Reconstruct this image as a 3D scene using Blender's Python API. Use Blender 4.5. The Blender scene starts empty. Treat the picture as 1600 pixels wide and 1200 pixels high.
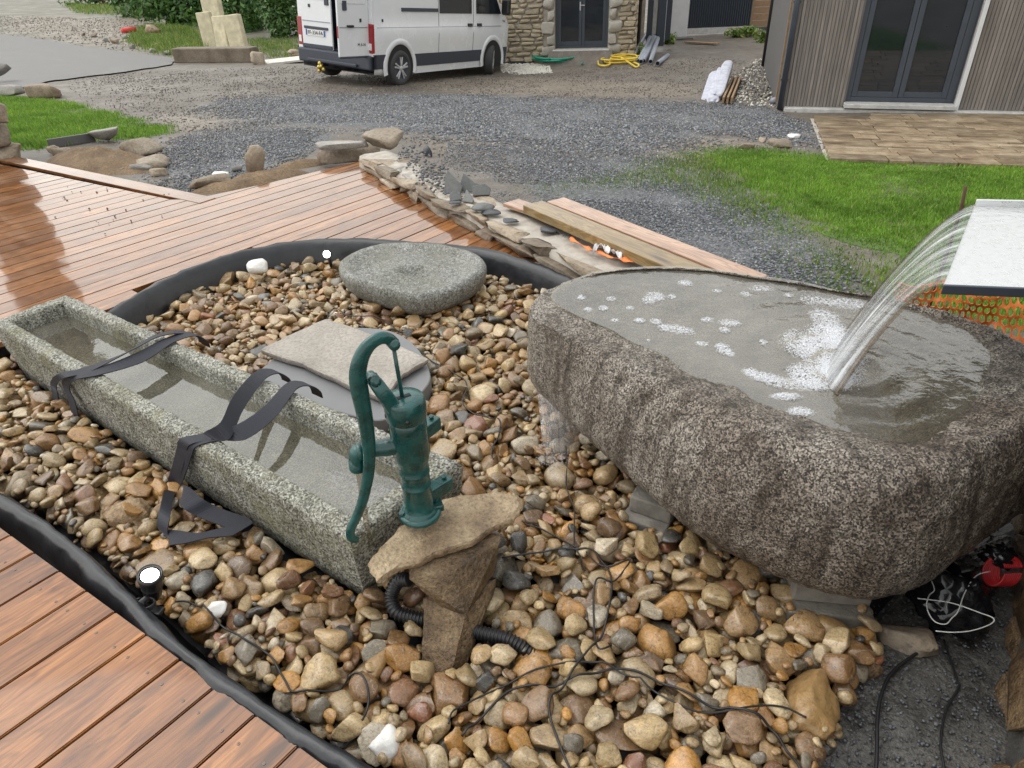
import bpy, bmesh, math, random
import numpy as np
from mathutils import Vector, Matrix, noise as mnoise

# ---------------------------------------------------------------- camera, sky, sun
SC = bpy.context.scene
COL = SC.collection
F_PX = 1060.0
CAM_H = 1.55
_u = -np.array([67.0, -1680.0, -F_PX]); _u /= np.linalg.norm(_u)
_fw = np.array([0, 0, -1.0]); _y = _fw - _fw.dot(_u) * _u; _y /= np.linalg.norm(_y)
CM = np.array([np.cross(_y, _u), _y, _u])          # world = CM @ camera
CAM = np.array([0, 0, CAM_H])

cam = bpy.data.cameras.new('camera'); cam_ob = bpy.data.objects.new('camera', cam); COL.objects.link(cam_ob)
cam.sensor_fit = 'HORIZONTAL'; cam.sensor_width = 36.0; cam.lens = F_PX / 1600.0 * 36.0
cam.clip_start = 0.05; cam.clip_end = 500
m4 = Matrix(CM.tolist()).to_4x4(); m4.translation = Vector(CAM); cam_ob.matrix_world = m4
SC.camera = cam_ob

SUN_EL, SUN_AZ = math.radians(62), math.radians(-75)     # soft overcast light from the left
world = bpy.data.worlds.new('World'); SC.world = world; world.use_nodes = True
wn = world.node_tree; wn.nodes.clear()
sky = wn.nodes.new('ShaderNodeTexSky'); sky.sky_type = 'NISHITA'; sky.sun_disc = False
sky.sun_elevation = SUN_EL; sky.sun_rotation = SUN_AZ; sky.dust_density = 1.5; sky.air_density = 4.0; sky.ozone_density = 1.0
hs = wn.nodes.new('ShaderNodeHueSaturation'); hs.inputs['Saturation'].default_value = 0.12
bg = wn.nodes.new('ShaderNodeBackground'); bg.inputs['Strength'].default_value = 0.15
wo = wn.nodes.new('ShaderNodeOutputWorld')
wn.links.new(sky.outputs[0], hs.inputs['Color']); wn.links.new(hs.outputs[0], bg.inputs[0]); wn.links.new(bg.outputs[0], wo.inputs[0])
sl = bpy.data.lights.new('sun', 'SUN'); sl.energy = 0.5; sl.angle = math.radians(50); sl.color = (1.0, 0.97, 0.93)
so = bpy.data.objects.new('sun', sl); COL.objects.link(so)
so.rotation_euler = (math.pi / 2 - SUN_EL, 0, math.pi - SUN_AZ)
SC.view_settings.view_transform = 'Standard'; SC.view_settings.look = 'None'
SC.view_settings.exposure = 0.76; SC.view_settings.gamma = 1.0
SC.render.engine = 'CYCLES'
SC.cycles.max_bounces = 8; SC.cycles.transparent_max_bounces = 16; SC.cycles.caustics_reflective = False; SC.cycles.caustics_refractive = False

random.seed(7); RNG = np.random.default_rng(7)

# ---------------------------------------------------------------- helpers
def ray(px, py): return CM @ np.array([px - 800.0, 600.0 - py, -F_PX])
def at(px, py, z=0.0):
    d = ray(px, py); return Vector(CAM + d * ((z - CAM_H) / d[2]))
def atY(px, py, y):
    d = ray(px, py); return Vector(CAM + d * (y / d[1]))

# terrain: thin plate spline through surveyed spots of the falling yard
CTRL = np.array([(-2.15, 15.5, -.68), (-.30, 18.6, -.96), (0, 20, -.92), (3.5, 19.5, -.88), (6.2, 25, -.93), (8.2, 25, -.9),
    (4.4, 11.2, -.66), (7.5, 10.2, -.64), (5.5, 16.5, -.72), (-5, 7.3, -.08), (-2.3, 5.5, -.07), (-1.2, 6.4, -.1), (.3, 4.5, -.1),
    (1.5, 3.6, -.1), (3.3, 7.1, -.36), (3.5, 4, -.2), (5.5, 6.7, -.36), (-9, 13.4, -.4), (-19, 28, -.75), (-10, 24, -.75), (-25, 43, -.6),
    (-5, 12, -.42), (0, 10, -.42), (20, 40, -1.0), (0, 50, -1.0), (-9, 5, -.08), (10, 3, -.3), (-3.64, 16.4, -.55), (-1.8, 19.5, -.83)])
def _tps(r): return np.where(r > 1e-9, r * r * np.log(np.maximum(r, 1e-9)), 0)
_n = len(CTRL)
_K = _tps(np.linalg.norm(CTRL[:, None, :2] - CTRL[None, :, :2], axis=2)) + np.eye(_n) * 3.0
_Pm = np.c_[np.ones(_n), CTRL[:, :2]]
_A = np.block([[_K, _Pm], [_Pm.T, np.zeros((3, 3))]])
_W = np.linalg.solve(_A, np.r_[CTRL[:, 2], 0, 0, 0])
def gz_arr(x, y):
    x = np.asarray(x, float); y = np.asarray(y, float); s = np.zeros_like(x) + _W[_n] + _W[_n + 1] * x + _W[_n + 2] * y
    for i in range(_n): s = s + _W[i] * _tps(np.hypot(x - CTRL[i, 0], y - CTRL[i, 1]))
    return np.clip(s, -1.3, 0.0)
def gz(x, y): return float(gz_arr(np.array([x]), np.array([y]))[0])
def gat(px, py, lift=0.0):
    d = ray(px, py); d = d / np.linalg.norm(d); ts = np.linspace(2, 90, 1500)
    P = CAM[None] + d[None] * ts[:, None]; h = P[:, 2] - gz_arr(P[:, 0], P[:, 1])
    k = np.argmax(h < 0) if (h < 0).any() else len(ts) - 1
    t = ts[k] if k == 0 else ts[k - 1] + (ts[k] - ts[k - 1]) * h[k - 1] / (h[k - 1] - h[k] + 1e-12)
    p = CAM + d * t; return Vector((p[0], p[1], gz(p[0], p[1]) + lift))

def link(o, parent=None):
    COL.objects.link(o)
    if parent is not None: o.parent = parent
    return o
def tag(o, label=None, cat=None, group=None, kind=None):
    if label: o['label'] = label
    if cat: o['category'] = cat
    if group: o['group'] = group
    if kind: o['kind'] = kind
    return o
def thing(name, label, cat, loc=(0, 0, 0), rz=0.0, group=None):
    o = bpy.data.objects.new(name, None); o.empty_display_size = .1; link(o)
    o.location = loc; o.rotation_euler = (0, 0, rz); return tag(o, label, cat, group)
def mesh_ob(name, verts, faces, mat, parent=None, smooth=False, loc=None):
    me = bpy.data.meshes.new(name); me.from_pydata([tuple(v) for v in verts], [], faces); me.update()
    if smooth: me.polygons.foreach_set('use_smooth', [True] * len(me.polygons))
    if mat: me.materials.append(mat)
    o = bpy.data.objects.new(name, me); link(o, parent)
    if loc is not None: o.location = loc
    return o
def big_mesh(name, V, T, mat, parent=None, smooth=False):
    """fast triangle mesh from numpy arrays"""
    V = np.asarray(V, np.float32); T = np.asarray(T, np.int32); me = bpy.data.meshes.new(name)
    me.vertices.add(len(V)); me.vertices.foreach_set('co', V.ravel())
    k = T.shape[1]; me.loops.add(T.size); me.loops.foreach_set('vertex_index', T.ravel())
    me.polygons.add(len(T)); me.polygons.foreach_set('loop_start', np.arange(0, T.size, k, dtype=np.int32))
    me.polygons.foreach_set('loop_total', np.full(len(T), k, np.int32))
    if smooth: me.polygons.foreach_set('use_smooth', np.ones(len(T), bool))
    me.update(calc_edges=True); me.materials.append(mat)
    o = bpy.data.objects.new(name, me); return link(o, parent)
def bm_ob(name, bm, mat, parent=None, smooth=False, loc=None):
    me = bpy.data.meshes.new(name); bm.to_mesh(me); bm.free()
    if smooth: me.polygons.foreach_set('use_smooth', [True] * len(me.polygons))
    if mat: me.materials.append(mat)
    o = bpy.data.objects.new(name, me); link(o, parent)
    if loc is not None: o.location = loc
    return o
def bm_box(bm, c, s, bev=0.0, rot=None, seg=1):
    r = bmesh.ops.create_cube(bm, size=1.0); vs = r['verts']
    for v in vs: v.co = Vector((v.co.x * s[0], v.co.y * s[1], v.co.z * s[2]))
    if bev > 0:
        es = list({e for v in vs for e in v.link_edges})
        g = bmesh.ops.bevel(bm, geom=es, offset=bev, segments=seg, affect='EDGES', profile=.5)
        vs = list({v for v in g['verts']} | {v for v in vs if v.is_valid})
    M = Matrix.Translation(Vector(c)) @ (rot.to_4x4() if rot else Matrix.Identity(4))
    for v in vs: v.co = M @ v.co
    return vs
def box(name, c, s, mat, parent=None, bev=0.0, rot=None, seg=1, smooth=False):
    bm = bmesh.new(); bm_box(bm, c, s, bev, rot, seg); return bm_ob(name, bm, mat, parent, smooth)
def smooth_path(P, n=6, closed=False):
    P = [Vector(p) for p in P]; out = []
    if len(P) < 3: return P
    N = len(P); rng = N if closed else N - 1
    for i in range(rng):
        if closed: a, b, c, d = P[(i - 1) % N], P[i], P[(i + 1) % N], P[(i + 2) % N]
        else: a, b, c, d = P[max(i - 1, 0)], P[i], P[i + 1], P[min(i + 2, N - 1)]
        for k in range(n):
            t = k / n
            out.append(.5 * ((2 * b) + (c - a) * t + (2 * a - 5 * b + 4 * c - d) * t * t + (3 * b - a - 3 * c + d) * t ** 3))
    if not closed: out.append(P[-1])
    return out
def tube_geo(P, R, seg=8, cap=True, flat=None):
    """rings along P, radius R (number or list); flat=(a,b) scales the section"""
    P = [Vector(p) for p in P]; n = len(P); V = []; Fc = []
    up = None
    for i in range(n):
        t = (P[min(i + 1, n - 1)] - P[max(i - 1, 0)])
        if t.length < 1e-9: t = Vector((0, 0, 1))
        t.normalize()
        if up is None:
            up = Vector((0, 0, 1)) if abs(t.z) < .9 else Vector((1, 0, 0))
        a = t.cross(up)
        if a.length < 1e-6: a = t.orthogonal()
        a.normalize(); b = a.cross(t).normalized(); up = b
        r = R[i] if hasattr(R, '__len__') else R
        fa, fb = flat if flat else (1, 1)
        for k in range(seg):
            an = 2 * math.pi * k / seg
            V.append(P[i] + a * (math.cos(an) * r * fa) + b * (math.sin(an) * r * fb))
    for i in range(n - 1):
        for k in range(seg):
            Fc.append((i * seg + k, i * seg + (k + 1) % seg, (i + 1) * seg + (k + 1) % seg, (i + 1) * seg + k))
    if cap:
        Fc.append(tuple(range(seg))[::-1]); Fc.append(tuple((n - 1) * seg + k for k in range(seg)))
    return V, Fc
def tube(name, P, R, mat, parent=None, seg=8, cap=True, flat=None):
    V, Fc = tube_geo(P, R, seg, cap, flat); return mesh_ob(name, V, Fc, mat, parent, True)
def lathe(name, prof, mat, parent=None, seg=32, M=None, smooth=True, cap=True):
    V = []; Fc = []; n = len(prof)
    for r, z in prof:
        for k in range(seg):
            a = 2 * math.pi * k / seg; v = Vector((r * math.cos(a), r * math.sin(a), z)); V.append(M @ v if M else v)
    for i in range(n - 1):
        for k in range(seg): Fc.append((i * seg + k, i * seg + (k + 1) % seg, (i + 1) * seg + (k + 1) % seg, (i + 1) * seg + k))
    if cap: Fc.append(tuple(range(seg))[::-1]); Fc.append(tuple((n - 1) * seg + k for k in range(seg)))
    return mesh_ob(name, V, Fc, mat, parent, smooth)
def prism(name, poly, z0, z1, mat, parent=None, bev=0.0):
    bm = bmesh.new(); vs = [bm.verts.new((p[0], p[1], z0)) for p in poly]; f = bm.faces.new(vs)
    if f.normal.z > 0: pass
    g = bmesh.ops.extrude_face_region(bm, geom=[f]); 
    for v in g['geom']:
        if isinstance(v, bmesh.types.BMVert): v.co.z = z1
    bmesh.ops.recalc_face_normals(bm, faces=bm.faces)
    if bev: bmesh.ops.bevel(bm, geom=[e for e in bm.edges], offset=bev, segments=1, affect='EDGES')
    return bm_ob(name, bm, mat, parent)
def frame_z(z, x=(1, 0, 0)):
    z = Vector(z).normalized(); x = Vector(x); x = (x - z * x.dot(z))
    x = x.normalized() if x.length > 1e-6 else z.orthogonal().normalized(); y = z.cross(x)
    return Matrix((x, y, z)).transposed()
def ico(sub):
    bm = bmesh.new(); bmesh.ops.create_icosphere(bm, subdivisions=sub, radius=1.0)
    bm.verts.ensure_lookup_table(); V = np.array([v.co[:] for v in bm.verts]); T = np.array([[v.index for v in f.verts] for f in bm.faces]); bm.free(); return V, T
ICO1, ICO2, ICO3, ICO4 = ico(1), ico(2), ico(3), ico(4)
def stone_verts(seed, base=ICO3, boxy=.8, cuts=4, rough=.05, cutmin=.6, freq=1.6):
    r = np.random.default_rng(seed); V = base[0].copy()
    V = np.sign(V) * np.abs(V) ** boxy
    V /= np.max(np.abs(V))
    for _ in range(cuts):
        n = r.normal(size=3); n /= np.linalg.norm(n); d = r.uniform(cutmin, .92); h = V @ n - d
        V = V - np.outer(np.maximum(h, 0) * .92, n)
    o = r.uniform(-50, 50, 3); out = []
    for v in V:
        p = Vector(v * freq + o); k = 1 + rough * 2.2 * mnoise.noise(p) + rough * .8 * mnoise.noise(p * 2.9) + rough * .35 * mnoise.noise(p * 7.1)
        out.append(v * k)
    V = np.array(out); V -= (V.max(0) + V.min(0)) / 2; V /= (V.max(0) - V.min(0)) / 2; return V   # fills the unit cube
def stone(name, seed, loc, dims, mat, rot=(0, 0, 0), parent=None, base=ICO3, boxy=.6, cuts=6, rough=.06, label=None, cat=None, group=None, smooth=True, freq=1.6):
    V = stone_verts(seed, base, boxy * .85, cuts + 3, rough, .5, freq) * np.array(dims) / 2
    o = big_mesh(name, V, base[1], mat, parent, smooth); o.location = loc; o.rotation_euler = rot
    return tag(o, label, cat, group)
def in_poly(x, y, poly):
    x = np.asarray(x); y = np.asarray(y); ins = np.zeros(x.shape, bool); n = len(poly)
    for i in range(n):
        x0, y0 = poly[i][:2]; x1, y1 = poly[(i + 1) % n][:2]
        c = ((y0 > y) != (y1 > y)); den = (y1 - y0) if y1 != y0 else 1e-9
        ins ^= c & (x < (x1 - x0) * (y - y0) / den + x0)
    return ins
def poly_dist(x, y, poly):
    """signed distance, negative inside"""
    x = np.asarray(x, float); y = np.asarray(y, float); d = np.full(x.shape, 1e9); n = len(poly)
    for i in range(n):
        a = np.array(poly[i][:2]); b = np.array(poly[(i + 1) % n][:2]); ab = b - a; L = ab.dot(ab) + 1e-12
        t = np.clip(((x - a[0]) * ab[0] + (y - a[1]) * ab[1]) / L, 0, 1)
        d = np.minimum(d, np.hypot(x - a[0] - t * ab[0], y - a[1] - t * ab[1]))
    return np.where(in_poly(x, y, poly), -d, d)

# ---------------------------------------------------------------- materials
class NT:
    def __init__(s, name):
        s.m = bpy.data.materials.new(name); s.m.use_nodes = True; s.t = s.m.node_tree; s.t.nodes.clear()
        s.out = s.t.nodes.new('ShaderNodeOutputMaterial')
    def n(s, typ, **kw):
        o = s.t.nodes.new(typ)
        for k, v in kw.items():
            if hasattr(o, k): setattr(o, k, v)
            else: o.inputs[k.replace('_', ' ')].default_value = v
        return o
    def l(s, a, b): s.t.links.new(a, b)
    def coords(s, kind='Object', scale=(1, 1, 1), rand=False):
        if kind == 'World': src = s.n('ShaderNodeNewGeometry').outputs['Position']
        else: src = s.n('ShaderNodeTexCoord').outputs[kind]
        mp = s.n('ShaderNodeMapping'); mp.inputs['Scale'].default_value = scale; s.l(src, mp.inputs[0])
        if rand:
            oi = s.n('ShaderNodeObjectInfo'); mu = s.n('ShaderNodeVectorMath', operation='SCALE'); mu.inputs['Scale'].default_value = 37.0
            cb = s.n('ShaderNodeCombineXYZ'); s.l(oi.outputs['Random'], cb.inputs[0]); s.l(oi.outputs['Random'], cb.inputs[1]); s.l(oi.outputs['Random'], cb.inputs[2])
            s.l(cb.outputs[0], mu.inputs[0]); s.l(mu.outputs[0], mp.inputs['Location'])
        return mp.outputs[0]
    def noise(s, co, scale, detail=4, rough=.55, dist=0.0):
        o = s.n('ShaderNodeTexNoise'); o.inputs['Scale'].default_value = scale; o.inputs['Detail'].default_value = detail
        o.inputs['Roughness'].default_value = rough; o.inputs['Distortion'].default_value = dist; s.l(co, o.inputs['Vector']); return o.outputs[0]
    def vor(s, co, scale, feature='F1', out=0, rnd=1.0):
        o = s.n('ShaderNodeTexVoronoi'); o.feature = feature; o.inputs['Scale'].default_value = scale; o.inputs['Randomness'].default_value = rnd; s.l(co, o.inputs['Vector']); return o.outputs[out]
    def ramp(s, fac, stops, interp='LINEAR'):
        o = s.n('ShaderNodeValToRGB'); cr = o.color_ramp; cr.interpolation = interp
        while len(cr.elements) < len(stops): cr.elements.new(.5)
        for e, (p, c) in zip(cr.elements, stops):
            e.position = p; e.color = (c, c, c, 1) if not hasattr(c, '__len__') else (*c, 1)
        s.l(fac, o.inputs[0]); return o.outputs[0]
    def mix(s, fac, a, b, blend='MIX'):
        o = s.n('ShaderNodeMix', data_type='RGBA', blend_type=blend)
        for sock, v in ((o.inputs[0], fac), (o.inputs[6], a), (o.inputs[7], b)):
            if hasattr(v, 'links'): s.l(v, sock)
            elif hasattr(v, '__len__'): sock.default_value = (*v, 1)
            elif sock.type == 'RGBA': sock.default_value = (v, v, v, 1)
            else: sock.default_value = v
        return o.outputs[2]
    def math(s, op, a, b=0.0):
        o = s.n('ShaderNodeMath', operation=op)
        for sock, v in ((o.inputs[0], a), (o.inputs[1], b)):
            if hasattr(v, 'links'): s.l(v, sock)
            else: sock.default_value = v
        return o.outputs[0]
    def bump(s, h, strength=.5, dist=.01, normal=None):
        o = s.n('ShaderNodeBump'); o.inputs['Strength'].default_value = strength; o.inputs['Distance'].default_value = dist; s.l(h, o.inputs['Height'])
        if normal is not None: s.l(normal, o.inputs['Normal'])
        return o.outputs[0]
    def bsdf(s, color, rough=.5, normal=None, **kw):
        o = s.n('ShaderNodeBsdfPrincipled')
        if hasattr(color, 'links'): s.l(color, o.inputs['Base Color'])
        else: o.inputs['Base Color'].default_value = (*color, 1)
        if hasattr(rough, 'links'): s.l(rough, o.inputs['Roughness'])
        else: o.inputs['Roughness'].default_value = rough
        if normal is not None: s.l(normal, o.inputs['Normal'])
        for k, v in kw.items():
            sock = o.inputs[k.replace('_', ' ')]
            if hasattr(v, 'links'): s.l(v, sock)
            elif hasattr(v, '__len__') and len(v) == 3: sock.default_value = (*v, 1)
            else: sock.default_value = v
        s.l(o.outputs[0], s.out.inputs[0]); return o
    def objrand(s): return s.n('ShaderNodeObjectInfo').outputs['Random']

def simple(name, col, rough=.5, var=.15, scale=8, bump=0.0, bscale=60, coord='Object', **kw):
    t = NT(name); co = t.coords(coord, rand=(coord == 'Object')); nz = t.noise(co, scale, 5, .6)
    c = t.mix(t.ramp(nz, [(.3, 0.0), (.7, 1.0)]), tuple(x * (1 - var) for x in col), tuple(min(1, x * (1 + var)) for x in col))
    nm = t.bump(t.noise(co, bscale, 5, .6), bump, .005) if bump else None
    rr = t.ramp(nz, [(.3, max(0, rough - .06)), (.7, min(1, rough + .06))])
    t.bsdf(c, rr, nm, **kw); return t.m

def rock_mat(name, stops, rough=.6, scale=3, speck=90, speck_amt=.5, bump=.6, rand=True, rvar=.35, wet=0.0, bd=.012):
    """stops: colour ramp over a broad noise; fine speckle multiplies it"""
    t = NT(name); co = t.coords('Object', rand=rand); a = t.noise(co, scale, 6, .62); c = t.ramp(a, stops)
    f = t.noise(co, speck, 3, .75); sp = t.ramp(f, [(.30, 1 - speck_amt), (.5, 1.0), (.72, 1 + speck_amt * .7)])
    c = t.mix(1.0, c, sp, 'MULTIPLY')
    if rvar:
        r = t.ramp(t.objrand(), [(0, 1 - rvar), (1, 1 + rvar)]); c = t.mix(1.0, c, r, 'MULTIPLY')
    h = t.mix(.5, f, t.noise(co, speck * .25, 5, .65)); nm = t.bump(h, bump, bd)
    t.bsdf(c, t.ramp(a, [(.3, max(.05, rough - .12)), (.7, min(1, rough + .1))]), nm, Specular_IOR_Level=.5, Coat_Weight=wet, Coat_Roughness=.15); return t.m

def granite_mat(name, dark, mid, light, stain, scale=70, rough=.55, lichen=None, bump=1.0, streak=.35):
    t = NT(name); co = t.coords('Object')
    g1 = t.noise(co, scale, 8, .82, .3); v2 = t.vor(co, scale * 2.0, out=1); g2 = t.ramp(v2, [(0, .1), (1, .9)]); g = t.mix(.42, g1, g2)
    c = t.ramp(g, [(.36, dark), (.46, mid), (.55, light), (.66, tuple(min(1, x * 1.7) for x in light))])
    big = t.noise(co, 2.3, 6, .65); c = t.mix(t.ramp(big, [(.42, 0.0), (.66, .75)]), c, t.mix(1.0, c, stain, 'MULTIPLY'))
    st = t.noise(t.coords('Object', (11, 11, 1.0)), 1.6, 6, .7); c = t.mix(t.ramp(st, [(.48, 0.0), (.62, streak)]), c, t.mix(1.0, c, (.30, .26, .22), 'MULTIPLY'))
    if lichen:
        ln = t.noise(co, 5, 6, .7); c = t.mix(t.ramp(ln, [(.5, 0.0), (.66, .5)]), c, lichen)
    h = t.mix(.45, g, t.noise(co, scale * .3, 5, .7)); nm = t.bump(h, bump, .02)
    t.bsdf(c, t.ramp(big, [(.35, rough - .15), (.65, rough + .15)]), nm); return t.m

MAT = {}
# wet larch decking: grain along the board's local x
def deck_mat(name, a, b, dk, rough):
    t = NT(name); co = t.coords('Object', (1.0, 14, 14), rand=True); g = t.noise(co, 3.5, 8, .65, .6)
    co2 = t.coords('Object', (.8, 5, 5), rand=True); w = t.noise(co2, 2.2, 3, .5, 1.2)
    rings = t.math('SINE', t.math('MULTIPLY', w, 46.0)); rings = t.ramp(t.math('MULTIPLY_ADD', rings, .5), [(0, 0.0), (1, 1.0)])
    fine = t.noise(t.coords('Object', (2.0, 60, 60), rand=True), 3, 5, .7)
    c = t.ramp(g, [(.3, a), (.62, b)]); c = t.mix(t.ramp(w, [(.40, .5), (.62, 0.0)]), c, dk)
    c = t.mix(.40, c, t.mix(1.0, c, t.ramp(rings, [(.0, .38), (.6, 1.2)]), 'MULTIPLY')); c = t.mix(.6, c, t.mix(1.0, c, t.ramp(fine, [(.35, .55), (.65, 1.2)]), 'MULTIPLY'))
    kn = t.vor(t.coords('Object', (1.3, 6.5, 6.5), rand=True), 1.0); c = t.mix(t.ramp(kn, [(.05, .9), (.16, 0.0)]), c, (.045, .02, .008))
    blot = t.noise(t.coords('Object', (2.2, 3, 3), rand=True), 2.6, 5, .65); c = t.mix(t.ramp(blot, [(.56, 0.0), (.72, .6)]), c, t.mix(1.0, c, (.42, .36, .36), 'MULTIPLY'))
    v = t.ramp(t.objrand(), [(0, (.78, .74, .72)), (.5, (1.02, 1, .98)), (1, (1.2, 1.2, 1.16))]); c = t.mix(1.0, c, v, 'MULTIPLY')
    nm = t.bump(fine, .25, .002); wet = t.noise(t.coords('World'), 3.5, 5, .6)
    t.bsdf(c, t.ramp(wet, [(.35, rough), (.65, rough + .16)]), nm, Coat_Weight=1.0, Coat_Roughness=.06, Coat_IOR=1.52, Specular_IOR_Level=.15); return t.m
MAT['deck'] = deck_mat('wet larch boards', (.20, .070, .020), (.36, .155, .048), (.095, .032, .012), .34)
MAT['pine'] = deck_mat('pale green treated pine', (.30, .20, .075), (.38, .27, .11), (.25, .165, .06), .5)
MAT['oldlarch'] = deck_mat('larch offcut', (.38, .22, .14), (.46, .29, .20), (.3, .16, .1), .4)
MAT['liner'] = simple('black pond liner', (.018, .019, .022), .32, .4, 14, .35, 30)
MAT['pump'] = simple('dark green cast iron paint', (.0030, .062, .058), .28, .45, 22, .55, 55, Coat_Weight=.4)
MAT['steel'] = simple('brushed stainless steel', (.85, .86, .87), .3, .05, 40, .1, 200, Metallic=.85)
MAT['black'] = simple('black plastic', (.014, .014, .016), .35, .2, 30)
MAT['anth'] = simple('anthracite aluminium', (.045, .055, .072), .38, .1, 6)
MAT['strap'] = simple('black webbing', (.013, .014, .023), .62, .25, 90, .5, 260)
MAT['vanwhite'] = simple('white van paint', (.74, .76, .78), .25, .03, 3, Coat_Weight=.5)
MAT['vangrey'] = simple('dark grey bumper plastic', (.045, .052, .07), .5, .1, 20)
MAT['rubber'] = simple('dusty tyre rubber', (.05, .05, .052), .8, .2, 30)
MAT['alloy'] = simple('silver alloy', (.55, .56, .58), .35, .06, 20, Metallic=.6)
MAT['redlens'] = simple('red lamp lens', (.33, .012, .02), .15, .1, 8, Coat_Weight=.5)
MAT['whitepl'] = simple('white lens plastic', (.8, .8, .8), .3, .03)
MAT['glass'] = simple('dark window glass', (.012, .016, .022), .04, .2, 3, Specular_IOR_Level=.7)
MAT['brass'] = simple('brass coupling', (.55, .42, .1), .3, .2, 20, Metallic=.7)
MAT['screw'] = simple('dull steel screw', (.16, .13, .11), .45, .2, 20, Metallic=.5)
MAT['blue'] = simple('blue plate band', (.02, .07, .35), .4)
MAT['ink'] = simple('black lettering', (.02, .02, .022), .5)
MAT['render'] = simple('pale lime mortar', (.40, .365, .315), .85, .25, 12, .6, 60)
MAT['plinth'] = simple('pale concrete', (.48, .47, .45), .8, .2, 10, .4, 60)
MAT['lid'] = simple('grey lid', (.20, .20, .205), .6, .08, 8, .2, 60)
MAT['concrete'] = rock_mat('wet rough concrete', [(.34, (.018, .017, .016)), (.46, (.065, .061, .055)), (.7, (.12, .112, .10))], .42, 5, 85, .6, 1.0, False, 0, .4)
MAT['block'] = simple('damp concrete block', (.20, .185, .16), .75, .3, 16, .8, 120)
MAT['orange'] = simple('orange barrier plastic', (.85, .22, .05), .45, .15, 12)
MAT['whitetape'] = simple('white film scrap', (.75, .72, .74), .4, .1, 20)
MAT['bag'] = simple('white woven bag', (.50, .51, .58), .6, .2, 9, .9, 22)
MAT['limestone'] = simple('pale yellow stone block', (.60, .54, .38), .8, .22, 5, .6, 40)
MAT['pvc'] = simple('grey pvc pipe', (.27, .29, .34), .45, .12, 12)
MAT['dark'] = simple('shade inside openings', (.015, .015, .016), .8)  # near-black sheets stand in for the shade inside openings
MAT['greenhose'] = simple('green garden hose', (.02, .28, .19), .4, .15, 20)
MAT['yellowhose'] = simple('yellow hose', (.72, .52, .06), .45, .1, 20)
MAT['redpipe'] = simple('red conduit', (.62, .05, .045), .45, .1, 20)
MAT['redrope'] = simple('red strapping', (.38, .012, .015), .4, .3, 60)
MAT['poly'] = simple('black polythene', (.008, .008, .01), .14, .2, 20)
MAT['whitewire'] = simple('pale wire', (.62, .62, .6), .4)
MAT['rust'] = simple('rusty bar', (.09, .045, .025), .8, .3, 40)
MAT['wood'] = simple('weathered lath', (.30, .20, .11), .75, .3, 20, .5, 90)
MAT['brownwood'] = simple('brown timber boarding', (.30, .19, .11), .7, .15, 10, .3, 60)
MAT['greywall'] = simple('grey composite panel', (.13, .125, .125), .6, .1, 5, .2, 50)
MAT['whitepanel'] = simple('white panel', (.62, .62, .63), .4, .06, 6)
MAT['plaster'] = simple('white board', (.62, .60, .55), .8, .15, 6, .3, 60)

def slat_mat():
    t = NT('silver grey timber cladding'); co = t.coords('Object', (30, 30, 1.2), rand=True); g = t.noise(co, 2.0, 7, .65)
    c = t.ramp(g, [(.3, (.12, .105, .095)), (.65, (.235, .21, .19))]); v = t.ramp(t.objrand(), [(0, .80), (1, 1.18)]); c = t.mix(1.0, c, v, 'MULTIPLY')
    t.bsdf(c, .7, t.bump(g, .4, .003)); return t.m
MAT['slat'] = slat_mat()
def cable_mat(): return simple('black cable', (.012, .012, .013), .4)
MAT['cable'] = cable_mat()

def pebble_mat():
    t = NT('wet river pebbles'); co = t.coords('Object', rand=True)
    geo = t.n('ShaderNodeNewGeometry'); r = t.math('FRACT', t.math('ADD', t.math('MULTIPLY', t.objrand(), 7.13), geo.outputs['Random Per Island']))
    pal = [(.0, (.40, .235, .085)), (.10, (.36, .245, .125)), (.20, (.44, .34, .19)), (.31, (.30, .175, .075)), (.40, (.48, .385, .235)), (.50, (.21, .135, .075)),
           (.56, (.42, .31, .17)), (.65, (.31, .25, .165)), (.72, (.19, .175, .145)), (.77, (.45, .245, .065)), (.83, (.53, .45, .31)), (.90, (.25, .14, .08)), (.94, (.085, .088, .092)), (.97, (.58, .54, .46)), (.99, (.30, .13, .07))]
    c = t.ramp(r, pal, 'CONSTANT')
    r2 = t.math('FRACT', t.math('MULTIPLY', r, 57.3)); c = t.mix(1.0, c, t.ramp(r2, [(0, (.58, .54, .48)), (1, (1.05, .98, .88))]), 'MULTIPLY')
    wp = t.n('ShaderNodeNewGeometry').outputs['Position']; sh = t.n('ShaderNodeVectorMath', operation='ADD'); t.l(wp, sh.inputs[0]); cb = t.n('ShaderNodeCombineXYZ')
    for k_ in range(3): t.l(t.math('MULTIPLY', r, 3.7 + k_), cb.inputs[k_])
    t.l(cb.outputs[0], sh.inputs[1]); cw = sh.outputs[0]
    nz = t.noise(cw, 38, 6, .7, .6); c = t.mix(1.0, c, t.ramp(nz, [(.28, (.34, .27, .21)), (.46, (.95, .93, .9)), (.6, (1.1, 1.07, 1.0)), (.74, (1.5, 1.42, 1.25))]), 'MULTIPLY')
    vn = t.noise(cw, 14, 3, .5, 2.5); c = t.mix(t.ramp(vn, [(.485, 0.0), (.5, .35), (.515, 0.0)]), c, (.50, .44, .34))
    pit = t.noise(cw, 170, 4, .75); c = t.mix(.8, c, t.mix(1.0, c, t.ramp(pit, [(.32, .4), (.5, 1.0), (.68, 1.3)]), 'MULTIPLY'))
    h = t.mix(.5, nz, pit); nm = t.bump(h, .65, .007)
    t.bsdf(c, t.ramp(nz, [(.35, .24), (.65, .55)]), nm, Coat_Weight=t.ramp(t.noise(t.coords('World'), 4, 3), [(.4, .4), (.6, 1.0)]), Coat_Roughness=.10, Coat_IOR=1.45); return t.m
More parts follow.
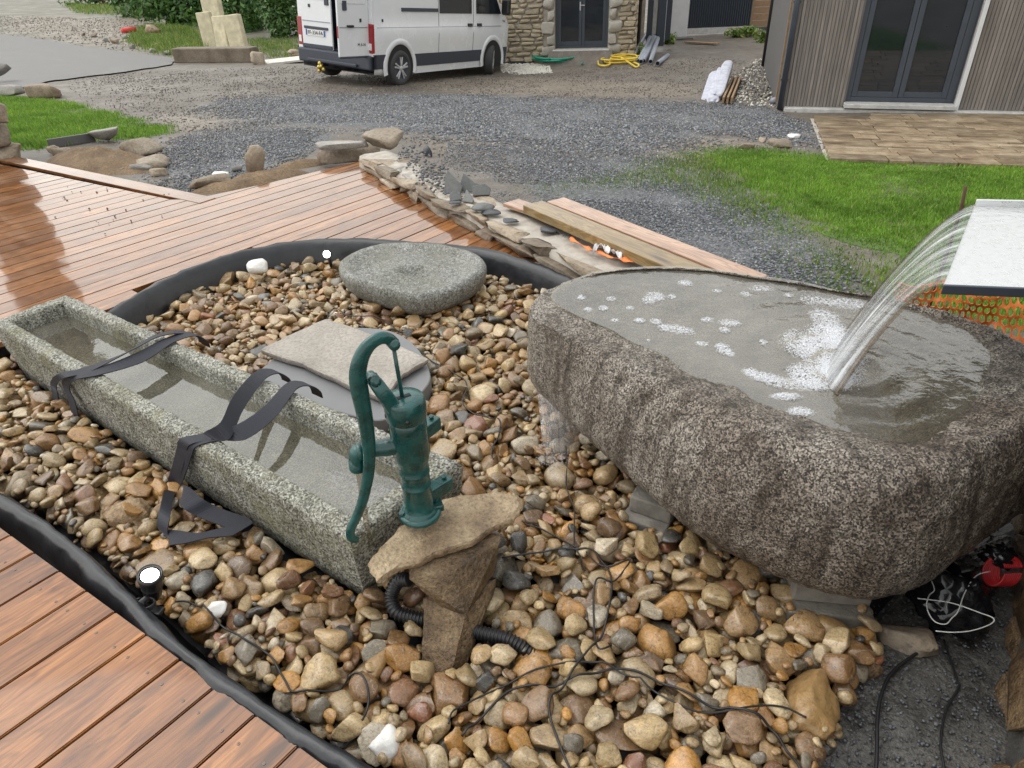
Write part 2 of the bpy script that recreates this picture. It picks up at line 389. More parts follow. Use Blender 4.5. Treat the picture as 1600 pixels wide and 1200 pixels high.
MAT['pebble'] = pebble_mat()
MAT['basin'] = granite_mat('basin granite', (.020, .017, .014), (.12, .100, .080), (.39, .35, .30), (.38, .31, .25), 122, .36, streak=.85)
MAT['trough'] = granite_mat('trough granite with lichen', (.045, .043, .034), (.21, .205, .175), (.46, .455, .41), (.6, .6, .48), 98, .55, lichen=(.23, .215, .10))
MAT['mill'] = granite_mat('grey worn granite', (.085, .085, .075), (.20, .20, .18), (.30, .30, .28), (.62, .63, .55), 80, .55, lichen=(.19, .185, .14))
MAT['slab'] = rock_mat('buff schist slab', [(.3, (.23, .20, .165)), (.5, (.32, .285, .245)), (.7, (.41, .37, .32))], .5, 3.5, 60, .35, .7, False, 0)
MAT['tan_rock'] = rock_mat('golden brown sandstone', [(.32, (.085, .052, .028)), (.46, (.20, .125, .062)), (.56, (.29, .20, .11)), (.7, (.40, .30, .18))], .45, 7, 95, .6, 1.2, True, .15)
MAT['pale_rock'] = rock_mat('pale golden sandstone', [(.32, (.15, .10, .058)), (.46, (.27, .19, .11)), (.56, (.36, .27, .165)), (.7, (.46, .36, .235))], .45, 7, 95, .5, 1.1, True, .05)
MAT['brown_rock'] = rock_mat('dark brown sandstone', [(.32, (.05, .032, .018)), (.46, (.115, .072, .036)), (.56, (.175, .115, .06)), (.7, (.25, .18, .10))], .42, 7, 95, .6, 1.2, True, .15)
MAT['ochre_rock'] = rock_mat('wet ochre rock', [(.3, (.20, .115, .04)), (.7, (.34, .21, .085))], .35, 4, 60, .25, .5, True, .1, .6)
MAT['wallstone'] = rock_mat('fieldstone', [(.3, (.14, .10, .07)), (.5, (.25, .20, .145)), (.7, (.34, .29, .23))], .7, 3, 40, .35, .9)
MAT['housestone'] = rock_mat('golden rubble stone', [(.3, (.29, .23, .15)), (.5, (.40, .335, .235)), (.7, (.48, .43, .33))], .8, 2.5, 25, .2, .6, True, .22)
MAT['quoin'] = rock_mat('pale dressed granite', [(.3, (.36, .33, .28)), (.7, (.47, .44, .39))], .75, 3, 50, .2, .4, True, .1)
MAT['grey_rock'] = rock_mat('grey stone', [(.3, (.17, .16, .145)), (.7, (.33, .31, .285))], .65, 3, 50, .3, .8)
MAT['slate'] = rock_mat('blue grey slate', [(.3, (.10, .105, .105)), (.7, (.18, .185, .18))], .5, 3, 50, .2, .5)
MAT['darkslate'] = rock_mat('dark slate', [(.3, (.03, .033, .04)), (.7, (.06, .065, .075))], .35, 3, 50, .2, .4)
MAT['whitestone'] = rock_mat('white quartz pebble', [(.3, (.62, .60, .56)), (.7, (.78, .77, .74))], .45, 4, 60, .12, .3, True, .05)
MAT['flag'] = rock_mat('ochre flagstone', [(.32, (.13, .085, .05)), (.45, (.21, .15, .09)), (.55, (.27, .205, .13)), (.7, (.36, .29, .20))], .42, 3.2, 30, .35, .4, True, .28)
MAT['soil'] = rock_mat('orange brown soil', [(.3, (.12, .078, .045)), (.7, (.25, .175, .105))], .9, 5, 60, .45, 1.0, False, 0)
MAT['gravelbit'] = rock_mat('dark basalt chippings', [(.3, (.05, .055, .062)), (.7, (.15, .155, .165))], .45, 9, 60, .3, .4, False, 0)
MAT['whitegravel'] = rock_mat('white limestone chippings', [(.3, (.55, .52, .45)), (.7, (.72, .70, .64))], .8, 9, 60, .2, .4, False, 0)

def gravel_mat():
    t = NT('basalt chippings'); r = t.n('ShaderNodeNewGeometry').outputs['Random Per Island']
    c = t.ramp(r, [(0, (.07, .077, .087)), (.3, (.125, .135, .15)), (.55, (.185, .195, .215)), (.75, (.27, .275, .29)), (.9, (.19, .165, .13)), (.96, (.42, .42, .42))], 'CONSTANT')
    t.bsdf(c, .42); return t.m
MAT['gravel'] = gravel_mat()
def grit_mat():
    t = NT('earthy grit'); r = t.n('ShaderNodeNewGeometry').outputs['Random Per Island']
    t.bsdf(t.ramp(r, [(0, (.10, .085, .07)), (.3, (.19, .165, .135)), (.6, (.13, .13, .13)), (.75, (.27, .24, .20)), (.93, (.42, .40, .36))], 'CONSTANT'), .6); return t.m
MAT['grit'] = grit_mat()

def ground_mat():
    t = NT('wet gravelly earth'); at_ = t.n('ShaderNodeAttribute', attribute_name='zone'); sep = t.n('ShaderNodeSeparateColor'); t.l(at_.outputs['Color'], sep.inputs[0])
    co = t.coords('World'); big = t.noise(co, .55, 6, .65); med = t.noise(co, 6, 6, .7); fine = t.noise(co, 42, 4, .75); grit = t.vor(co, 55)
    gcol = t.vor(co, 48, out=1)
    earth = t.ramp(t.mix(.5, big, med), [(.33, (.085, .068, .052)), (.5, (.135, .115, .094)), (.66, (.20, .176, .15))])
    earth = t.mix(.75, earth, t.mix(1.0, earth, t.ramp(fine, [(.3, .5), (.5, 1.0), (.7, 1.45)]), 'MULTIPLY'))
    gv = t.ramp(gcol, [(0, (.07, .077, .088)), (.5, (.16, .165, .175)), (1, (.32, .32, .32))]); gv = t.mix(1.0, gv, t.ramp(grit, [(0, 1.15), (.6, .45)]), 'MULTIPLY')
    edge = t.math('SUBTRACT', t.mix(.5, med, fine), .5)
    def msk(s, k=1.2): return t.ramp(t.math('ADD', sep.outputs[s], t.math('MULTIPLY', edge, k)), [(.40, 0.0), (.60, 1.0)])
    c = t.mix(msk(0), earth, gv)
    moss = t.ramp(med, [(.3, (.055, .085, .022)), (.7, (.11, .17, .045))]); c = t.mix(t.math('MULTIPLY', msk(1, 1.8), .8), c, moss)
    sand = t.ramp(med, [(.3, (.15, .115, .08)), (.7, (.27, .23, .185))]); c = t.mix(t.math('MULTIPLY', msk(2, 1.4), .8), c, sand)
    pud = t.ramp(t.noise(co, .9, 5, .6), [(.38, .22), (.52, .62)])
    t.bsdf(c, t.mix(.6, pud, t.ramp(fine, [(.3, .4), (.7, .8)])), t.bump(t.mix(.5, fine, grit), .7, .02)); return t.m
MAT['ground'] = ground_mat()
def asphalt_mat():
    t = NT('wet pale asphalt'); co = t.coords('World'); a = t.noise(co, 1.1, 6, .65); f = t.noise(co, 70, 3, .7)
    c = t.ramp(a, [(.35, (.13, .126, .124)), (.65, (.21, .205, .20))]); c = t.mix(.5, c, t.mix(1.0, c, t.ramp(f, [(.3, .6), (.7, 1.35)]), 'MULTIPLY'))
    t.bsdf(c, t.ramp(a, [(.35, .5), (.65, .75)]), t.bump(f, .7, .012), Specular_IOR_Level=.3); return t.m
MAT['asphalt'] = asphalt_mat()
def blade_mat(name, pal, trans=.35):
    t = NT(name); r = t.n('ShaderNodeNewGeometry').outputs['Random Per Island']; c = t.ramp(r, pal)
    big = t.noise(t.coords('World'), 1.3, 4, .6); c = t.mix(1.0, c, t.ramp(big, [(.3, (.60, .66, .6)), (.5, (1, 1, 1)), (.7, (1.25, 1.18, 1.1))]), 'MULTIPLY'); c = t.mix(1.0, c, t.ramp(t.noise(t.coords('World'), 9, 4, .6), [(.3, .7), (.7, 1.25)]), 'MULTIPLY')
    d = t.n('ShaderNodeBsdfPrincipled'); t.l(c, d.inputs['Base Color']); d.inputs['Roughness'].default_value = .45
    tr = t.n('ShaderNodeBsdfTranslucent'); t.l(c, tr.inputs[0]); mx = t.n('ShaderNodeMixShader'); mx.inputs[0].default_value = trans
    t.l(d.outputs[0], mx.inputs[1]); t.l(tr.outputs[0], mx.inputs[2]); t.l(mx.outputs[0], t.out.inputs[0]); return t.m
MAT['grass'] = blade_mat('fresh lawn grass', [(0, (.10, .21, .022)), (.5, (.185, .35, .04)), (.85, (.26, .44, .065)), (1, (.42, .46, .17))])
MAT['weed'] = blade_mat('rough weeds', [(0, (.07, .16, .02)), (.5, (.16, .27, .045)), (1, (.32, .34, .10))])
MAT['leaf'] = blade_mat('bush leaves', [(0, (.035, .10, .025)), (.5, (.075, .18, .04)), (1, (.16, .30, .07))], .25)
MAT['turf'] = simple('lawn soil', (.09, .14, .035), .9, .3, 9, .5, 50, 'World')

def water_mat(name, tint, bumps, rough=.03, foamy=0.0, silt_sheen=(.40, .385, .355), patch=(1.6, .3, .7), ior=1.45):
    t = NT(name); co = t.coords('World')
    h = None
    for sc, st in bumps:
        n_ = t.noise(co, sc, 3, .55, .4); h = n_ if h is None else t.mix(st, h, n_)
    nm = t.bump(h, bumps[0][1], .02)
    fr = t.n('ShaderNodeFresnel'); fr.inputs['IOR'].default_value = ior; t.l(nm, fr.inputs['Normal'])
    tr = t.n('ShaderNodeBsdfTransparent'); tr.inputs[0].default_value = (*tint, 1)
    gl = t.n('ShaderNodeBsdfGlossy'); gl.inputs['Roughness'].default_value = rough; t.l(nm, gl.inputs['Normal'])
    ff = t.math('MULTIPLY', fr.outputs[0], t.math('SUBTRACT', 1.0, t.n('ShaderNodeNewGeometry').outputs['Backfacing']))
    mx = t.n('ShaderNodeMixShader'); t.l(ff, mx.inputs[0]); t.l(tr.outputs[0], mx.inputs[1]); t.l(gl.outputs[0], mx.inputs[2])
    last = mx
    if foamy:
        df = t.n('ShaderNodeBsdfDiffuse'); df.inputs[0].default_value = (*silt_sheen, 1); m2 = t.n('ShaderNodeMixShader')
        t.l(t.ramp(t.noise(co, patch[0], 2, .45, .5), [(patch[1], foamy * .25), (patch[2], foamy)]), m2.inputs[0])
        t.l(df.outputs[0], m2.inputs[2]); t.l(tr.outputs[0], m2.inputs[1]); t.l(m2.outputs[0], mx.inputs[1])
    t.l(last.outputs[0], t.out.inputs[0]); return t.m
MAT['basinwater'] = water_mat('rippled turbid water', (.66, .62, .52), [(9, .30), (30, .45)], .02, .34, (.36, .335, .285), (1.6, .3, .7), 2.35)
MAT['troughwater'] = water_mat('still clear water', (.72, .68, .55), [(4, .07), (22, .2)], .01, .42, (.27, .26, .22), (2.6, .3, .7), 2.3)  # murky tint lightened to stand in for the pale sky reflection
MAT['film'] = water_mat('thin clear film of water', (.98, .98, .98), [(9, .12), (40, .3)], .04)
MAT['puddle'] = water_mat('shallow puddle', (.8, .76, .7), [(6, .2), (22, .3)], .02, .1)
def fall_mat(name, streak=(60, 2.2), white=.20, base=.13, bmp=.4):
    t = NT(name); uv = t.n('ShaderNodeUVMap').outputs[0]; mp = t.n('ShaderNodeMapping'); mp.inputs['Scale'].default_value = (streak[0], streak[1], 1); t.l(uv, mp.inputs[0])
    n1 = t.noise(mp.outputs[0], 1.0, 7, .62, .25); nm = t.bump(n1, bmp, .03)
    fr = t.n('ShaderNodeFresnel'); fr.inputs['IOR'].default_value = 1.33; t.l(nm, fr.inputs['Normal'])
    tr = t.n('ShaderNodeBsdfTransparent'); tr.inputs[0].default_value = (.93, .94, .95, 1); gl = t.n('ShaderNodeBsdfGlossy'); gl.inputs['Roughness'].default_value = .06; t.l(nm, gl.inputs['Normal'])
    df = t.n('ShaderNodeBsdfDiffuse'); df.inputs[0].default_value = (.85, .87, .9, 1)
    f = t.ramp(n1, [(.44, .04), (.58, white), (.70, min(1, white * 3))])
    m1 = t.n('ShaderNodeMixShader'); t.l(f, m1.inputs[0]); t.l(tr.outputs[0], m1.inputs[1]); t.l(df.outputs[0], m1.inputs[2])
    m2 = t.n('ShaderNodeMixShader'); t.l(t.math('ADD', t.math('MINIMUM', fr.outputs[0], .7), base), m2.inputs[0]); t.l(m1.outputs[0], m2.inputs[1]); t.l(gl.outputs[0], m2.inputs[2]); t.l(m2.outputs[0], t.out.inputs[0]); return t.m
MAT['fall'] = fall_mat('falling water', (13, .8), .40); MAT['trickle'] = fall_mat('trickling water', (16, 2.0), .10, .03, .8)
def foam_mat(name, lo, hi):
    t = NT(name); d = t.n('ShaderNodeBsdfPrincipled'); d.inputs['Base Color'].default_value = (.88, .89, .92, 1); d.inputs['Roughness'].default_value = .1
    lw = t.n('ShaderNodeLayerWeight'); lw.inputs['Blend'].default_value = .35
    tr = t.n('ShaderNodeBsdfTransparent'); mx = t.n('ShaderNodeMixShader'); t.l(t.ramp(lw.outputs['Facing'], [(.1, lo), (.8, hi)]), mx.inputs[0]); t.l(tr.outputs[0], mx.inputs[1]); t.l(d.outputs[0], mx.inputs[2]); t.l(mx.outputs[0], t.out.inputs[0]); return t.m
MAT['plume'] = foam_mat('churned white foam', .35, .9)
MAT['foam'] = foam_mat('clear bubbles', .05, .85)
def emit_mat(name, col, st):
    t = NT(name); e = t.n('ShaderNodeEmission'); e.inputs[0].default_value = (*col, 1); e.inputs[1].default_value = st; t.l(e.outputs[0], t.out.inputs[0]); return t.m
MAT['lamp'] = emit_mat('lit led lens', (1, .95, .88), 8.0)
# ---------------------------------------------------------------- the yard
WALL_A, WALL_B = Vector((-1.30, 6.42, 0)), Vector((1.35, 2.62, 0))       # pond-side foot of the low wall
wdir = (WALL_B - WALL_A).normalized(); wnor = Vector((-wdir.y, wdir.x, 0))  # towards the yard
if wnor.x < 0: wnor = -wnor
SUNK = [(-1.22, 6.40), (.25, 4.33), (1.45, 3.10), (2.6, 2.6), (2.6, -1.5), (-12, -1.5), (-12, 3.0), (-6.5, 8.05), (-5.0, 7.0), (-2.45, 5.2)]
def yard_h(x, y):
    z = gz_arr(x, y); d = poly_dist(x, y, SUNK); k = np.clip(.5 - d / .16, 0, 1)
    return z * (1 - k) + (-.36) * k
xs = np.unique(np.concatenate([-np.geomspace(14, 95, 22)[::-1], np.linspace(-14, 10, 190), np.geomspace(10, 90, 22)[1:]]))
ys = np.unique(np.concatenate([np.linspace(-6, 2, 10), np.linspace(2, 22, 200)[1:], np.geomspace(22, 140, 26)[1:]]))
GX, GY = np.meshgrid(xs, ys); GZ = yard_h(GX, GY)
nz_ = np.array([mnoise.noise(Vector((x * 1.3, y * 1.3, 0))) + .5 * mnoise.noise(Vector((x * 4, y * 4, 5))) for x, y in zip(GX.ravel(), GY.ravel())]).reshape(GX.shape)
GZ = GZ + nz_ * .018 * np.clip((GY - 2) / 3, 0, 1)
ny, nx = GX.shape; idx = np.arange(nx * ny).reshape(ny, nx)
Q = np.stack([idx[:-1, :-1], idx[:-1, 1:], idx[1:, 1:], idx[1:, :-1]], -1).reshape(-1, 4)
yard = big_mesh('yard', np.stack([GX, GY, GZ], -1).reshape(-1, 3), Q, MAT['ground'], None, True); tag(yard, kind='structure')
def gpoly(pts): return [gat(*p)[:2] for p in pts]
ZG = gpoly([(330, 160), (480, 150), (700, 148), (950, 160), (1120, 163), (1210, 172), (1262, 195), (1262, 222), (1130, 205), (1050, 225), (980, 240), (800, 225), (740, 215), (560, 200), (420, 195)])
ZG2 = gpoly([(700, 225), (900, 240), (1040, 245), (1130, 280), (1230, 340), (1330, 420), (1330, 470), (1200, 450), (1000, 380), (850, 310), (740, 250)])
ZG3 = gpoly([(290, 210), (460, 200), (520, 215), (470, 240), (300, 300), (250, 270)])
ZM = gpoly([(830, 300), (960, 270), (1060, 240), (1130, 250), (1230, 330), (1400, 440), (1300, 460), (1180, 360), (1060, 290), (930, 330), (1000, 380), (900, 330)])
ZS = [gpoly([(640, 215), (800, 235), (860, 280), (820, 300), (720, 250)]), gpoly([(990, 225), (1100, 210), (1250, 230), (1180, 250), (1050, 262)]), gpoly([(1120, 120), (1210, 80), (1215, 165), (1140, 150)]),
      gpoly([(220, 180), (380, 180), (300, 215), (240, 195)]), gpoly([(560, 120), (800, 120), (1100, 130), (1100, 155), (700, 145)]), gpoly([(0, 20), (230, 30), (230, 80), (120, 70), (0, 50)])]
fx, fy = GX.ravel(), GY.ravel()
def wgt(p, w): return np.clip(.5 - poly_dist(fx, fy, p) / (2 * w), 0, 1)
zr = np.maximum.reduce([wgt(ZG, .5), wgt(ZG2, .45), wgt(ZG3, .4)]); zg = wgt(ZM, .35) * .36; zs = np.maximum.reduce([wgt(p, .6) for p in ZS]) * .8
zg = np.maximum(zg, .42 * np.clip((fy - 21) / 6, 0, 1) * (fx < -3))
ca = yard.data.color_attributes.new('zone', 'FLOAT_COLOR', 'POINT')
ca.data.foreach_set('color', np.stack([zr, zg, zs, np.ones_like(zr)], -1).astype(np.float32).ravel())

def drape(name, pts, mat, lift, cell=.2, wob=.08, kind='structure', world=False):
    """a sheet cut to an outline and laid over the yard"""
    poly = pts if world else gpoly(pts)
    P = smooth_path([Vector((p[0], p[1], 0)) for p in poly], 5, True)
    P = [p + Vector((mnoise.noise(p * 2.3), mnoise.noise(p * 2.3 + Vector((9, 3, 1))), 0)) * wob for p in P]
    x0, x1 = min(p.x for p in P), max(p.x for p in P); y0, y1 = min(p.y for p in P), max(p.y for p in P)
    bm = bmesh.new(); vs = [bm.verts.new(p) for p in P]; bm.faces.new(vs); bmesh.ops.triangulate(bm, faces=bm.faces[:])
    nx_, ny_ = int((x1 - x0) / cell), int((y1 - y0) / cell)
    for k in range(1, nx_): bmesh.ops.bisect_plane(bm, geom=bm.verts[:] + bm.edges[:] + bm.faces[:], plane_co=(x0 + k * cell, 0, 0), plane_no=(1, 0, 0))
    for k in range(1, ny_): bmesh.ops.bisect_plane(bm, geom=bm.verts[:] + bm.edges[:] + bm.faces[:], plane_co=(0, y0 + k * cell, 0), plane_no=(0, 1, 0))
    X = np.array([v.co.x for v in bm.verts]); Y = np.array([v.co.y for v in bm.verts]); Z = yard_h(X, Y) + lift
    N = np.array([mnoise.noise(Vector((x * 1.3, y * 1.3, 0))) + .5 * mnoise.noise(Vector((x * 4, y * 4, 5))) for x, y in zip(X, Y)]) * .018
    for v, z, n_ in zip(bm.verts, Z, N): v.co.z = z + n_
    bmesh.ops.recalc_face_normals(bm, faces=bm.faces)
    o = bm_ob(name, bm, mat, None, True)
    if o.data.polygons[0].normal.z < 0: o.data.flip_normals()
    tag(o, kind=kind); return o, [(p.x, p.y) for p in P]

road, ROADP = drape('road', [(-260, 15), (-60, 45), (60, 62), (140, 75), (215, 85), (262, 92), (270, 100), (210, 112), (130, 122), (60, 132), (0, 150), (-120, 175), (-420, 200)], MAT['asphalt'], .03, 1.0, .15)
lawn, LAWNP = drape('lawn', [(1122, 238), (1180, 237), (1280, 248), (1420, 256), (1600, 262), (1760, 268), (1900, 420), (1700, 520), (1480, 470), (1400, 410), (1310, 370), (1230, 330), (1150, 272)], MAT['turf'], .0012, .3, .18)
llawn, LLAWNP = drape('lawn', [(-160, 160), (-60, 152), (40, 152), (105, 160), (180, 178), (240, 195), (268, 207), (230, 216), (150, 222), (90, 230), (30, 232), (-60, 215), (-160, 200)], MAT['turf'], .0012, .3, .18)

def blades(name, poly, n, mat, h=(.02, .05), w=.004, edge=.15, zoff=.0, lean=.5, zf=None):
    x0, y0 = np.min(poly, 0); x1, y1 = np.max(poly, 0); X = np.empty(0); Y = np.empty(0)
    while len(X) < n:
        x = RNG.uniform(x0 - edge, x1 + edge, n); y = RNG.uniform(y0 - edge, y1 + edge, n); d = poly_dist(x, y, poly); k = (RNG.random(n) < np.clip(.55 - d / edge, 0, 1) ** 2) & (np.hypot(x, y) > 1)
        X = np.r_[X, x[k]]; Y = np.r_[Y, y[k]]
    X, Y = X[:n], Y[:n]; Z = (yard_h(X, Y) if zf is None else zf(X, Y)) + zoff
    a = RNG.uniform(0, 2 * np.pi, n); H = RNG.uniform(*h, n) * (1 + .4 * np.sin(X * 2.1) * np.sin(Y * 1.7)); le = RNG.uniform(0, lean, n) * H; la = RNG.uniform(0, 2 * np.pi, n)
    W = w * RNG.uniform(.7, 1.5, n); dx, dy = np.cos(a) * W / 2, np.sin(a) * W / 2; ex, ey = np.cos(la) * le, np.sin(la) * le
    V = np.empty((n, 5, 3)); V[:, 0] = np.stack([X - dx, Y - dy, Z - .005], -1); V[:, 1] = np.stack([X + dx, Y + dy, Z - .005], -1)
    V[:, 2] = np.stack([X + dx * .8 + ex * .35, Y + dy * .8 + ey * .35, Z + H * .6], -1); V[:, 3] = np.stack([X - dx * .8 + ex * .35, Y - dy * .8 + ey * .35, Z + H * .6], -1); V[:, 4] = np.stack([X + ex, Y + ey, Z + H], -1)
    b = (np.arange(n) * 5)[:, None]; T = np.concatenate([b + [[0, 1, 2]], b + [[0, 2, 3]], b + [[3, 2, 4]]])
    return big_mesh(name, V.reshape(-1, 3), T, mat)
tag(blades('grass', LAWNP, 135000, MAT['grass'], (.014, .042), .0058, .8), 'bright green short lawn grass beside the flagstone terrace', 'grass', kind='stuff')
tag(blades('grass', LLAWNP, 60000, MAT['grass'], (.02, .06), .008, .35), 'bright green lawn grass left of the earth mound', 'grass', kind='stuff')

def chips(name, poly, n, mat, size=(.008, .02), dens_edge=.3, base=None, zf=None):
    x0, y0 = np.min(poly, 0); x1, y1 = np.max(poly, 0); X = np.empty(0); Y = np.empty(0)
    while len(X) < n:
        x = RNG.uniform(x0, x1, n); y = RNG.uniform(y0, y1, n); d = poly_dist(x, y, poly); k = (RNG.random(n) < np.clip(.5 - d / (2 * dens_edge), 0, 1)); X = np.r_[X, x[k]]; Y = np.r_[Y, y[k]]
    X, Y = X[:n], Y[:n]; s = RNG.uniform(*size, n); Z = (yard_h(X, Y) if zf is None else zf(X, Y)) + s * .3
    O = np.array([[1, 0, 0], [-1, 0, 0], [0, 1, 0], [0, -1, 0], [0, 0, 1], [0, 0, -1]], float); T0 = np.array([[0, 2, 4], [2, 1, 4], [1, 3, 4], [3, 0, 4], [2, 0, 5], [1, 2, 5], [3, 1, 5], [0, 3, 5]])
    V = O[None] * (RNG.uniform(.5, 1.1, (n, 6, 1))) * s[:, None, None] * np.array([1, .8, .7]); a = RNG.uniform(0, 6.28, n); b = RNG.uniform(-.8, .8, n)
    ca_, sa, cb, sb = np.cos(a), np.sin(a), np.cos(b), np.sin(b)
    x, y, z = V[..., 0], V[..., 1], V[..., 2]; y, z = y * cb[:, None] - z * sb[:, None], y * sb[:, None] + z * cb[:, None]; x, y = x * ca_[:, None] - y * sa[:, None], x * sa[:, None] + y * ca_[:, None]
    V = np.stack([x + X[:, None], y + Y[:, None], z + Z[:, None]], -1)
    T = (np.arange(n) * 6)[:, None, None] + T0[None]
    return big_mesh(name, V.reshape(-1, 3), T.reshape(-1, 3), mat)
tag(chips('gravel', ZG, 60000, MAT['gravel'], (.010, .023), .7), 'dark grey angular gravel spread across the yard', 'gravel', kind='stuff')
tag(chips('gravel', ZG2, 38000, MAT['gravel'], (.005, .013), .6), 'fine grey gravel of the path beside the lawn', 'gravel', kind='stuff')
tag(chips('gravel', ZG3, 12000, MAT['gravel'], (.007, .017), .6), 'dark gravel beyond the deck corner', 'gravel', kind='stuff')
ALLY = gpoly([(120, 120), (470, 105), (800, 120), (1090, 90), (1210, 100), (1215, 175), (1260, 240), (1000, 290), (860, 300), (640, 215), (480, 215), (290, 290), (230, 200)])
tag(chips('grit', ALLY, 26000, MAT['grit'], (.006, .024), .5), 'scattered grit and small stones on the bare earth', 'grit', kind='stuff')
VERGE = gpoly([(-40, 25), (120, 28), (235, 32), (245, 60), (215, 80), (120, 66), (0, 52), (-60, 44)]); tag(chips('rubble', VERGE, 3200, MAT['grit'], (.015, .05), .8), 'loose stones and rubble on the far left verge', 'rubble', kind='stuff')
MOSSP = gpoly([(840, 300), (960, 270), (1060, 240), (1130, 250), (1230, 330), (1400, 440), (1300, 460), (1180, 360), (1060, 290)])
tag(blades('grass', MOSSP, 8000, MAT['weed'], (.012, .035), .007, .6), 'thin sparse weeds growing through the gravel path', 'grass', kind='stuff')

# ---------------------------------------------------------------- timber decks
BD = Vector((.6225, .7826, 0)); BP = Vector((.7826, -.6225, 0)); BANG = math.atan2(BD.y, BD.x)
def hits(s, poly):
    out = []; n = len(poly)
    for i in range(n):
        a = Vector((*poly[i][:2], 0)); b = Vector((*poly[(i + 1) % n][:2], 0)); sa, sb = a.dot(BP), b.dot(BP)
        if (sa > s) != (sb > s): k = (s - sa) / (sb - sa); out.append((a + (b - a) * k).dot(BD))
    return sorted(out)
def board(parent, s0, s1, tn0, tn1, tf0, tf1, mat, z=0.0, th=.027, name='board'):
    """plank between offsets s0,s1; near ends tn*, far ends tf*; local x runs along the plank"""
    o_ = BD * ((tn0 + tf0) / 2) + BP * ((s0 + s1) / 2); pts = [(tn0, s0), (tn1, s1), (tf1, s1), (tf0, s0)]
    loc = [Vector(((t - o_.dot(BD)), -(s - o_.dot(BP)), 0)) for t, s in pts]      # local y = -BP
    bm = bmesh.new(); b = [bm.verts.new((v.x, v.y, -th)) for v in loc]; t_ = [bm.verts.new((v.x, v.y, 0)) for v in loc]
    bm.faces.new(b); bm.faces.new(t_[::-1])
    for i in range(4): bm.faces.new((b[i], t_[i], t_[(i + 1) % 4], b[(i + 1) % 4]))
    bmesh.ops.recalc_face_normals(bm, faces=bm.faces)
    bmesh.ops.bevel(bm, geom=bm.edges[:], offset=.003, segments=2, affect='EDGES')
    ob = bm_ob(name, bm, mat, parent); ob.location = (o_.x, o_.y, z + random.uniform(-.0012, .0012)); ob.rotation_euler = (random.uniform(-.004, .004), 0, BANG); return ob
nd = thing('timber_deck', 'near wet brown larch deck corner at the lower left edge', 'deck')
E0, E1 = at(52, 862), at(458, 1160); ed = (E1 - E0).normalized()
def edge_t(s):                                                     # where offset s meets the deck's cut edge
    k = (s - E0.dot(BP)) / ed.dot(BP); return (E0 + ed * k).dot(BD)
s_ref = at(335, 1075).dot(BP); NB = []
SCREW = None
for k in range(-13, 10):
    s0 = s_ref + k * .150; s1 = s0 + .1445
    ob = board(nd, s0, s1, -2.2, -2.2, edge_t(s0), edge_t(s1), MAT['deck'])
    for j in range(4):
        for sx in (.028, .117):
            t = edge_t(s0 + sx) - .07 - .52 * j; P = BD * t + BP * (s0 + sx)
            if P.y < .3: continue
            if SCREW is None:
                sc = lathe('screw', [(.0, .0), (.0040, .0), (.0040, .0010), (.0012, .0012), (.0, .0004)], MAT['screw'], None, 10, None, False, False); SCREW = sc
            else: sc = SCREW.copy(); COL.objects.link(sc)
            sc.parent = ob; d = P - Vector(ob.location); sc.location = (d.dot(BD), -d.dot(BP), .0002)
bx = [E0 + ed * t + BD * -.03 for t in (-1.4, 1.9)]
jo = mesh_ob('joist', [(*bx[0][:2], -.03), (*bx[1][:2], -.03), (*bx[1][:2], -.17), (*bx[0][:2], -.17)] + [((p - BD * .05).x, (p - BD * .05).y, z) for p, z in ((bx[0], -.03), (bx[1], -.03), (bx[1], -.17), (bx[0], -.17))], [(0, 1, 2, 3), (4, 7, 6, 5), (0, 4, 5, 1), (3, 2, 6, 7)], MAT['brownwood'], nd)
tag(prism('deck_underlay', [(*(E0 - ed * 2.0 - BD * .12)[:2],), (*(E1 + ed * 1.2 - BD * .12)[:2],), (.9, -1.2), (-4.5, -1.2)], -.36, -.2, MAT['soil']), kind='structure')

fd = thing('timber_deck', 'long wet larch deck beyond the pond, pale with sky reflection', 'deck')
LFALL = smooth_path([at(*p) for p in [(960, 470), (910, 450), (880, 437), (820, 414), (760, 398), (680, 388), (600, 382), (540, 381), (470, 384), (380, 400), (300, 426), (240, 454), (185, 488), (120, 530)]], 5)
LF = LFALL[10:-4]
FARP = [(-6.6, 8.25), (-2.37, 5.43), (-1.27, 6.5), (.22, 4.27), (.55, 3.55)] + [(p.x, p.y) for p in LF] + [(-2.6, 3.02), (-3.4, 2.5), (-7.5, 1.6), (-9, 6.5)]
trimw = .15
FARB = [(-6.6 - .086, 8.25 - .123 - .14), (-2.60, 5.40 - .02), (-2.36, 5.43)] + FARP[2:]
k = 0
smin = min(Vector((*p, 0)).dot(BP) for p in FARB); smax = max(Vector((*p, 0)).dot(BP) for p in FARB)
s = at(460, 180 + 640 / 4.444).dot(BP); s -= .15 * math.floor((s - smin) / .15)
while s < smax:
    a, b = hits(s + .001, FARB), hits(s + .1445, FARB)
    if len(a) >= 2 and len(b) >= 2 and a[-1] - a[-2] > .05 and b[-1] - b[-2] > .05:
        if abs(a[-2] - b[-2]) < 1.0: board(fd, s, s + .1445, a[-2], b[-2], a[-1], b[-1], MAT['deck'])
        else:
            m0 = max(a[-2], b[-2]); board(fd, s, s + .1445, m0, m0, a[-1], b[-1], MAT['deck'])
            lo = a if len(a) > len(b) else b
            if len(lo) >= 4: board(fd, s, s + .1445, a[0], b[0], lo[-3], lo[-3], MAT['deck'])
        if len(a) >= 4 and len(b) >= 4: board(fd, s, s + .1445, a[-4], b[-4], a[-3], b[-3], MAT['deck'])
    s += .15
tA, tB = Vector((-6.6, 8.25, .003)), Vector((-2.30, 5.40, .003)); td = (tB - tA).normalized(); tn = Vector((-td.y, td.x, 0)); tn = tn if tn.y < 0 else -tn
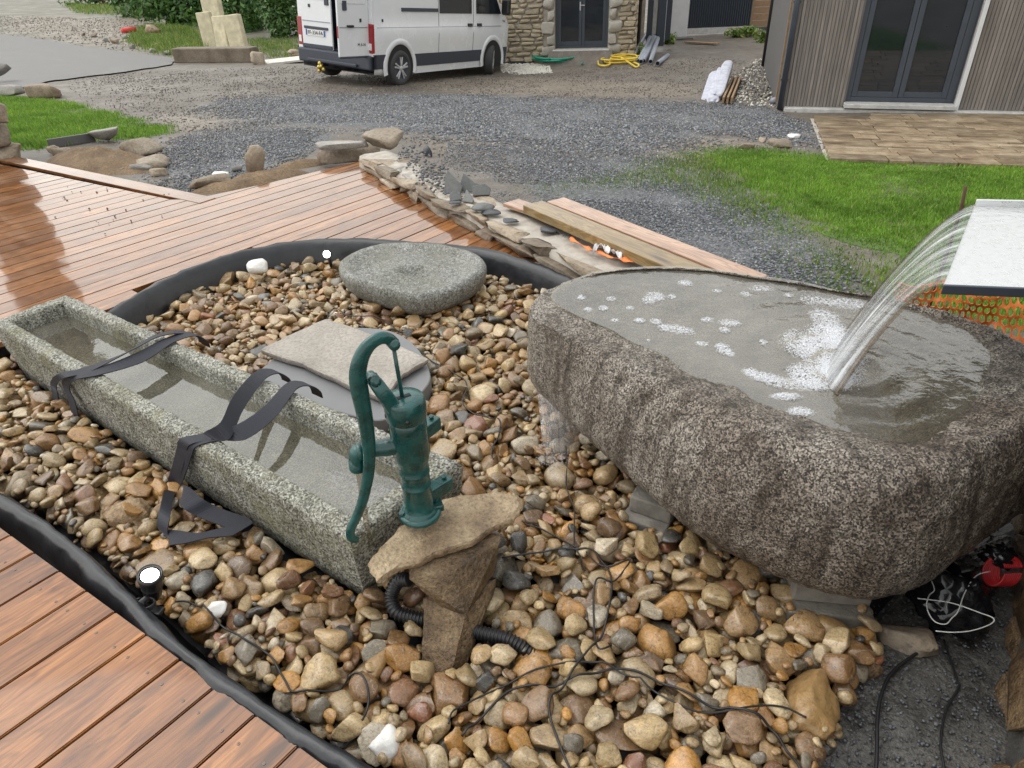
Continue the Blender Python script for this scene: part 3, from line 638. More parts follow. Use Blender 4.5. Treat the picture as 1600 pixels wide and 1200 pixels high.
trm = box('trim_board', (0, 0, 0), ((tB - tA).length, .15, .03), MAT['deck'], fd, .003); trm.location = (tA + tB) / 2 + tn * .068 + Vector((0, 0, -.0145)); trm.rotation_euler = (0, 0, math.atan2(td.y, td.x))
fas = box('fascia_board', (0, 0, 0), ((tB - tA).length, .025, .14), MAT['deck'], fd, .003); fas.location = (tA + tB) / 2 - tn * .02 + Vector((0, 0, -.09)); fas.rotation_euler = (0, 0, math.atan2(td.y, td.x))
CR = [tuple(at(*p)[:2]) for p in [(90, 290), (180, 285), (270, 305), (260, 350), (150, 370), (90, 330)]]
tag(chips('deck_debris', CR, 26, MAT['gravelbit'], (.006, .016), .1, None, lambda x, y: np.full(np.shape(x), .003)), 'a few dark crumbs of stone lying on the far deck', 'debris', kind='stuff')

# ---------------------------------------------------------------- pond
bed = prism('pond_bed', [(-4.2, 2.4), (-3.2, 2.9), (-2.0, 4.5), (-1.0, 4.7), (.4, 4.05), (1.5, 3.1), (2.6, 2.5), (2.6, -.2), (.2, -.2), (-.35, .75), (-1.6, 1.6), (-4.2, 1.9)], -.3, -.255, MAT['liner']); tag(bed, kind='structure')
def ribbon(name, P, prof, mat, parent=None, wob=.0, seed=0):
    """sweep an open profile [(offset sideways, z)] along a ground path"""
    P = [Vector(p) for p in P]; V = []; Fc = []; n = len(P); m_ = len(prof)
    for i, p in enumerate(P):
        t = P[min(i + 1, n - 1)] - P[max(i - 1, 0)]; t.z = 0; t.normalize(); a = Vector((t.y, -t.x, 0))
        for j, (o_, z) in enumerate(prof):
            w = wob * mnoise.noise(Vector((i * .23 + seed, j * .8, seed))) + wob * .9 * mnoise.noise(Vector((i * 1.7 + seed, j * .35, 3)))
            V.append((p.x + a.x * (o_ + w), p.y + a.y * (o_ + w), z + w * .7))
    for i in range(n - 1):
        for j in range(m_ - 1): Fc.append((i * m_ + j, (i + 1) * m_ + j, (i + 1) * m_ + j + 1, i * m_ + j + 1))
    return mesh_ob(name, V, Fc, mat, parent, True)
ln = thing('pond_liner', 'black rubber pond liner edging rising between deck and pebbles', 'pond liner')
NP_ = smooth_path([at(*p, -.02) for p in [(-240, 660), (-80, 740), (20, 790), (90, 838), (150, 888), (205, 940), (262, 998), (330, 1052), (400, 1100), (470, 1148), (560, 1202), (700, 1290)]], 5)
ribbon('near_edge', NP_, [(.20, -.22), (.07, -.2), (.052, -.10), (.045, -.05), (.030, -.008), (.012, .012), (-.006, .008), (-.014, -.03), (-.03, -.10), (-.05, -.17), (-.09, -.27)], MAT['liner'], ln, .010, 3)
ribbon('far_edge', [Vector((p.x, p.y, 0)) for p in LFALL],
       [(-.10, -.2), (-.065, -.09), (-.045, -.01), (-.02, .026), (.004, .034), (.024, .022), (.036, .002)], MAT['liner'], ln, .010, 8)
#SECTION3
# ---------------------------------------------------------------- long stone trough
def rough_grid(name, V, Fc, mat, parent=None, amp=.006, freq=22, sub=0, keep=None):
    """displace a closed mesh with stony noise after subdividing it"""
    bm = bmesh.new(); vs = [bm.verts.new(v) for v in V]
    for f in Fc: bm.faces.new([vs[i] for i in f])
    bmesh.ops.recalc_face_normals(bm, faces=bm.faces)
    if sub: bmesh.ops.subdivide_edges(bm, edges=bm.edges[:], cuts=sub, use_grid_fill=True)
    bm.normal_update()
    mv = []
    for v in bm.verts:
        p = v.co * freq; k = mnoise.noise(p) + .6 * mnoise.noise(p * 2.3) + .8 * mnoise.noise(v.co * freq * .22)
        mv.append(v.normal * (k * amp))
    for v, d in zip(bm.verts, mv): v.co += d
    return bm_ob(name, bm, mat, parent, True)
TZ, TB, TW = .15, -.17, .074
tA_, tB_, tC_, tD_ = at(547, 842, TZ), at(722, 722, TZ), at(103, 459, TZ), at(-15, 503, TZ)   # near, near right, far right, far left
def tpt(u, v, z, sl=0.0):
    """u along 0..1 near to far, v across 0..1"""
    a = tA_.lerp(tD_, u); b = tB_.lerp(tC_, u); p = a.lerp(b, v); return Vector((p.x, p.y, z))
Lt = (tD_ - tA_).length; Wt = (tB_ - tA_).length
def trough_sections():
    """outer skin, rim, inner walls as one lattice swept over length and end walls"""
    us = [0, .004, .02] ; n = 90; V = []; Fc = []
    # ring of (u,v) outlines from outer bottom -> rim -> inner bottom
    def outline(inu, inv, z, m=(330, 54), rnd=.02):
        pts = []; u0, u1, v0, v1 = inu, 1 - inu, inv, 1 - inv
        for i in range(m[0]): pts.append((u0 + (u1 - u0) * i / m[0], v0))
        for i in range(m[1]): pts.append((u1, v0 + (v1 - v0) * i / m[1]))
        for i in range(m[0]): pts.append((u1 - (u1 - u0) * i / m[0], v1))
        for i in range(m[1]): pts.append((u0, v1 - (v1 - v0) * i / m[1]))
        return [tpt(u, v, z) for u, v in pts]
    du = lambda d: d / Lt
    dv = lambda d: d / Wt
    rings = []
    H = TZ - TB
    for k in range(24):
        q = k / 23; z = TB + (H - .015) * q; ins = .035 * (1 - q) ** 1.5
        rings.append(outline(du(ins), dv(ins), z))
    rings.append(outline(du(.006), dv(.006), TZ - .004)); rings.append(outline(du(.014), dv(.014), TZ))
    for w in (.03, .045, .06): rings.append(outline(du(w), dv(w), TZ + .002))
    rings.append(outline(du(TW - .008), dv(TW - .006), TZ)); rings.append(outline(du(TW + .004), dv(TW), TZ - .01))
    for k in range(1, 10):
        q = k / 9; rings.append(outline(du(TW + .004 + .03 * q * q), dv(TW + .03 * q * q), TZ - .01 - .17 * q))
    N = len(rings[0])
    for r in rings: V += r
    for j in range(len(rings) - 1):
        for i in range(N): Fc.append((j * N + i, j * N + (i + 1) % N, (j + 1) * N + (i + 1) % N, (j + 1) * N + i))
    V.append(sum(rings[-1], Vector()) / N); c = len(V) - 1; b = (len(rings) - 1) * N
    for i in range(N): Fc.append((b + i, b + (i + 1) % N, c))
    V.append(sum(rings[0], Vector()) / N); c = len(V) - 1
    for i in range(N): Fc.append(((i + 1) % N, i, c))
    return V, Fc
TROUGH = thing('stone_trough', 'long narrow granite trough full of water with two black straps across', 'trough')
V, Fc = trough_sections(); rough_grid('trough_body', V, Fc, MAT['trough'], TROUGH, .0052, 44)
WZ = TZ - .075
wv = [tpt(u, v, WZ) for u, v in ((.026, .14), (.026, .86), (.976, .84), (.976, .16))]
tag(mesh_ob('trough_water', wv, [(0, 1, 2, 3)], MAT['troughwater']), 'still water lying in the long granite trough', 'water')
# splash patch under the pump spout
def bubbles(name, blobs, z, n, mat, r=(.002, .006)):
    """blobs: (x, y, rx, ry, angle, weight)"""
    w = np.array([b[5] for b in blobs], float); w /= w.sum(); k = RNG.choice(len(blobs), n, p=w); B = np.array([b[:5] for b in blobs])[k]
    rr = np.sqrt(RNG.random(n)) * (.75 + .35 * RNG.random(n)); an = RNG.uniform(0, 6.283, n); px, py = rr * np.cos(an) * B[:, 2], rr * np.sin(an) * B[:, 3]
    X = B[:, 0] + px * np.cos(B[:, 4]) - py * np.sin(B[:, 4]); Y = B[:, 1] + px * np.sin(B[:, 4]) + py * np.cos(B[:, 4])
    s = RNG.uniform(r[0], r[1], n) * (1.15 - .5 * np.clip(rr, 0, 1)); V0, T0 = ICO1
    V = V0[None] * s[:, None, None] * np.array([1, 1, .75]) + np.stack([X, Y, np.full(n, z) + s * .2], -1)[:, None]
    T = (np.arange(n) * len(V0))[:, None, None] + T0[None]
    o = big_mesh(name, V.reshape(-1, 3), T.reshape(-1, 3), mat, None, True); return o
def blob_px(px, py, rx, ry, z, w=1.0, rot=0.0):
    c = at(px, py, z); a = at(px + rx, py, z) - c; b = at(px, py - ry, z) - c
    return (c.x, c.y, a.length, b.length, math.atan2(a.y, a.x) + rot, w)
tb = [blob_px(545, 760, 42, 22, WZ, 3), blob_px(585, 775, 32, 20, WZ, 3), blob_px(520, 745, 25, 10, WZ, 1), blob_px(560, 790, 35, 10, WZ, 1)]
tag(bubbles('foam', tb, WZ + .0005, 2600, MAT['foam'], (.0007, .0020)), 'thin foam on the trough water under the pump spout', 'foam', kind='stuff')

# black lifting straps: the load straps still looped round the trough
def strap_geo(P, W, th=.0025):
    """P centre line, W half width vectors"""
    V = []; Fc = []; n = len(P)
    for i in range(n):
        t = (P[min(i + 1, n - 1)] - P[max(i - 1, 0)]).normalized(); nn = t.cross(W[i]).normalized() * th
        V += [P[i] - W[i] - nn, P[i] + W[i] - nn, P[i] + W[i] + nn, P[i] - W[i] + nn]
    for i in range(n - 1):
        a, b = i * 4, (i + 1) * 4
        for k in range(4): Fc.append((a + k, a + (k + 1) % 4, b + (k + 1) % 4, b + k))
    Fc += [(3, 2, 1, 0), tuple((n - 1) * 4 + k for k in range(4))]; return V, Fc
def strap_part(name, pts, w, parent):
    """pts: (px,py,z,width vector angle twist)"""
    P = smooth_path([p[0] for p in pts], 8); n0 = len(pts); W = []
    ax = [p[1] for p in pts]
    for i in range(len(P)):
        f = i / 8; k = min(int(f), n0 - 2); q = f - k; v = (ax[k] * (1 - q) + ax[k + 1] * q); W.append(v.normalized() * w)
    V, Fc = strap_geo(P, W, .0018); return mesh_ob(name, V, Fc, MAT['strap'], parent, False)
tu = (tD_ - tA_).normalized(); tv = (tB_ - tA_).normalized()
out = -tv
def su(px, py, z=TZ): return at(px, py, z)
ST1 = thing('lifting_strap', 'black webbing strap looped over the trough\'s far half', 'strap')
z_ = TZ + .008
def side(px, py, off=.015):
    """point on the trough's visible long side, just outside it"""
    d = Vector(ray(px, py)); n = Vector((tu.y, -tu.x, 0)); n = n if n.dot(-tv) > 0 else -n; o_ = tA_ + n * off; t = (o_ - Vector(CAM)).dot(n) / d.dot(n); return Vector(CAM) + d * t
dn = Vector((0, 0, 1))
strap_part('webbing', [(side(128, 700, .05), tu), (side(120, 660, .035), tu), (side(112, 625, .02), tu), (side(103, 603, .012), tu + dn * .05), (su(112, 590), tu), (su(150, 582, TZ + .012), tu), (su(215, 560, TZ + .02), tu + dn * .3), (su(265, 532, TZ + .015), tu), (su(300, 522, TZ + .01), tu), (su(318, 531, TZ - .03), tu), (su(322, 540, TZ - .10), tu)], .033, ST1)
strap_part('webbing', [(side(96, 690, .05), tu), (side(90, 650, .035), tu), (side(86, 615, .022), tu), (side(84, 600, .012), tu), (su(95, 588), tu), (su(135, 578, TZ + .01), tu), (su(200, 550, TZ + .035), tu - dn * .5), (su(245, 525, TZ + .03), tu - dn * .2), (su(285, 519, TZ + .012), tu), (su(312, 528, TZ - .03), tu), (su(316, 536, TZ - .1), tu)], .029, ST1)
strap_part('hanging_loop', [(side(90, 640, .03), tu), (side(95, 670, .045), tu), (side(118, 700, .06), tu), (side(134, 690, .05), tu), (side(125, 655, .03), tu)], .032, ST1)
ST2 = thing('lifting_strap', 'black webbing strap with two tails over the trough\'s middle, loop hanging onto the pebbles', 'strap')
strap_part('webbing', [(side(262, 790, .04), tu), (side(275, 755, .03), tu), (side(286, 725, .018), tu), (side(292, 705, .012), tu), (su(300, 692), tu), (su(335, 683, TZ + .01), tu), (su(375, 676, TZ + .03), tu + dn * .6), (su(420, 645, TZ + .035), tu + dn * .3), (su(455, 604, TZ + .02), tu), (su(478, 600, TZ + .01), tu), (su(492, 608, TZ - .03), tu), (su(496, 618, TZ - .09), tu)], .033, ST2)
strap_part('webbing', [(side(268, 760, .03), tu), (side(278, 728, .022), tu), (side(284, 705, .012), tu), (su(290, 690), tu), (su(325, 682, TZ + .01), tu), (su(352, 672, TZ + .05), tu + dn * 1.2), (su(372, 630, TZ + .06), tu + dn * .8), (su(405, 588, TZ + .03), tu + dn * .2), (su(428, 580, TZ + .012), tu), (su(444, 588, TZ - .02), tu), (su(448, 596, TZ - .08), tu)], .031, ST2)
zl = -.062
strap_part('hanging_loop', [(side(268, 755, .03), tu), (at(258, 800, zl + .03), tu), (at(256, 832, zl), tu), (at(290, 842, zl + .01), tv), (at(340, 832, zl + .015), tv), (at(378, 828, zl + .01), tv), (at(372, 818, zl + .01), tv), (at(325, 800, zl + .03), tv), (at(296, 782, zl + .06), tv), (side(285, 760, .02), tu)], .033, ST2)

# ---------------------------------------------------------------- big granite basin
BZ = .42; BC = at(1185, 555, .40); WLZ = .385
def polar(pts, z):
    P = [at(*p[:2], p[2] if len(p) > 2 else z) for p in pts]; a = np.array([math.atan2(p.y - BC.y, p.x - BC.x) for p in P]); r = np.array([math.hypot(p.x - BC.x, p.y - BC.y) for p in P])
    o = np.argsort(a); a, r = a[o], r[o]; return np.r_[a - 2 * np.pi, a, a + 2 * np.pi], np.r_[r, r, r]
NA = 420; ANG = np.linspace(-np.pi, np.pi, NA, endpoint=False)
def ring(pts, z, sm=7):
    a, r = polar(pts, z); R = np.interp(ANG, a, r); k = np.hanning(int(sm * 1.7) * 2 + 1); k /= k.sum(); return np.convolve(np.r_[R[-60:], R, R[:60]], k, 'same')[60:-60]
INN = [(862, 470), (880, 448), (940, 426), (1040, 419), (1180, 433), (1300, 455), (1400, 478), (1490, 505), (1535, 540), (1528, 585), (1495, 650), (1430, 693), (1350, 680), (1250, 645), (1150, 602), (1050, 556), (960, 512), (895, 490)]
R_in = ring(INN, WLZ, 5)
CRN = [(824, 478), (842, 445), (930, 418), (1040, 411), (1190, 427), (1310, 446), (1420, 467), (1520, 497), (1590, 530), (1640, 570), (1655, 620), (1610, 655), (1530, 690), (1450, 725), (1350, 718), (1250, 685), (1150, 640), (1050, 590), (960, 540), (870, 500)]
R_cr = ring(CRN, BZ, 6)
SIL = [(819, 515), (832, 572), (858, 625), (900, 676), (950, 722), (1010, 776), (1100, 846), (1200, 896), (1290, 926), (1370, 936), (1450, 912), (1520, 862), (1580, 800), (1660, 740)]
def flank(sil):
    aS, rS = polar(sil, .10); n_ = len(sil); a_all, r_all = list(aS[n_:2 * n_]), list(rS[:n_])
    known = np.array(a_all)
    for a_, rc in zip(ANG, R_cr):
        if np.min(np.abs((a_ - known + math.pi) % (2 * math.pi) - math.pi)) > .28: a_all.append(a_); r_all.append(rc + .05)
    o_ = np.argsort(a_all); a_all = np.array(a_all)[o_]; r_all = np.array(r_all)[o_]
    Rs = np.interp(ANG, np.r_[a_all - 2 * np.pi, a_all, a_all + 2 * np.pi], np.r_[r_all, r_all, r_all]); kk = np.hanning(51); kk /= kk.sum()
    Rs = np.maximum(np.convolve(np.r_[Rs[-60:], Rs, Rs[:60]], kk, 'same')[60:-60], R_cr + .02); return Rs, np.maximum(Rs * .5, Rs - .25)
def low_rows(Rs, Rb): return [(Rb + (Rs - Rb) * math.sin(q * math.pi / 2), -.05 + .17 * (1 - math.cos(q * math.pi / 2))) for q in np.linspace(0, 1, 20)]
fit = [list(p) for p in SIL]                                         # fit the flank so that its outline is the boulder's outline
for _ in range(8):
    R_si, R_bt = flank(fit); PP = []
    for Rr, zz in low_rows(R_si, R_bt):
        W_ = np.stack([BC.x + Rr * np.cos(ANG), BC.y + Rr * np.sin(ANG), np.full(NA, zz)], 0) - CAM[:, None]; c_ = CM.T @ W_; PP.append(np.stack([800 + F_PX * c_[0] / -c_[2], 600 - F_PX * c_[1] / -c_[2]], -1))
    PP = np.concatenate(PP)
    for f_, t_ in zip(fit, SIL):
        m_ = np.abs(PP[:, 0] - t_[0]) < 9
        if m_.any() and 840 < t_[0] < 1560: f_[1] = t_[1] + float(np.clip(f_[1] - t_[1] + .7 * (t_[1] - PP[m_, 1].max()), -70, 70))
print('basin fit', [(int(a[0]), int(a[1] - b[1])) for a, b in zip(fit, SIL)])
R_si, R_bt = flank(fit)
lip = np.exp(-((ANG - math.atan2(at(832, 475, .4).y - BC.y, at(832, 475, .4).x - BC.x) + math.pi) % (2 * np.pi) - np.pi) ** 2 / .12)   # spill lip at the left end
ZCR = WLZ + .008 + .034 * np.clip(.5 - .9 * np.sin(ANG - .25), 0, 1) - .018 * lip
rows = []
def row(R, Z): rows.append(np.stack([BC.x + R * np.cos(ANG), BC.y + R * np.sin(ANG), np.broadcast_to(Z, R.shape)], -1))
row(R_bt * .5, np.full(NA, -.055)); row(R_bt * .85, np.full(NA, -.055))
for Rr, zz in low_rows(R_si, R_bt): row(Rr, zz + 0 * Rr)
for q in np.linspace(.025, 1, 46): row(R_si + (R_cr - R_si) * (1 - math.cos(q * math.pi / 2)) ** .9, .12 + (ZCR - .12) * math.sin(q * math.pi / 2) ** .9)
for q in np.linspace(.06, 1, 16): row(R_cr + (R_in - R_cr) * q, ZCR + (WLZ - .004 - ZCR) * (q ** 1.6))
for q in np.linspace(.1, 1, 12): row(R_in * (1 - .30 * q ** 1.6), WLZ - .004 - .22 * q)
row(R_in * .35, np.full(NA, WLZ - .235))
A3 = np.array(rows); nr = len(A3); V = A3.reshape(-1, 3); n0 = np.empty_like(A3)
N_ = np.cross(np.roll(A3, -1, 1) - np.roll(A3, 1, 1), np.gradient(A3, axis=0)); N_ /= np.linalg.norm(N_, axis=2, keepdims=True) + 1e-9
amp = np.ones((nr, 1)); amp[:2] = .3
K = np.array([.55 * mnoise.noise(Vector(p) * 4.2) + .5 * mnoise.noise(Vector(p) * 15) + .42 * mnoise.noise(Vector(p) * 41) + .34 * mnoise.noise(Vector(p) * 88) for p in V]).reshape(nr, NA)
A3 = A3 + N_ * (K * .011)[..., None]
V = np.vstack([A3.reshape(-1, 3), [[BC.x, BC.y, -.055]], [[BC.x, BC.y, WLZ - .235]]])
id_ = np.arange(nr * NA).reshape(nr, NA); T = np.stack([id_[:-1], np.roll(id_, -1, 1)[:-1], np.roll(id_, -1, 1)[1:], id_[1:]], -1).reshape(-1, 4)
BASIN = thing('granite_basin', 'large hollowed granite boulder basin brimming with water', 'basin')
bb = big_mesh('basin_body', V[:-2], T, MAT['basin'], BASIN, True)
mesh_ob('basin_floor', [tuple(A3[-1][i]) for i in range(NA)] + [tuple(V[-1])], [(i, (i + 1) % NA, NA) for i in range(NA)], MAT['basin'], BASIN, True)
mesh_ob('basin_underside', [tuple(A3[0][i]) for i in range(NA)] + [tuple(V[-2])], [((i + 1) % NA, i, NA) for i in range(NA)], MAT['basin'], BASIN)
# water: polar grid with small waves spreading from the plunge
HIT = at(1325, 575, WLZ); rws = np.linspace(0, 1.012, 60)[:, None]; RW = (R_in + .012)[None] * rws; X = BC.x + RW * np.cos(ANG); Y = BC.y + RW * np.sin(ANG)
dh = np.hypot(X - HIT.x, Y - HIT.y); ZW = WLZ + .0042 * np.cos(dh * 55) * np.exp(-dh * 2.6) + np.array([.0018 * mnoise.noise(Vector((x * 9, y * 9, 0))) + .001 * mnoise.noise(Vector((x * 24, y * 24, 3))) for x, y in zip(X.ravel(), Y.ravel())]).reshape(X.shape)
id_ = np.arange(60 * NA).reshape(60, NA); T = np.stack([id_[:-1], id_[1:], np.roll(id_, -1, 1)[1:], np.roll(id_, -1, 1)[:-1]], -1).reshape(-1, 4)
w_ = big_mesh('basin_water', np.stack([X, Y, ZW], -1).reshape(-1, 3), T, MAT['basinwater'], None, True)
if w_.data.polygons[NA * 5].normal.z < 0: w_.data.flip_normals()
tag(w_, 'rippling grey water filling the big granite basin', 'water')
FB = [blob_px(*b, WLZ, w, r) for *b, w, r in [
    (1285, 560, 55, 42, 14, 0), (1310, 540, 40, 30, 10, 0), (1260, 590, 45, 24, 8, 0), (1300, 520, 50, 14, 6, 0), (1235, 525, 45, 11, 4, -.1), (1180, 512, 45, 8, 3, -.15), (1140, 505, 18, 6, 1, 0), (1270, 470, 22, 9, 1, 0),
    (1320, 475, 42, 9, 2.5, -.25), (1240, 600, 50, 10, 4, -.2), (1195, 590, 28, 8, 2, -.2), (1172, 582, 14, 7, 1, 0), (1228, 620, 28, 6, 1.6, .05), (1250, 644, 22, 8, 1.5, -.1), (1290, 500, 25, 18, 4, 0),
    (1056, 515, 32, 7, 2, -.35), (1025, 503, 10, 5, .6, 0), (1024, 464, 16, 8, 1.2, 0), (1013, 470, 11, 6, .7, 0), (1050, 464, 7, 4, .3, 0), (1070, 443, 13, 5, .7, 0), (955, 467, 9, 4, .4, 0), (908, 465, 7, 4, .3, 0), (919, 484, 7, 4, .3, 0), (943, 482, 8, 4, .35, 0), (985, 482, 7, 3, .25, 0), (1000, 501, 10, 4, .4, 0), (961, 501, 7, 3, .25, 0), (1105, 500, 11, 4, .4, 0), (1132, 516, 9, 5, .4, 0), (1098, 538, 12, 4, .5, -.2), (1130, 545, 13, 9, .9, 0), (1141, 553, 8, 5, .4, 0), (1188, 451, 20, 5, .7, 0), (1165, 460, 10, 4, .3, 0), (1120, 455, 8, 3, .25, 0), (1013, 533, 4, 3, .1, 0), (1194, 536, 7, 5, .25, 0), (1232, 462, 8, 3, .2, 0)]]
tag(bubbles('foam', FB[6:], WLZ + .001, 8000, MAT['foam'], (.0014, .0046)), 'pale bubble rafts drifting on the basin water', 'foam', kind='stuff')
PB = [blob_px(*b, WLZ, w, 0) for *b, w in [(1296, 560, 44, 40, 9), (1318, 540, 30, 30, 7), (1268, 588, 40, 20, 4), (1300, 522, 40, 16, 4), (1255, 540, 34, 24, 3), (1306, 585, 20, 22, 5)]]
tag(bubbles('foam', PB, WLZ + .0015, 17000, MAT['plume'], (.0009, .0032)), 'white churned foam where the falling sheet meets the basin', 'foam', kind='stuff')
for p, s_, r_, lb in (((1014, 806), (.16, .12, .14), -.55, 'grey stepped concrete block propping the basin\'s left end'), ((1290, 938), (.24, .13, .12), -.16, 'dark damp concrete block propping the basin\'s front')):
    c = at(*p, -.11); b = thing('concrete_block', lb, 'block', (c.x, c.y, -.22), r_)
    box('block_body', (0, 0, .06), (s_[0], s_[1], .12), MAT['block'], b, .006, None, 2); box('block_step', (.006, s_[1] * .16, .155), (s_[0] * .92, s_[1] * .66, .067), MAT['block'], b, .006, None, 2)

# ---------------------------------------------------------------- stainless spillway and its falling sheet
SZ = .75; L0, L1 = at(1474, 446, SZ), at(1523, 320, SZ); ld = (L1 - L0).normalized(); sd = Vector((ld.y, -ld.x, 0)); sd = sd if sd.x > 0 else -sd
q0 = (at(1600, 456, SZ) - L0).normalized(); q1 = (at(1600, 319, SZ) - L1).normalized(); q = ((q0 + q1) / 2).normalized()
SP = thing('spillway_blade', 'stainless steel spillway tray pouring water into the granite basin', 'spillway', (0, 0, 0))
Lw = .62
def slab3(name, pts, z0, z1, mat, parent, bev=.0): return prism(name, [(p.x, p.y) for p in pts], z0, z1, mat, parent, bev)
slab3('tray', [L0, L1, L1 + q * Lw, L0 + q * Lw], SZ - .012, SZ - .006, MAT['steel'], SP)
slab3('side_rail', [L0 - ld * .012, L0 - ld * .001, L0 - ld * .001 + q * Lw, L0 - ld * .012 + q * Lw], SZ - .022, SZ + .005, MAT['anth'], SP, .002)
slab3('side_rail', [L1 + ld * .001, L1 + ld * .012, L1 + ld * .012 + q * Lw, L1 + ld * .001 + q * Lw], SZ - .022, SZ + .018, MAT['steel'], SP, .002)
slab3('tray_bottom', [L0 + q * .03, L1 + q * .03, L1 + q * Lw, L0 + q * Lw], SZ - .022, SZ - .014, MAT['anth'], SP)
tw = slab3('spillway_water', [L0, L1, L1 + q * (Lw - .01), L0 + q * (Lw - .01)], SZ - .004, SZ + .004, MAT['film'], None); tag(tw, 'thin film of water flowing over the steel spillway', 'water')
# masonry pier the tray is built into, outside the frame
pier_c = (L0 + L1) / 2 + q * (Lw + .22)
H0, H1 = at(1306, 616, WLZ), at(1322, 520, WLZ)
def sheet(name, top0, top1, bot0, bot1, mat, nu=90, nv=70, curl=.012, label='', dz=0.0, pw=1.9, cv=.05):
    V = []; Fc = []; UV = []
    for j in range(nv + 1):
        t = j / nv
        for i in range(nu + 1):
            u = i / nu; a = top0.lerp(top1, u); b = bot0.lerp(bot1, u); p = a.lerp(b, t); p.z = a.z + (b.z - a.z) * t ** pw
            k = curl * t * (mnoise.noise(Vector((u * 14, t * 1.5, 1))) + .5 * mnoise.noise(Vector((u * 40, t * 3, 2))))
            nrm = (b - a); nrm.z = 0; nrm.normalize(); p = p + nrm * (k + cv * math.sin(math.pi * u) * t); V.append(p); UV.append((u, t))
    for j in range(nv):
        for i in range(nu): Fc.append((j * (nu + 1) + i, j * (nu + 1) + i + 1, (j + 1) * (nu + 1) + i + 1, (j + 1) * (nu + 1) + i))
    o = mesh_ob(name, V, Fc, mat, None, True); uvl = o.data.uv_layers.new(name='UVMap')
    for lp in o.data.loops: uvl.data[lp.index].uv = UV[lp.vertex_index]
    return o
wf = sheet('waterfall', L0 + Vector((0, 0, .002)), L1 + Vector((0, 0, .002)), H0, H1, MAT['fall']); tag(wf, 'clear arching sheet of water falling from the spillway', 'water')
for e0, e1, r0, r1 in ((L0, H0, .004, .009), (L1, H1, .004, .007)):
    P = []
    for j in range(24):
        t = j / 23; p = e0.lerp(e1, t); p.z = e0.z + (e1.z - e0.z) * t ** 1.9; P.append(p)
    eo = tube('edge_roll', P, [r0 + (r1 - r0) * j / 23 for j in range(24)], MAT['puddle'], wf, 10)
drops = RNG.normal(size=(160, 3)) * np.array([.05, .05, .022]); DV = np.concatenate([ICO1[0] * RNG.uniform(.001, .0032) + np.array([HIT.x - .02, HIT.y + .02, WLZ + .012]) + np.array([d_[0], d_[1], abs(d_[2])]) for d_ in drops]); DT_ = np.concatenate([ICO1[1] + i_ * len(ICO1[0]) for i_ in range(160)])
tag(big_mesh('splash_droplets', DV, DT_, MAT['film'], None, True), 'small water droplets splashing up where the sheet lands', 'droplets', kind='stuff')
# overflow off the basin's left lip
def lipw(px, py, z): return at(px, py, z)
of = sheet('overflow_water', lipw(838, 600, .06), lipw(905, 668, .02), lipw(850, 725, -.16), lipw(900, 720, -.16), MAT['trickle'], 40, 40, .02, pw=1.3, cv=.02); tag(of, 'thin curtain of overflow water dripping off the basin\'s left end', 'water')

# ---------------------------------------------------------------- millstone, slab, stacked stones
MC = at(645, 417, .07); mR = .40
def disc_stone(name, c, outline, z0, z1, mat, parent, dish=.02, hole=.05, seed=0, rnd=.05):
    n = 120; rows = []; a = np.linspace(0, 2 * np.pi, n, endpoint=False); R = np.interp(a, np.linspace(0, 2 * np.pi, len(outline) + 1), list(outline) + [outline[0]]); k = np.hanning(9); k /= k.sum(); R = np.convolve(np.r_[R[-20:], R, R[:20]], k, 'same')[20:-20]
    prof = [(.0, z0, 1), (.55, z0, 1), (.80, z0 + .01, 1), (.90, z0 + .035, 1), (.96, z0 + .065, 1), (1.0, z1 - .05, 1), (1.0, z1 - .03, 1), (.985, z1 - .012, 1), (.955, z1 - .001, 1), (.91, z1 + .002, 1), (.86, z1 - .004, 1), (.80, z1 - dish * .7, 1), (.7, z1 - dish, 1), (.55, z1 - dish, 1), (.4, z1 - dish * .9, 1), (.30, z1 - dish * .8, 1), (.26, z1 - dish * .6, 1), (.22, z1 - dish * .75, 1), (.17, z1 - dish - .01, 1), (.10, z1 - dish - hole * .8, 1), (.0, z1 - dish - hole, 1)]
    V = []
    for q_, z, _ in prof:
        for ai, ri in zip(a, R):
            p = Vector((math.cos(ai) * ri * q_, math.sin(ai) * ri * q_, z)); nn = mnoise.noise(p * 7 + Vector((seed, 0, 0))) * .010 + mnoise.noise(p * 40) * .003; V.append(c + p * (1 + nn) + Vector((0, 0, nn * .6)))
    m_ = len(prof); Fc = []
    for j in range(m_ - 1):
        for i in range(n): Fc.append((j * n + i, j * n + (i + 1) % n, (j + 1) * n + (i + 1) % n, (j + 1) * n + i))
    bm = bmesh.new(); vs = [bm.verts.new(v) for v in V]
    for f in Fc: bm.faces.new([vs[i] for i in f])
    bmesh.ops.remove_doubles(bm, verts=bm.verts, dist=.0004); bmesh.ops.subdivide_edges(bm, edges=bm.edges[:], cuts=0)
    return bm_ob(name, bm, mat, parent, True)
mp_ = [(761, 408), (746, 394), (700, 381), (640, 376), (585, 380), (545, 393), (527, 409), (534, 424), (575, 439), (620, 452), (655, 460), (700, 449), (742, 431)]
pl = sorted([((math.atan2((at(*p, .075) - MC).y, (at(*p, .075) - MC).x)) % (2 * math.pi), (at(*p, .075) - MC).length) for p in mp_])
MO = np.interp(np.linspace(0, 2 * np.pi, 48, endpoint=False), [p[0] - 2 * math.pi for p in pl] + [p[0] for p in pl] + [p[0] + 2 * math.pi for p in pl], [p[1] for p in pl] * 3)
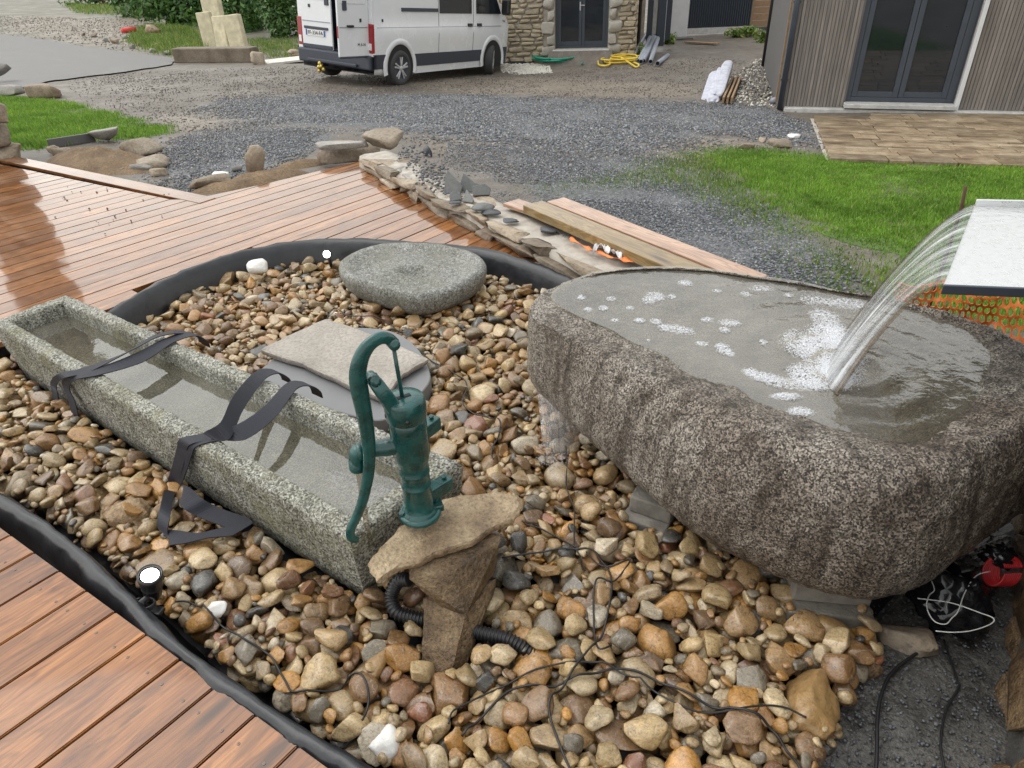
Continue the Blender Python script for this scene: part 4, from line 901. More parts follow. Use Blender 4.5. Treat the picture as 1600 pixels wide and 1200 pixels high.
MS = disc_stone('millstone', Vector((MC.x, MC.y, 0)), MO * 1.0, -.10, .07, MAT['mill'], None, .032, .05, 4); tag(MS, 'grey rounded granite millstone with shallow central hollow', 'millstone')
def slab_poly(name, pts, z, th, mat, tilt=None, label=None, cat=None, sub=5, amp=.004, seed=0, ragged=.006):
    P = []
    n = len(pts)
    for i in range(n):
        a = Vector((*pts[i], 0)) if len(pts[i]) == 2 else Vector(pts[i]); b = Vector((*pts[(i + 1) % n], 0)) if len(pts[i]) == 2 else Vector(pts[(i + 1) % n])
        for k in range(sub): P.append(a.lerp(b, k / sub))
    c = sum(P, Vector()) / len(P); V = []; Fc = []; m_ = len(P)
    lev = [(.0, 0), (.55, 0), (.95, 0), (1.0, -.006), (1.0 + ragged, -th * .5), (.985, -th), (.5, -th), (0, -th)]
    for q_, dz in lev:
        for i, p in enumerate(P):
            r = (p - c) * q_; s_ = c + r
            if q_ > .9: s_ = s_ + r.normalized() * ragged * 1.5 * (mnoise.noise(s_ * 9 + Vector((seed, 0, 0))) + mnoise.noise(s_ * 35) * .7)
            V.append(s_ + Vector((0, 0, dz + z + amp * mnoise.noise(s_ * 8 + Vector((seed, 0, dz * 30))) + amp * .5 * mnoise.noise(s_ * 40))))
    for j in range(len(lev) - 1):
        for i in range(m_): Fc.append((j * m_ + i, j * m_ + (i + 1) % m_, (j + 1) * m_ + (i + 1) % m_, (j + 1) * m_ + i))
    bm = bmesh.new(); vs = [bm.verts.new(v) for v in V]
    for f in Fc: bm.faces.new([vs[i] for i in f])
    bmesh.ops.remove_doubles(bm, verts=bm.verts, dist=.0003); bmesh.ops.recalc_face_normals(bm, faces=bm.faces)
    o = bm_ob(name, bm, mat, None, False); return tag(o, label, cat)
def px_pts(l, z): return [tuple(at(*p, z)) [:2] for p in l]
zs_ = .0
slab_poly('stone_slab', [(*p, 0) for p in px_pts([(407, 545), (455, 520), (508, 497), (542, 506), (600, 528), (670, 560), (630, 582), (596, 622), (545, 600), (470, 567)], zs_)], zs_, .03, MAT['slab'], None, 'buff rectangular schist slab lying flat on the pebbles behind the pump', 'slab', 6, .003, 2)
# smooth grey lid under the slab
lid = thing('chamber_lid', 'smooth grey rounded lid showing from under the schist slab', 'lid')
lp = [at(*p, -.04) for p in [(418, 566), (405, 590), (470, 622), (560, 650), (610, 650), (668, 600), (668, 570), (650, 540), (622, 520), (590, 512), (540, 512), (480, 530)]]
LP2 = smooth_path([Vector((p.x, p.y, 0)) for p in lp], 5, True)
prism('lid_plate', [(p.x, p.y) for p in LP2], -.15, -.045, MAT['lid'], lid, .004)
# stone table by the pump: flat slab on a wedge on a tall stone
slab_poly('flat_stone', [(*p, 0) for p in px_pts([(570, 884), (590, 858), (640, 815), (668, 790), (720, 775), (775, 770), (806, 776), (814, 792), (806, 812), (770, 828), (745, 842), (700, 862), (655, 880), (620, 888), (590, 908), (585, 896)], .105)], .112, .022, MAT['pale_rock'], None, 'flat golden brown stone slab balanced in front of the pump', 'stone', 4, .003, 5, .010)
def hull_stone(name, pts, mat, label, cat, cuts=4, amp=.006, freq=14):
    bm = bmesh.new()
    for p in pts: bm.verts.new(p)
    r = bmesh.ops.convex_hull(bm, input=bm.verts)
    bmesh.ops.delete(bm, geom=[v for v in bm.verts if not v.link_faces], context='VERTS')
    bmesh.ops.triangulate(bm, faces=bm.faces[:])
    for _ in range(cuts): bmesh.ops.subdivide_edges(bm, edges=[e for e in bm.edges if e.calc_length() > .022], cuts=1); bmesh.ops.triangulate(bm, faces=bm.faces[:])
    bm.normal_update(); mv = [(v.normal.copy(), mnoise.noise(v.co * freq) + .55 * mnoise.noise(v.co * freq * 2.7) + .3 * mnoise.noise(v.co * freq * 6)) for v in bm.verts]
    for v, (n_, k) in zip(bm.verts, mv): v.co += n_ * k * amp
    o = bm_ob(name, bm, mat); return tag(o, label, cat)
hull_stone('wedge_stone', [at(*p) for p in [(640, 905, .06), (705, 895, .075), (782, 845, .075), (640, 880, .08), (720, 830, .08), (780, 835, .08)]] + [at(728, 960, -.03), at(690, 950, -.04), at(770, 900, -.02)] + [at(655, 890, .02)], MAT['brown_rock'], 'squared wedge of brown stone packed under the flat slab', 'stone', 4, .0032, 22)
hull_stone('standing_stone', [at(*p) for p in [(662, 935, -.03), (700, 925, -.03), (728, 960, -.035), (775, 905, -.03), (772, 920, -.06), (765, 950, -.10), (738, 985, -.13), (712, 1085, -.19), (690, 1110, -.19), (658, 1098, -.19), (668, 1020, -.13)]] + [at(740, 930, -.14), at(700, 960, -.19)], MAT['brown_rock'], 'tall narrow brown stone standing on edge in the pebbles', 'stone', 4, .005, 18)
# single stones that stand out of the pebble bed
stone('boulder', 31, at(1267, 1098, -.12) , (.145, .20, .11), MAT['ochre_rock'], (.15, -.1, -.35), None, ICO4, .75, 7, .07, 'large flat-faced ochre stone at the pebble bed\'s bare concrete edge', 'stone')
stone('boulder', 32, at(1300, 990, -.13), (.13, .09, .075), MAT['ochre_rock'], (.1, .1, -.5), None, ICO3, .9, 2, .04, 'smooth oval ochre stone below the front concrete block', 'stone')
stone('white_pebble', 33, at(336, 953, -.085), (.075, .05, .04), MAT['whitestone'], (.1, 0, .1), None, ICO3, .9, 2, .04, 'white oval pebble right of the near spotlight', 'pebble')
stone('white_pebble', 34, at(402, 417, -.0), (.125, .10, .085), MAT['whitestone'], (.1, 0, .3), None, ICO3, .85, 3, .05, 'white round stone against the far liner edge', 'pebble')
stone('white_pebble', 35, at(600, 1160, -.10), (.08, .085, .06), MAT['whitestone'], (.1, .3, .3), None, ICO3, .75, 5, .07, 'chalky white lumpy stone at the lower edge near the standing stone', 'pebble')
stone('boulder', 36, at(200, 802, -.10), (.17, .10, .08), MAT['tan_rock'], (.1, .1, .35), None, ICO3, .7, 5, .05, 'large brown flat stone between liner and trough, left of the strap loop', 'stone')
stone('boulder', 37, at(592, 1032, -.10), (.055, .14, .06), MAT['ochre_rock'], (.1, .0, -.35), None, ICO3, .75, 3, .04, 'long wet brown finger-shaped stone left of the standing stone', 'stone')
#SECTION4
# ---------------------------------------------------------------- green hand pump
PX = at(657, 803, TZ); PUMP = thing('hand_pump', 'dark green cast iron hand pump standing on the trough\'s near end', 'pump')
hd = Vector((-.86, -.51, 0)).normalized()                      # handle swings in this vertical plane
spd = (at(578, 652, .46) - at(640, 640, .46)); spd.z = 0; spd.normalize()
def inplane(px, py, off=0.0):
    n = Vector((-hd.y, hd.x, 0)); d = Vector(ray(px, py)); o_ = PX + n * off; t = (o_ - Vector(CAM)).dot(n) / d.dot(n); return Vector(CAM) + d * t
MPx = Matrix.Translation(PX)
G = MAT['pump']
lathe('barrel', [(0.0, 0.0), (0.0491, 0.0), (0.0538, 0.004), (0.0538, 0.018), (0.0468, 0.024), (0.0421, 0.03), (0.0421, 0.115), (0.0439, 0.117), (0.0439, 0.121), (0.0421, 0.123), (0.0421, 0.163), (0.0439, 0.165), (0.0439, 0.169), (0.0421, 0.171), (0.0433, 0.2), (0.048, 0.215), (0.0503, 0.225), (0.0503, 0.33), (0.0503, 0.36)], G, PUMP, 40, MPx)
lathe('cap', [(0.0, 0.352), (0.0524, 0.352), (0.0559, 0.357), (0.057, 0.39), (0.0547, 0.412), (0.0502, 0.418), (0.0228, 0.42), (0.0, 0.42)], G, PUMP, 40, MPx)
fl = frame_z((0, 0, 1), spd)
def pbox(name, c, s, bev=.004, parent=PUMP, rot=None): return box(name, c, s, G, parent, bev, rot, 2, False)
def plate(name, px, py, z, px2, py2, w=.036, th=.018):
    a, b = at(px, py, z), at(px2, py2, z); d = (b - a); L = d.length; d.normalize(); r = Matrix((d, Vector((0, 0, 1)).cross(d), Vector((0, 0, 1)))).transposed()
    bm = bmesh.new(); bm_box(bm, (a + b) / 2, (L, w, th), .004, r, 2)
    for sx in (-.36, .36): 
        bm_box(bm, (a + b) / 2 + d * L * sx + Vector((0, 0, th * .62)), (.013, .013, .008), .002, r)
    return bm_ob(name, bm, G, PUMP)
plate('upper_flange', 632, 696, .335, 682, 658, .040, .046); plate('lower_flange', 650, 784, .20, 702, 752, .040, .046)
lathe('base_flange', [(.0, .0), (.062, .0), (.064, .006), (.060, .016), (.046, .018)], G, PUMP, 32, MPx)
plate('base_foot', 632, 800, TZ + .012, 690, 784, .062, .022)
# wall bracket behind the barrel
# spout
s0 = PX + Vector((0, 0, .268)); s1 = s0 + spd * .135 + Vector((0, 0, .004)); s2 = s1 + spd * .012 + Vector((0, 0, -.012)); s3 = s2 + Vector((0, 0, -.035)) + spd * .004
tube('spout', smooth_path([s0, s0 + spd * .07, s1, s2, s3], 6), [.026] * 7 + [.0235] * 18, G, PUMP, 20)
lathe('spout_collar', [(.0, .0), (.020, .0), (.026, .004), (.027, .012), (.024, .017), (.019, .02)], G, PUMP, 24, Matrix.Translation(s1 - spd * .006) @ frame_z(spd).to_4x4())
lathe('spout_mouth', [(.018, -.01), (.024, -.006), (.025, .0), (.022, .03), (.016, .032)], G, PUMP, 24, Matrix.Translation(s3 - Vector((0, 0, .004))))
# curved lever handle, flat bar that swells and tapers
HP = smooth_path([inplane(*p) for p in [(616, 537), (606, 529), (592, 529), (576, 540), (564, 560), (559, 585), (562, 610), (568, 640), (574, 675), (577, 710), (575, 745), (566, 785), (556, 810), (548, 828), (549, 840), (558, 844)]], 5)
HR = np.interp(np.linspace(0, 1, len(HP)), [0, .06, .15, .3, .4, .6, .8, .93, 1], [.014, .014, .016, .020, .021, .016, .013, .0115, .009])
tube('handle', HP, list(HR), G, PUMP, 14, True, (.72, 1.12))
top = inplane(614, 537); rodb = PX + Vector((0, 0, .40)) + hd * .004
nrm = Vector((-hd.y, hd.x, 0))
lathe('rod_knuckle', [(.0, -.016), (.013, -.016), (.015, -.012), (.015, .012), (.013, .016), (.006, .017), (.006, .024), (.0, .024)], G, PUMP, 18, Matrix.Translation(top) @ frame_z(-nrm).to_4x4())
tube('piston_rod', [top + Vector((0, 0, -.004)), top.lerp(rodb, .5), rodb], .0055, G, PUMP, 10)
bxs = bmesh.new(); bm_box(bxs, PX + Vector((0, 0, .4206)) + hd * .006, (.05, .014, .003), .001, frame_z((0, 0, 1), hd)); bm_ob('slot', bxs, MAT['dark'], PUMP)
pv = inplane(583, 592)
for s_ in (-1, 1):
    a = PX + Vector((0, 0, .385)) + hd * .028 + nrm * .017 * s_; b = pv + nrm * .016 * s_
    tube('bracket_arm', [a - hd * .02, a, a.lerp(b, .5), b], [.020, .019, .016, .014], G, PUMP, 12, True, (.42, 1.2))
lathe('pivot_bolt', [(.0, -.026), (.007, -.026), (.007, -.022), (.014, -.022), (.014, .022), (.007, .022), (.007, .027), (.0, .027)], G, PUMP, 18, Matrix.Translation(pv) @ frame_z(nrm).to_4x4())
for k in range(3):
    a = 2.1 + k * 1.4; p = PX + Vector((.0515 * math.cos(a), .0515 * math.sin(a), .373)); lathe('set_screw', [(.0, .0), (.006, .0), (.006, .006), (.0, .006)], MAT['black'], PUMP, 8, Matrix.Translation(p) @ frame_z((math.cos(a), math.sin(a), 0)).to_4x4())
for k_, (zz_, r_) in enumerate(((.026, .055), (.026, .055))):
    a_ = (.4, 3.5)[k_]; p_ = PX + Vector((r_ * math.cos(a_), r_ * math.sin(a_), .014)); lathe('foot_bolt', [(.0, .012), (.009, .012), (.010, .009), (.010, .0)], G, PUMP, 6, Matrix.Translation(p_), False)
for a_ in (0.2, 3.34): 
    p_ = PX + Vector((.0505 * math.cos(a_), .0505 * math.sin(a_), .29)); box('casting_seam', p_, (.003, .004, .13), G, PUMP, .001, Matrix.Rotation(a_, 3, 'Z'))
wj = tube('pump_jet', smooth_path([s3 + Vector((0, 0, -.02)), s3 + Vector((0, 0, -.08)) + spd * .003, s3 + Vector((0, 0, -.14)) + spd * .006, Vector((s3.x + spd.x * .01, s3.y + spd.y * .01, WZ))], 5), [.010, .010, .009, .009, .008, .008, .008, .0085, .008, .008, .009, .009, .0085, .008, .009, .011], MAT['puddle'], None, 12, False)
tag(wj, 'thin jet of water running from the pump spout', 'water')

# ---------------------------------------------------------------- hose, cables, spotlights
def corrugated(name, P, r, mat, label, cat, pitch=.011):
    Q = [Vector(p) for p in P]; S = smooth_path(Q, 30); out_ = [S[0]]; acc = 0
    L = [0]
    for i in range(1, len(S)): L.append(L[-1] + (S[i] - S[i - 1]).length)
    n = int(L[-1] / (pitch / 5)); pts = []; rr = []
    for k in range(n + 1):
        d = L[-1] * k / n; j = max(1, min(len(L) - 1, int(np.searchsorted(L, d)))); q_ = (d - L[j - 1]) / max(1e-9, L[j] - L[j - 1]); pts.append(S[j - 1].lerp(S[j], q_)); rr.append(r * (1 + .13 * math.sin(2 * math.pi * d / pitch)))
    return tag(tube(name, pts, rr, mat, None, 18), label, cat)
corrugated('corrugated_hose', [at(640, 905, .0), at(622, 908, -.02), at(612, 930, -.06), at(618, 955, -.085), at(645, 965, -.095), at(700, 975, -.10), at(755, 990, -.105), at(795, 1000, -.105), at(830, 1020, -.125), at(870, 1032, -.15)], .020, MAT['black'], 'black corrugated hose curling behind the standing stone', 'hose')
CABLES = [
 ('thin black cable crossing pebbles from the flat slab to the concrete corner', [(783, 858), (840, 852), (900, 847), (938, 860), (955, 890), (954, 930), (940, 980), (915, 1010), (880, 1060), (858, 1090), (870, 1140), (900, 1210)], .0032, -.045),
 ('black cable looping below the basin toward the lower right', [(720, 1140), (760, 1100), (800, 1068), (850, 1062), (905, 1050), (960, 1035), (1010, 1045), (1080, 1080), (1150, 1108), (1200, 1125), (1235, 1160), (1262, 1210)], .0034, -.06),
 ('black cable running from the standing stone along the lower pebbles', [(815, 805), (850, 820), (900, 845), (950, 875), (985, 868), (960, 900), (932, 902), (928, 950), (935, 1005), (955, 1000)], .0028, -.05),
 ('black cable hanging from the basin overflow onto pebbles', [(884, 690), (886, 720), (885, 755), (897, 785), (897, 830), (900, 858), (913, 880), (914, 890)], .0026, -.06),
 ('thin cable winding across pebbles right of the schist slab', [(650, 532), (680, 560), (720, 575), (728, 590), (722, 615), (740, 630), (775, 642), (781, 660), (768, 690), (770, 700)], .003, -.035),
 ('thin cable behind the schist slab toward the millstone', [(508, 482), (520, 465), (540, 478), (575, 485), (600, 488), (612, 500), (628, 508), (600, 508)], .003, -.03),
 ('thin cable from the near spotlight through the lower left pebbles', [(270, 930), (300, 932), (330, 960), (372, 990), (415, 1010), (440, 1050), (460, 1072), (520, 1060), (560, 1052), (575, 1080), (565, 1120)], .0030, -.055),
 ('pair of black cables leaving the concrete corner under the basin', [(1475, 985), (1445, 1012), (1405, 1040), (1385, 1065), (1372, 1110), (1370, 1180), (1366, 1260)], .0048, -.17),
 ('thin cable draped over bare concrete at lower right', [(1475, 1000), (1495, 1060), (1498, 1075), (1478, 1110), (1470, 1160), (1475, 1200), (1480, 1260)], .0034, -.175),
 ('crossing cable over the lower middle pebbles', [(700, 1125), (715, 1100), (790, 1060), (860, 1035), (940, 1030), (1000, 1060), (1090, 1110), (1210, 1100), (1262, 1115)], .0026, -.06)]
CAB_LATER = CABLES
def spotlight(name, label, base, aim, sc=1.0):
    s_ = thing(name, label, 'lamp'); R = frame_z(aim).to_4x4(); c = Vector(base) + Vector(aim).normalized() * .0; M = Matrix.Translation(c) @ R @ Matrix.Scale(sc, 4)
    lathe('housing', [(.0, -.045), (.012, -.045), (.018, -.038), (.021, -.02), (.022, .0), (.0235, .001), (.0235, .006), (.0225, .007), (.0245, .012), (.0245, .030), (.027, .033), (.0275, .050), (.0245, .0505), (.0235, .046), (.0235, .040)], MAT['black'], s_, 32, M, True, False)
    lathe('lens', [(.0, .047), (.010, .0465), (.0195, .045)], MAT['lamp'], s_, 32, M, True, False)
    return s_, M
spb = at(239, 920, .0); s_, M = spotlight('spotlight', 'small black garden spotlight with lit lens clipped to the near liner edge', spb + Vector((0, 0, .01)), (.22, -.10, .85), 1.25)
kb = at(225, 948, -.02)
tube('knuckle', [spb + Vector((0, 0, -.02)), kb + Vector((-.0, 0, .02)), kb + Vector((0, 0, -.02))], [.012, .011, .011], MAT['black'], s_, 12)
box('clamp', kb + Vector((.015, .0, -.012)), (.085, .03, .014), MAT['black'], s_, .005, Matrix.Rotation(-.3, 3, 'Z'), 2)
for k in range(3):
    tube('cable_coil', smooth_path([kb + Vector((.035 * math.cos(a + k), .022 * math.sin(a + k), .005 + .005 * k)) for a in np.linspace(0, 5.6, 9)], 4), .0028, MAT['black'], s_, 8)
spf = at(512, 398, .02); s2_, _ = spotlight('spotlight', 'small lit spotlight glaring at the far liner edge beside the millstone', spf, (.12, -.75, .35), 1.1)
tube('knuckle', [spf + Vector((0, .02, -.02)), spf + Vector((0, .03, -.09))], .010, MAT['black'], s2_, 10)

# ---------------------------------------------------------------- pebbles: settle thousands of stones on a height map
RES = .01; HX0, HX1, HY0, HY1 = -3.05, 1.75, .55, 4.5
nxh, nyh = int((HX1 - HX0) / RES), int((HY1 - HY0) / RES); cx = HX0 + (np.arange(nxh) + .5) * RES; cy = HY0 + (np.arange(nyh) + .5) * RES; CXg, CYg = np.meshgrid(cx, cy)
POND = [(-3.6, 2.0), (-2.6, 2.95)] + [(p.x, p.y) for p in smooth_path([at(*p, -.05) for p in [(178, 490), (240, 462), (300, 436), (380, 410), (470, 394), (540, 391), (600, 392), (680, 398), (760, 408), (820, 425), (880, 448), (960, 480)]], 3)][::1] + \
       [(.75, 3.1), (1.1, 2.6), (.95, 2.0), (1.05, 1.62)] + [tuple(at(*p, -.14)[:2]) for p in [(1365, 965), (1385, 1020), (1345, 1065), (1320, 1140), (1290, 1180), (1260, 1270)]] + [tuple(at(*p, -.14)[:2]) for p in [(800, 1330)]] + \
       [(p.x + .035, p.y + .05) for p in smooth_path([at(*p, -.05) for p in [(640, 1260), (560, 1206), (470, 1150), (400, 1102), (330, 1054), (262, 1000), (205, 942), (150, 890), (90, 840), (20, 792), (-80, 742), (-240, 662)]], 3)]
HM = np.full((nyh, nxh), -.20); HM[~in_poly(CXg, CYg, POND)] = 5.0
tp = [tpt(0.0, 0.0, 0), tpt(1, 0, 0), tpt(1, 1, 0), tpt(0, 1, 0)]
tc = sum(tp, Vector()) / 4; HM[in_poly(CXg, CYg, [(tc + (p - tc) * .985)[:2] for p in tp])] = 5.0
rb = np.hypot(CXg - BC.x, CYg - BC.y); ab = np.arctan2(CYg - BC.y, CXg - BC.x); HM[rb < np.interp(ab, np.r_[ANG, np.pi], np.r_[R_bt, R_bt[0]]) * .86] = 5.0
HM[in_poly(CXg, CYg, [(p.x, p.y) for p in LP2])] = 5.0
HM[np.hypot(CXg - MC.x, CYg - MC.y) < .20] = 5.0
for p, r in ((at(700, 1040, -.19), .065), (at(725, 985, -.17), .06), (at(1267, 1098, -.16), .07), (at(1300, 990, -.16), .05)): HM[np.hypot(CXg - p.x, CYg - p.y) < r] = 5.0
for b_ in [o for o in bpy.data.objects if o.name.startswith('concrete_block')]: HM[np.hypot(CXg - b_.location.x, CYg - b_.location.y) < .075] = 5.0
for q_ in smooth_path([at(*p, -.1) for p in [(612, 930), (618, 955), (645, 965), (700, 975), (755, 990), (795, 1000)]], 8): HM[np.hypot(CXg - q_.x, CYg - q_.y) < .024] = 5.0
surf = HM.copy()
PMESH = []
for k in range(34):
    ang = k % 3; Vv = stone_verts(100 + k, ICO3, (.88, .7, .55)[ang], (4, 8, 11)[ang], (.05, .06, .07)[ang], .45, 1.5); PMESH.append(Vv)
PEB = []   # variant, matrix
def settle(n, smin, smax, K=10, slack=.35):
    ok = np.argwhere(surf < 1)
    for _ in range(n):
        L = random.triangular(smin, smax, smin + (smax - smin) * .35); asp = random.uniform(.62, .95); thk = random.uniform(.42, .78); a, b, c = L / 2, L * asp / 2, L * asp * thk / 2; yaw = random.uniform(0, math.pi)
        best = None
        ci, si = math.cos(yaw), math.sin(yaw); R = int(a / RES) + 1; gy, gx = np.mgrid[-R:R + 1, -R:R + 1] * RES; lx = gx * ci + gy * si; ly = -gx * si + gy * ci
        e = 1 - (lx / a) ** 2 - (ly / b) ** 2; m_ = e > 0; dz = np.where(m_, c * np.sqrt(np.maximum(e, 0)), 0)
        for q_ in RNG.integers(0, len(ok), K):
            iy, ix = ok[q_]
            if iy < R or ix < R or iy >= nyh - R or ix >= nxh - R: continue
            H = surf[iy - R:iy + R + 1, ix - R:ix + R + 1]; hm = H[m_]
            if (hm > 1).mean() > .10: continue
            hm = np.where(hm > 1, -.2, hm); zc = np.quantile(hm + dz[m_], .90) - c * slack * .15
            if best is None or zc < best[0]: best = (zc, iy, ix, hm)
        if best is None: continue
        zc, iy, ix, hm = best
        A = np.c_[gx[m_], gy[m_], np.ones(m_.sum())]; g = np.linalg.lstsq(A, hm, rcond=None)[0] if m_.sum() > 6 else (0, 0, 0); nx_, ny_ = np.clip(-g[0], -.55, .55), np.clip(-g[1], -.55, .55)
        nv = Vector((nx_ + random.gauss(0, .12), ny_ + random.gauss(0, .12), 1)).normalized(); xa = Vector((ci, si, 0)); Mr = frame_z(nv, xa)
        M = Matrix.Translation((cx[ix], cy[iy], zc)) @ Mr.to_4x4() @ Matrix.Diagonal((a, b, c, 1)); PEB.append((random.randrange(len(PMESH)), M, L))
        H = surf[iy - R:iy + R + 1, ix - R:ix + R + 1]; blk = H > 1; top_ = zc + dz * .93 + gx * g[0] * .8 + gy * g[1] * .8
        H[:] = np.where(m_ & ~blk, np.maximum(H, top_), H)
settle(700, .06, .12, 5)
settle(1250, .05, .14, 10)
settle(1000, .045, .105, 12)
settle(420, .045, .11, 14)
settle(2300, .018, .05, 14)
# the 300 that show largest become pieces of the pebble bed, the rest stay one mass
def scr(M):
    p = np.array(M.translation); c = CM.T @ (p - CAM); return (800 + F_PX * c[0] / -c[2], 600 - F_PX * c[1] / -c[2], -c[2])
score = []
for i, (k, M, L) in enumerate(PEB):
    sx, sy, dp = scr(M); vis = -20 < sx < 1620 and sy < 1220; p = M.translation
    iy, ix = int((p.y - HY0) / RES), int((p.x - HX0) / RES); burial = surf[iy, ix] - p.z
    score.append((L / dp if (vis and burial < L * .42) else 0, i))
score.sort(reverse=True); pick = {i for _, i in score[:300]}
bedp = bed
meshes = {}
rest_V, rest_T, off = [], [], 0
order = sorted(range(len(PEB)), key=lambda i: i)
for i in order:
    k, M, L = PEB[i]
    if i in pick:
        if k not in meshes:
            o = big_mesh('pebble', PMESH[k], ICO3[1], MAT['pebble'], bedp, True); meshes[k] = o.data
        else: o = bpy.data.objects.new('pebble', meshes[k]); link(o, bedp)
        o.matrix_local = M
    else:
        p = M.translation; iy, ix = int((p.y - HY0) / RES), int((p.x - HX0) / RES)
        Vv = PMESH[k] if L > .045 else None; base = ICO3 if L > .045 else ICO2
        if Vv is None: Vv = stone_verts(500 + k, ICO2, .85, 3, .06)
        W4 = np.array(M); rest_V.append(Vv @ W4[:3, :3].T + W4[:3, 3]); rest_T.append(base[1] + off); off += len(Vv)
pm = big_mesh('pebble_mass', np.vstack(rest_V), np.vstack(rest_T), MAT['pebble'], bedp, True); tag(pm, kind='stuff')
print('pebbles', len(PEB), 'tris', sum(len(t) for t in rest_T))
def peb_top(x, y, r=1):
    iy, ix = int((y - HY0) / RES), int((x - HX0) / RES)
    if not (1 <= iy < nyh - 1 and 1 <= ix < nxh - 1): return None
    w = surf[iy - r:iy + r + 1, ix - r:ix + r + 1]; w = w[w < 1]; return float(w.max()) if len(w) else None
for lb, pts, r, z in CAB_LATER:
    P = smooth_path([at(*p, z) for p in pts], 6); zs2 = []
    for p in P:
        h = peb_top(p.x, p.y); zs2.append(p.z if h is None or z < -.15 else h + r * .8)
    k = np.hanning(7); k /= k.sum(); zz = np.maximum(np.convolve(np.pad(zs2, 3, 'edge'), k, 'valid'), np.array(zs2) - .008)
    tag(tube('cable', [Vector((p.x, p.y, float(q_))) for p, q_ in zip(P, zz)], r, MAT['cable'], None, 8), lb, 'cable')
tag(bubbles('foam', [blob_px(865, 722, 30, 14, -.1, 2), blob_px(850, 700, 14, 10, -.08, 1)], -.085, 260, MAT['foam'], (.0015, .004)), 'splashing droplets where the basin overflow meets the pebbles', 'foam', kind='stuff')

# ---------------------------------------------------------------- bare concrete corner, stone wall and litter at right
cp = [at(*p, -.2) for p in [(1160, 1290), (1250, 1170), (1300, 1100), (1330, 1020), (1390, 930), (1480, 860), (1640, 800), (1760, 1000), (1700, 1330)]]
cc = sum(cp, Vector()) / len(cp); V = []; Fc = []
CP = smooth_path(cp, 24, True); nC = len(CP)
for q_ in np.linspace(0, 1, 90):
    for p in CP:
        s_ = cc.lerp(p, q_); V.append((s_.x, s_.y, -.190 + .012 * mnoise.noise(s_ * 5) + .004 * mnoise.noise(s_ * 17) + .004 * mnoise.noise(s_ * 80) - .05 * max(0, q_ - .85) / .15))
for j in range(89):
    for i in range(nC): Fc.append((j * nC + i, j * nC + (i + 1) % nC, (j + 1) * nC + (i + 1) % nC, (j + 1) * nC + i))
tag(mesh_ob('concrete_footing', V, Fc, MAT['concrete'], None, True), kind='structure')
tag(chips('grit', [(p.x, p.y) for p in cp], 2600, MAT['gravelbit'], (.002, .009), .05, None, lambda x, y: np.full(np.shape(x), -.188)), 'loose dark grit on the bare concrete at lower right', 'grit', kind='stuff')
RW = thing('stone_wall', 'rough mortared stone wall at the right edge beside the basin', 'wall')
w0, w1 = at(1535, 1215, -.2), at(1578, 830, -.2); wd = (w1 - w0).normalized(); wn_ = Vector((wd.y, -wd.x, 0)); wn_ = wn_ if wn_.x > 0 else -wn_
rw = Matrix((wd, wn_, Vector((0, 0, 1)))).transposed()
core = bmesh.new(); bm_box(core, w0 + wd * .45 + wn_ * .19 + Vector((0, 0, .45)), (1.9, .30, 1.3), .01, rw); bm_ob('mortar', core, MAT['concrete'], RW)
for row_ in range(8):
    x = -.5 + random.uniform(-.1, 0); zz = -.24 + row_ * .155
    while x < 1.4:
        L = random.uniform(.14, .30); st = stone('stone', 700 + row_ * 20 + int(x * 10), w0 + wd * (x + L / 2) + wn_ * (.06 + random.uniform(0, .015)) + Vector((0, 0, zz + .075)), (L * .97, .13, .15), MAT['brown_rock'], (0, 0, math.atan2(wd.y, wd.x)), RW, ICO3, .42, 4, .05); x += L + .012
# black polythene, red strapping, pale wire
def crumple(name, c, dims, mat, label, cat, seed=0, base=ICO4, amp=.25, f=2.6):
    V = []
    for v in base[0]:
        p = Vector(v); k = 1 + amp * (abs(mnoise.noise(p * f + Vector((seed, 0, 0)))) * 2 - .4) + amp * .5 * abs(mnoise.noise(p * f * 2.4 + Vector((0, seed, 0)))); V.append(v * k * np.array(dims) / 2)
    o = big_mesh(name, np.array(V), base[1], mat, None, True); o.location = c; return tag(o, label, cat)
crumple('plastic_sheet', at(1485, 935, -.12), (.20, .22, .15), MAT['poly'], 'crumpled shiny black plastic sheet under the basin\'s right end', 'plastic', 3)
crumple('plastic_sheet', at(1560, 868, -.05), (.10, .08, .06), MAT['poly'], 'small black plastic scrap above the red strapping', 'plastic', 8)
rr = thing('strapping_coil', 'bundle of red strapping hanging at the wall by the basin', 'strapping')
rc = at(1566, 893, -.07)
for k in range(9):
    a0 = k * .35; P = smooth_path([rc + Vector((.030 * math.cos(a) + .006 * (k - 4), .03 * math.sin(a) * .8, .034 * math.sin(a + .4))) for a in np.linspace(0, 5.9, 10)], 4); tube('strand', P, .0042, MAT['redrope'], rr, 8)
for P_, lb in (([(1547, 893), (1525, 900), (1508, 925), (1497, 955), (1488, 965), (1478, 975), (1462, 972), (1452, 960), (1448, 945), (1452, 930), (1460, 922), (1456, 908)], 'pale wire loop lying on black plastic below the basin'), ([(1434, 935), (1460, 938), (1490, 943), (1530, 957), (1552, 966), (1548, 975), (1520, 985), (1490, 988), (1462, 986)], 'second pale wire end crossing the black plastic')):
    tag(tube('wire', smooth_path([at(*p, -.045) for p in P_], 5), .0016, MAT['whitewire'], None, 6), lb, 'wire')
stone('boulder', 38, at(1422, 1000, -.17), (.17, .10, .08), MAT['wallstone'], (.1, .1, -.2), None, ICO3, .7, 4, .05, 'dark brown stone lying between front block and black plastic', 'stone')
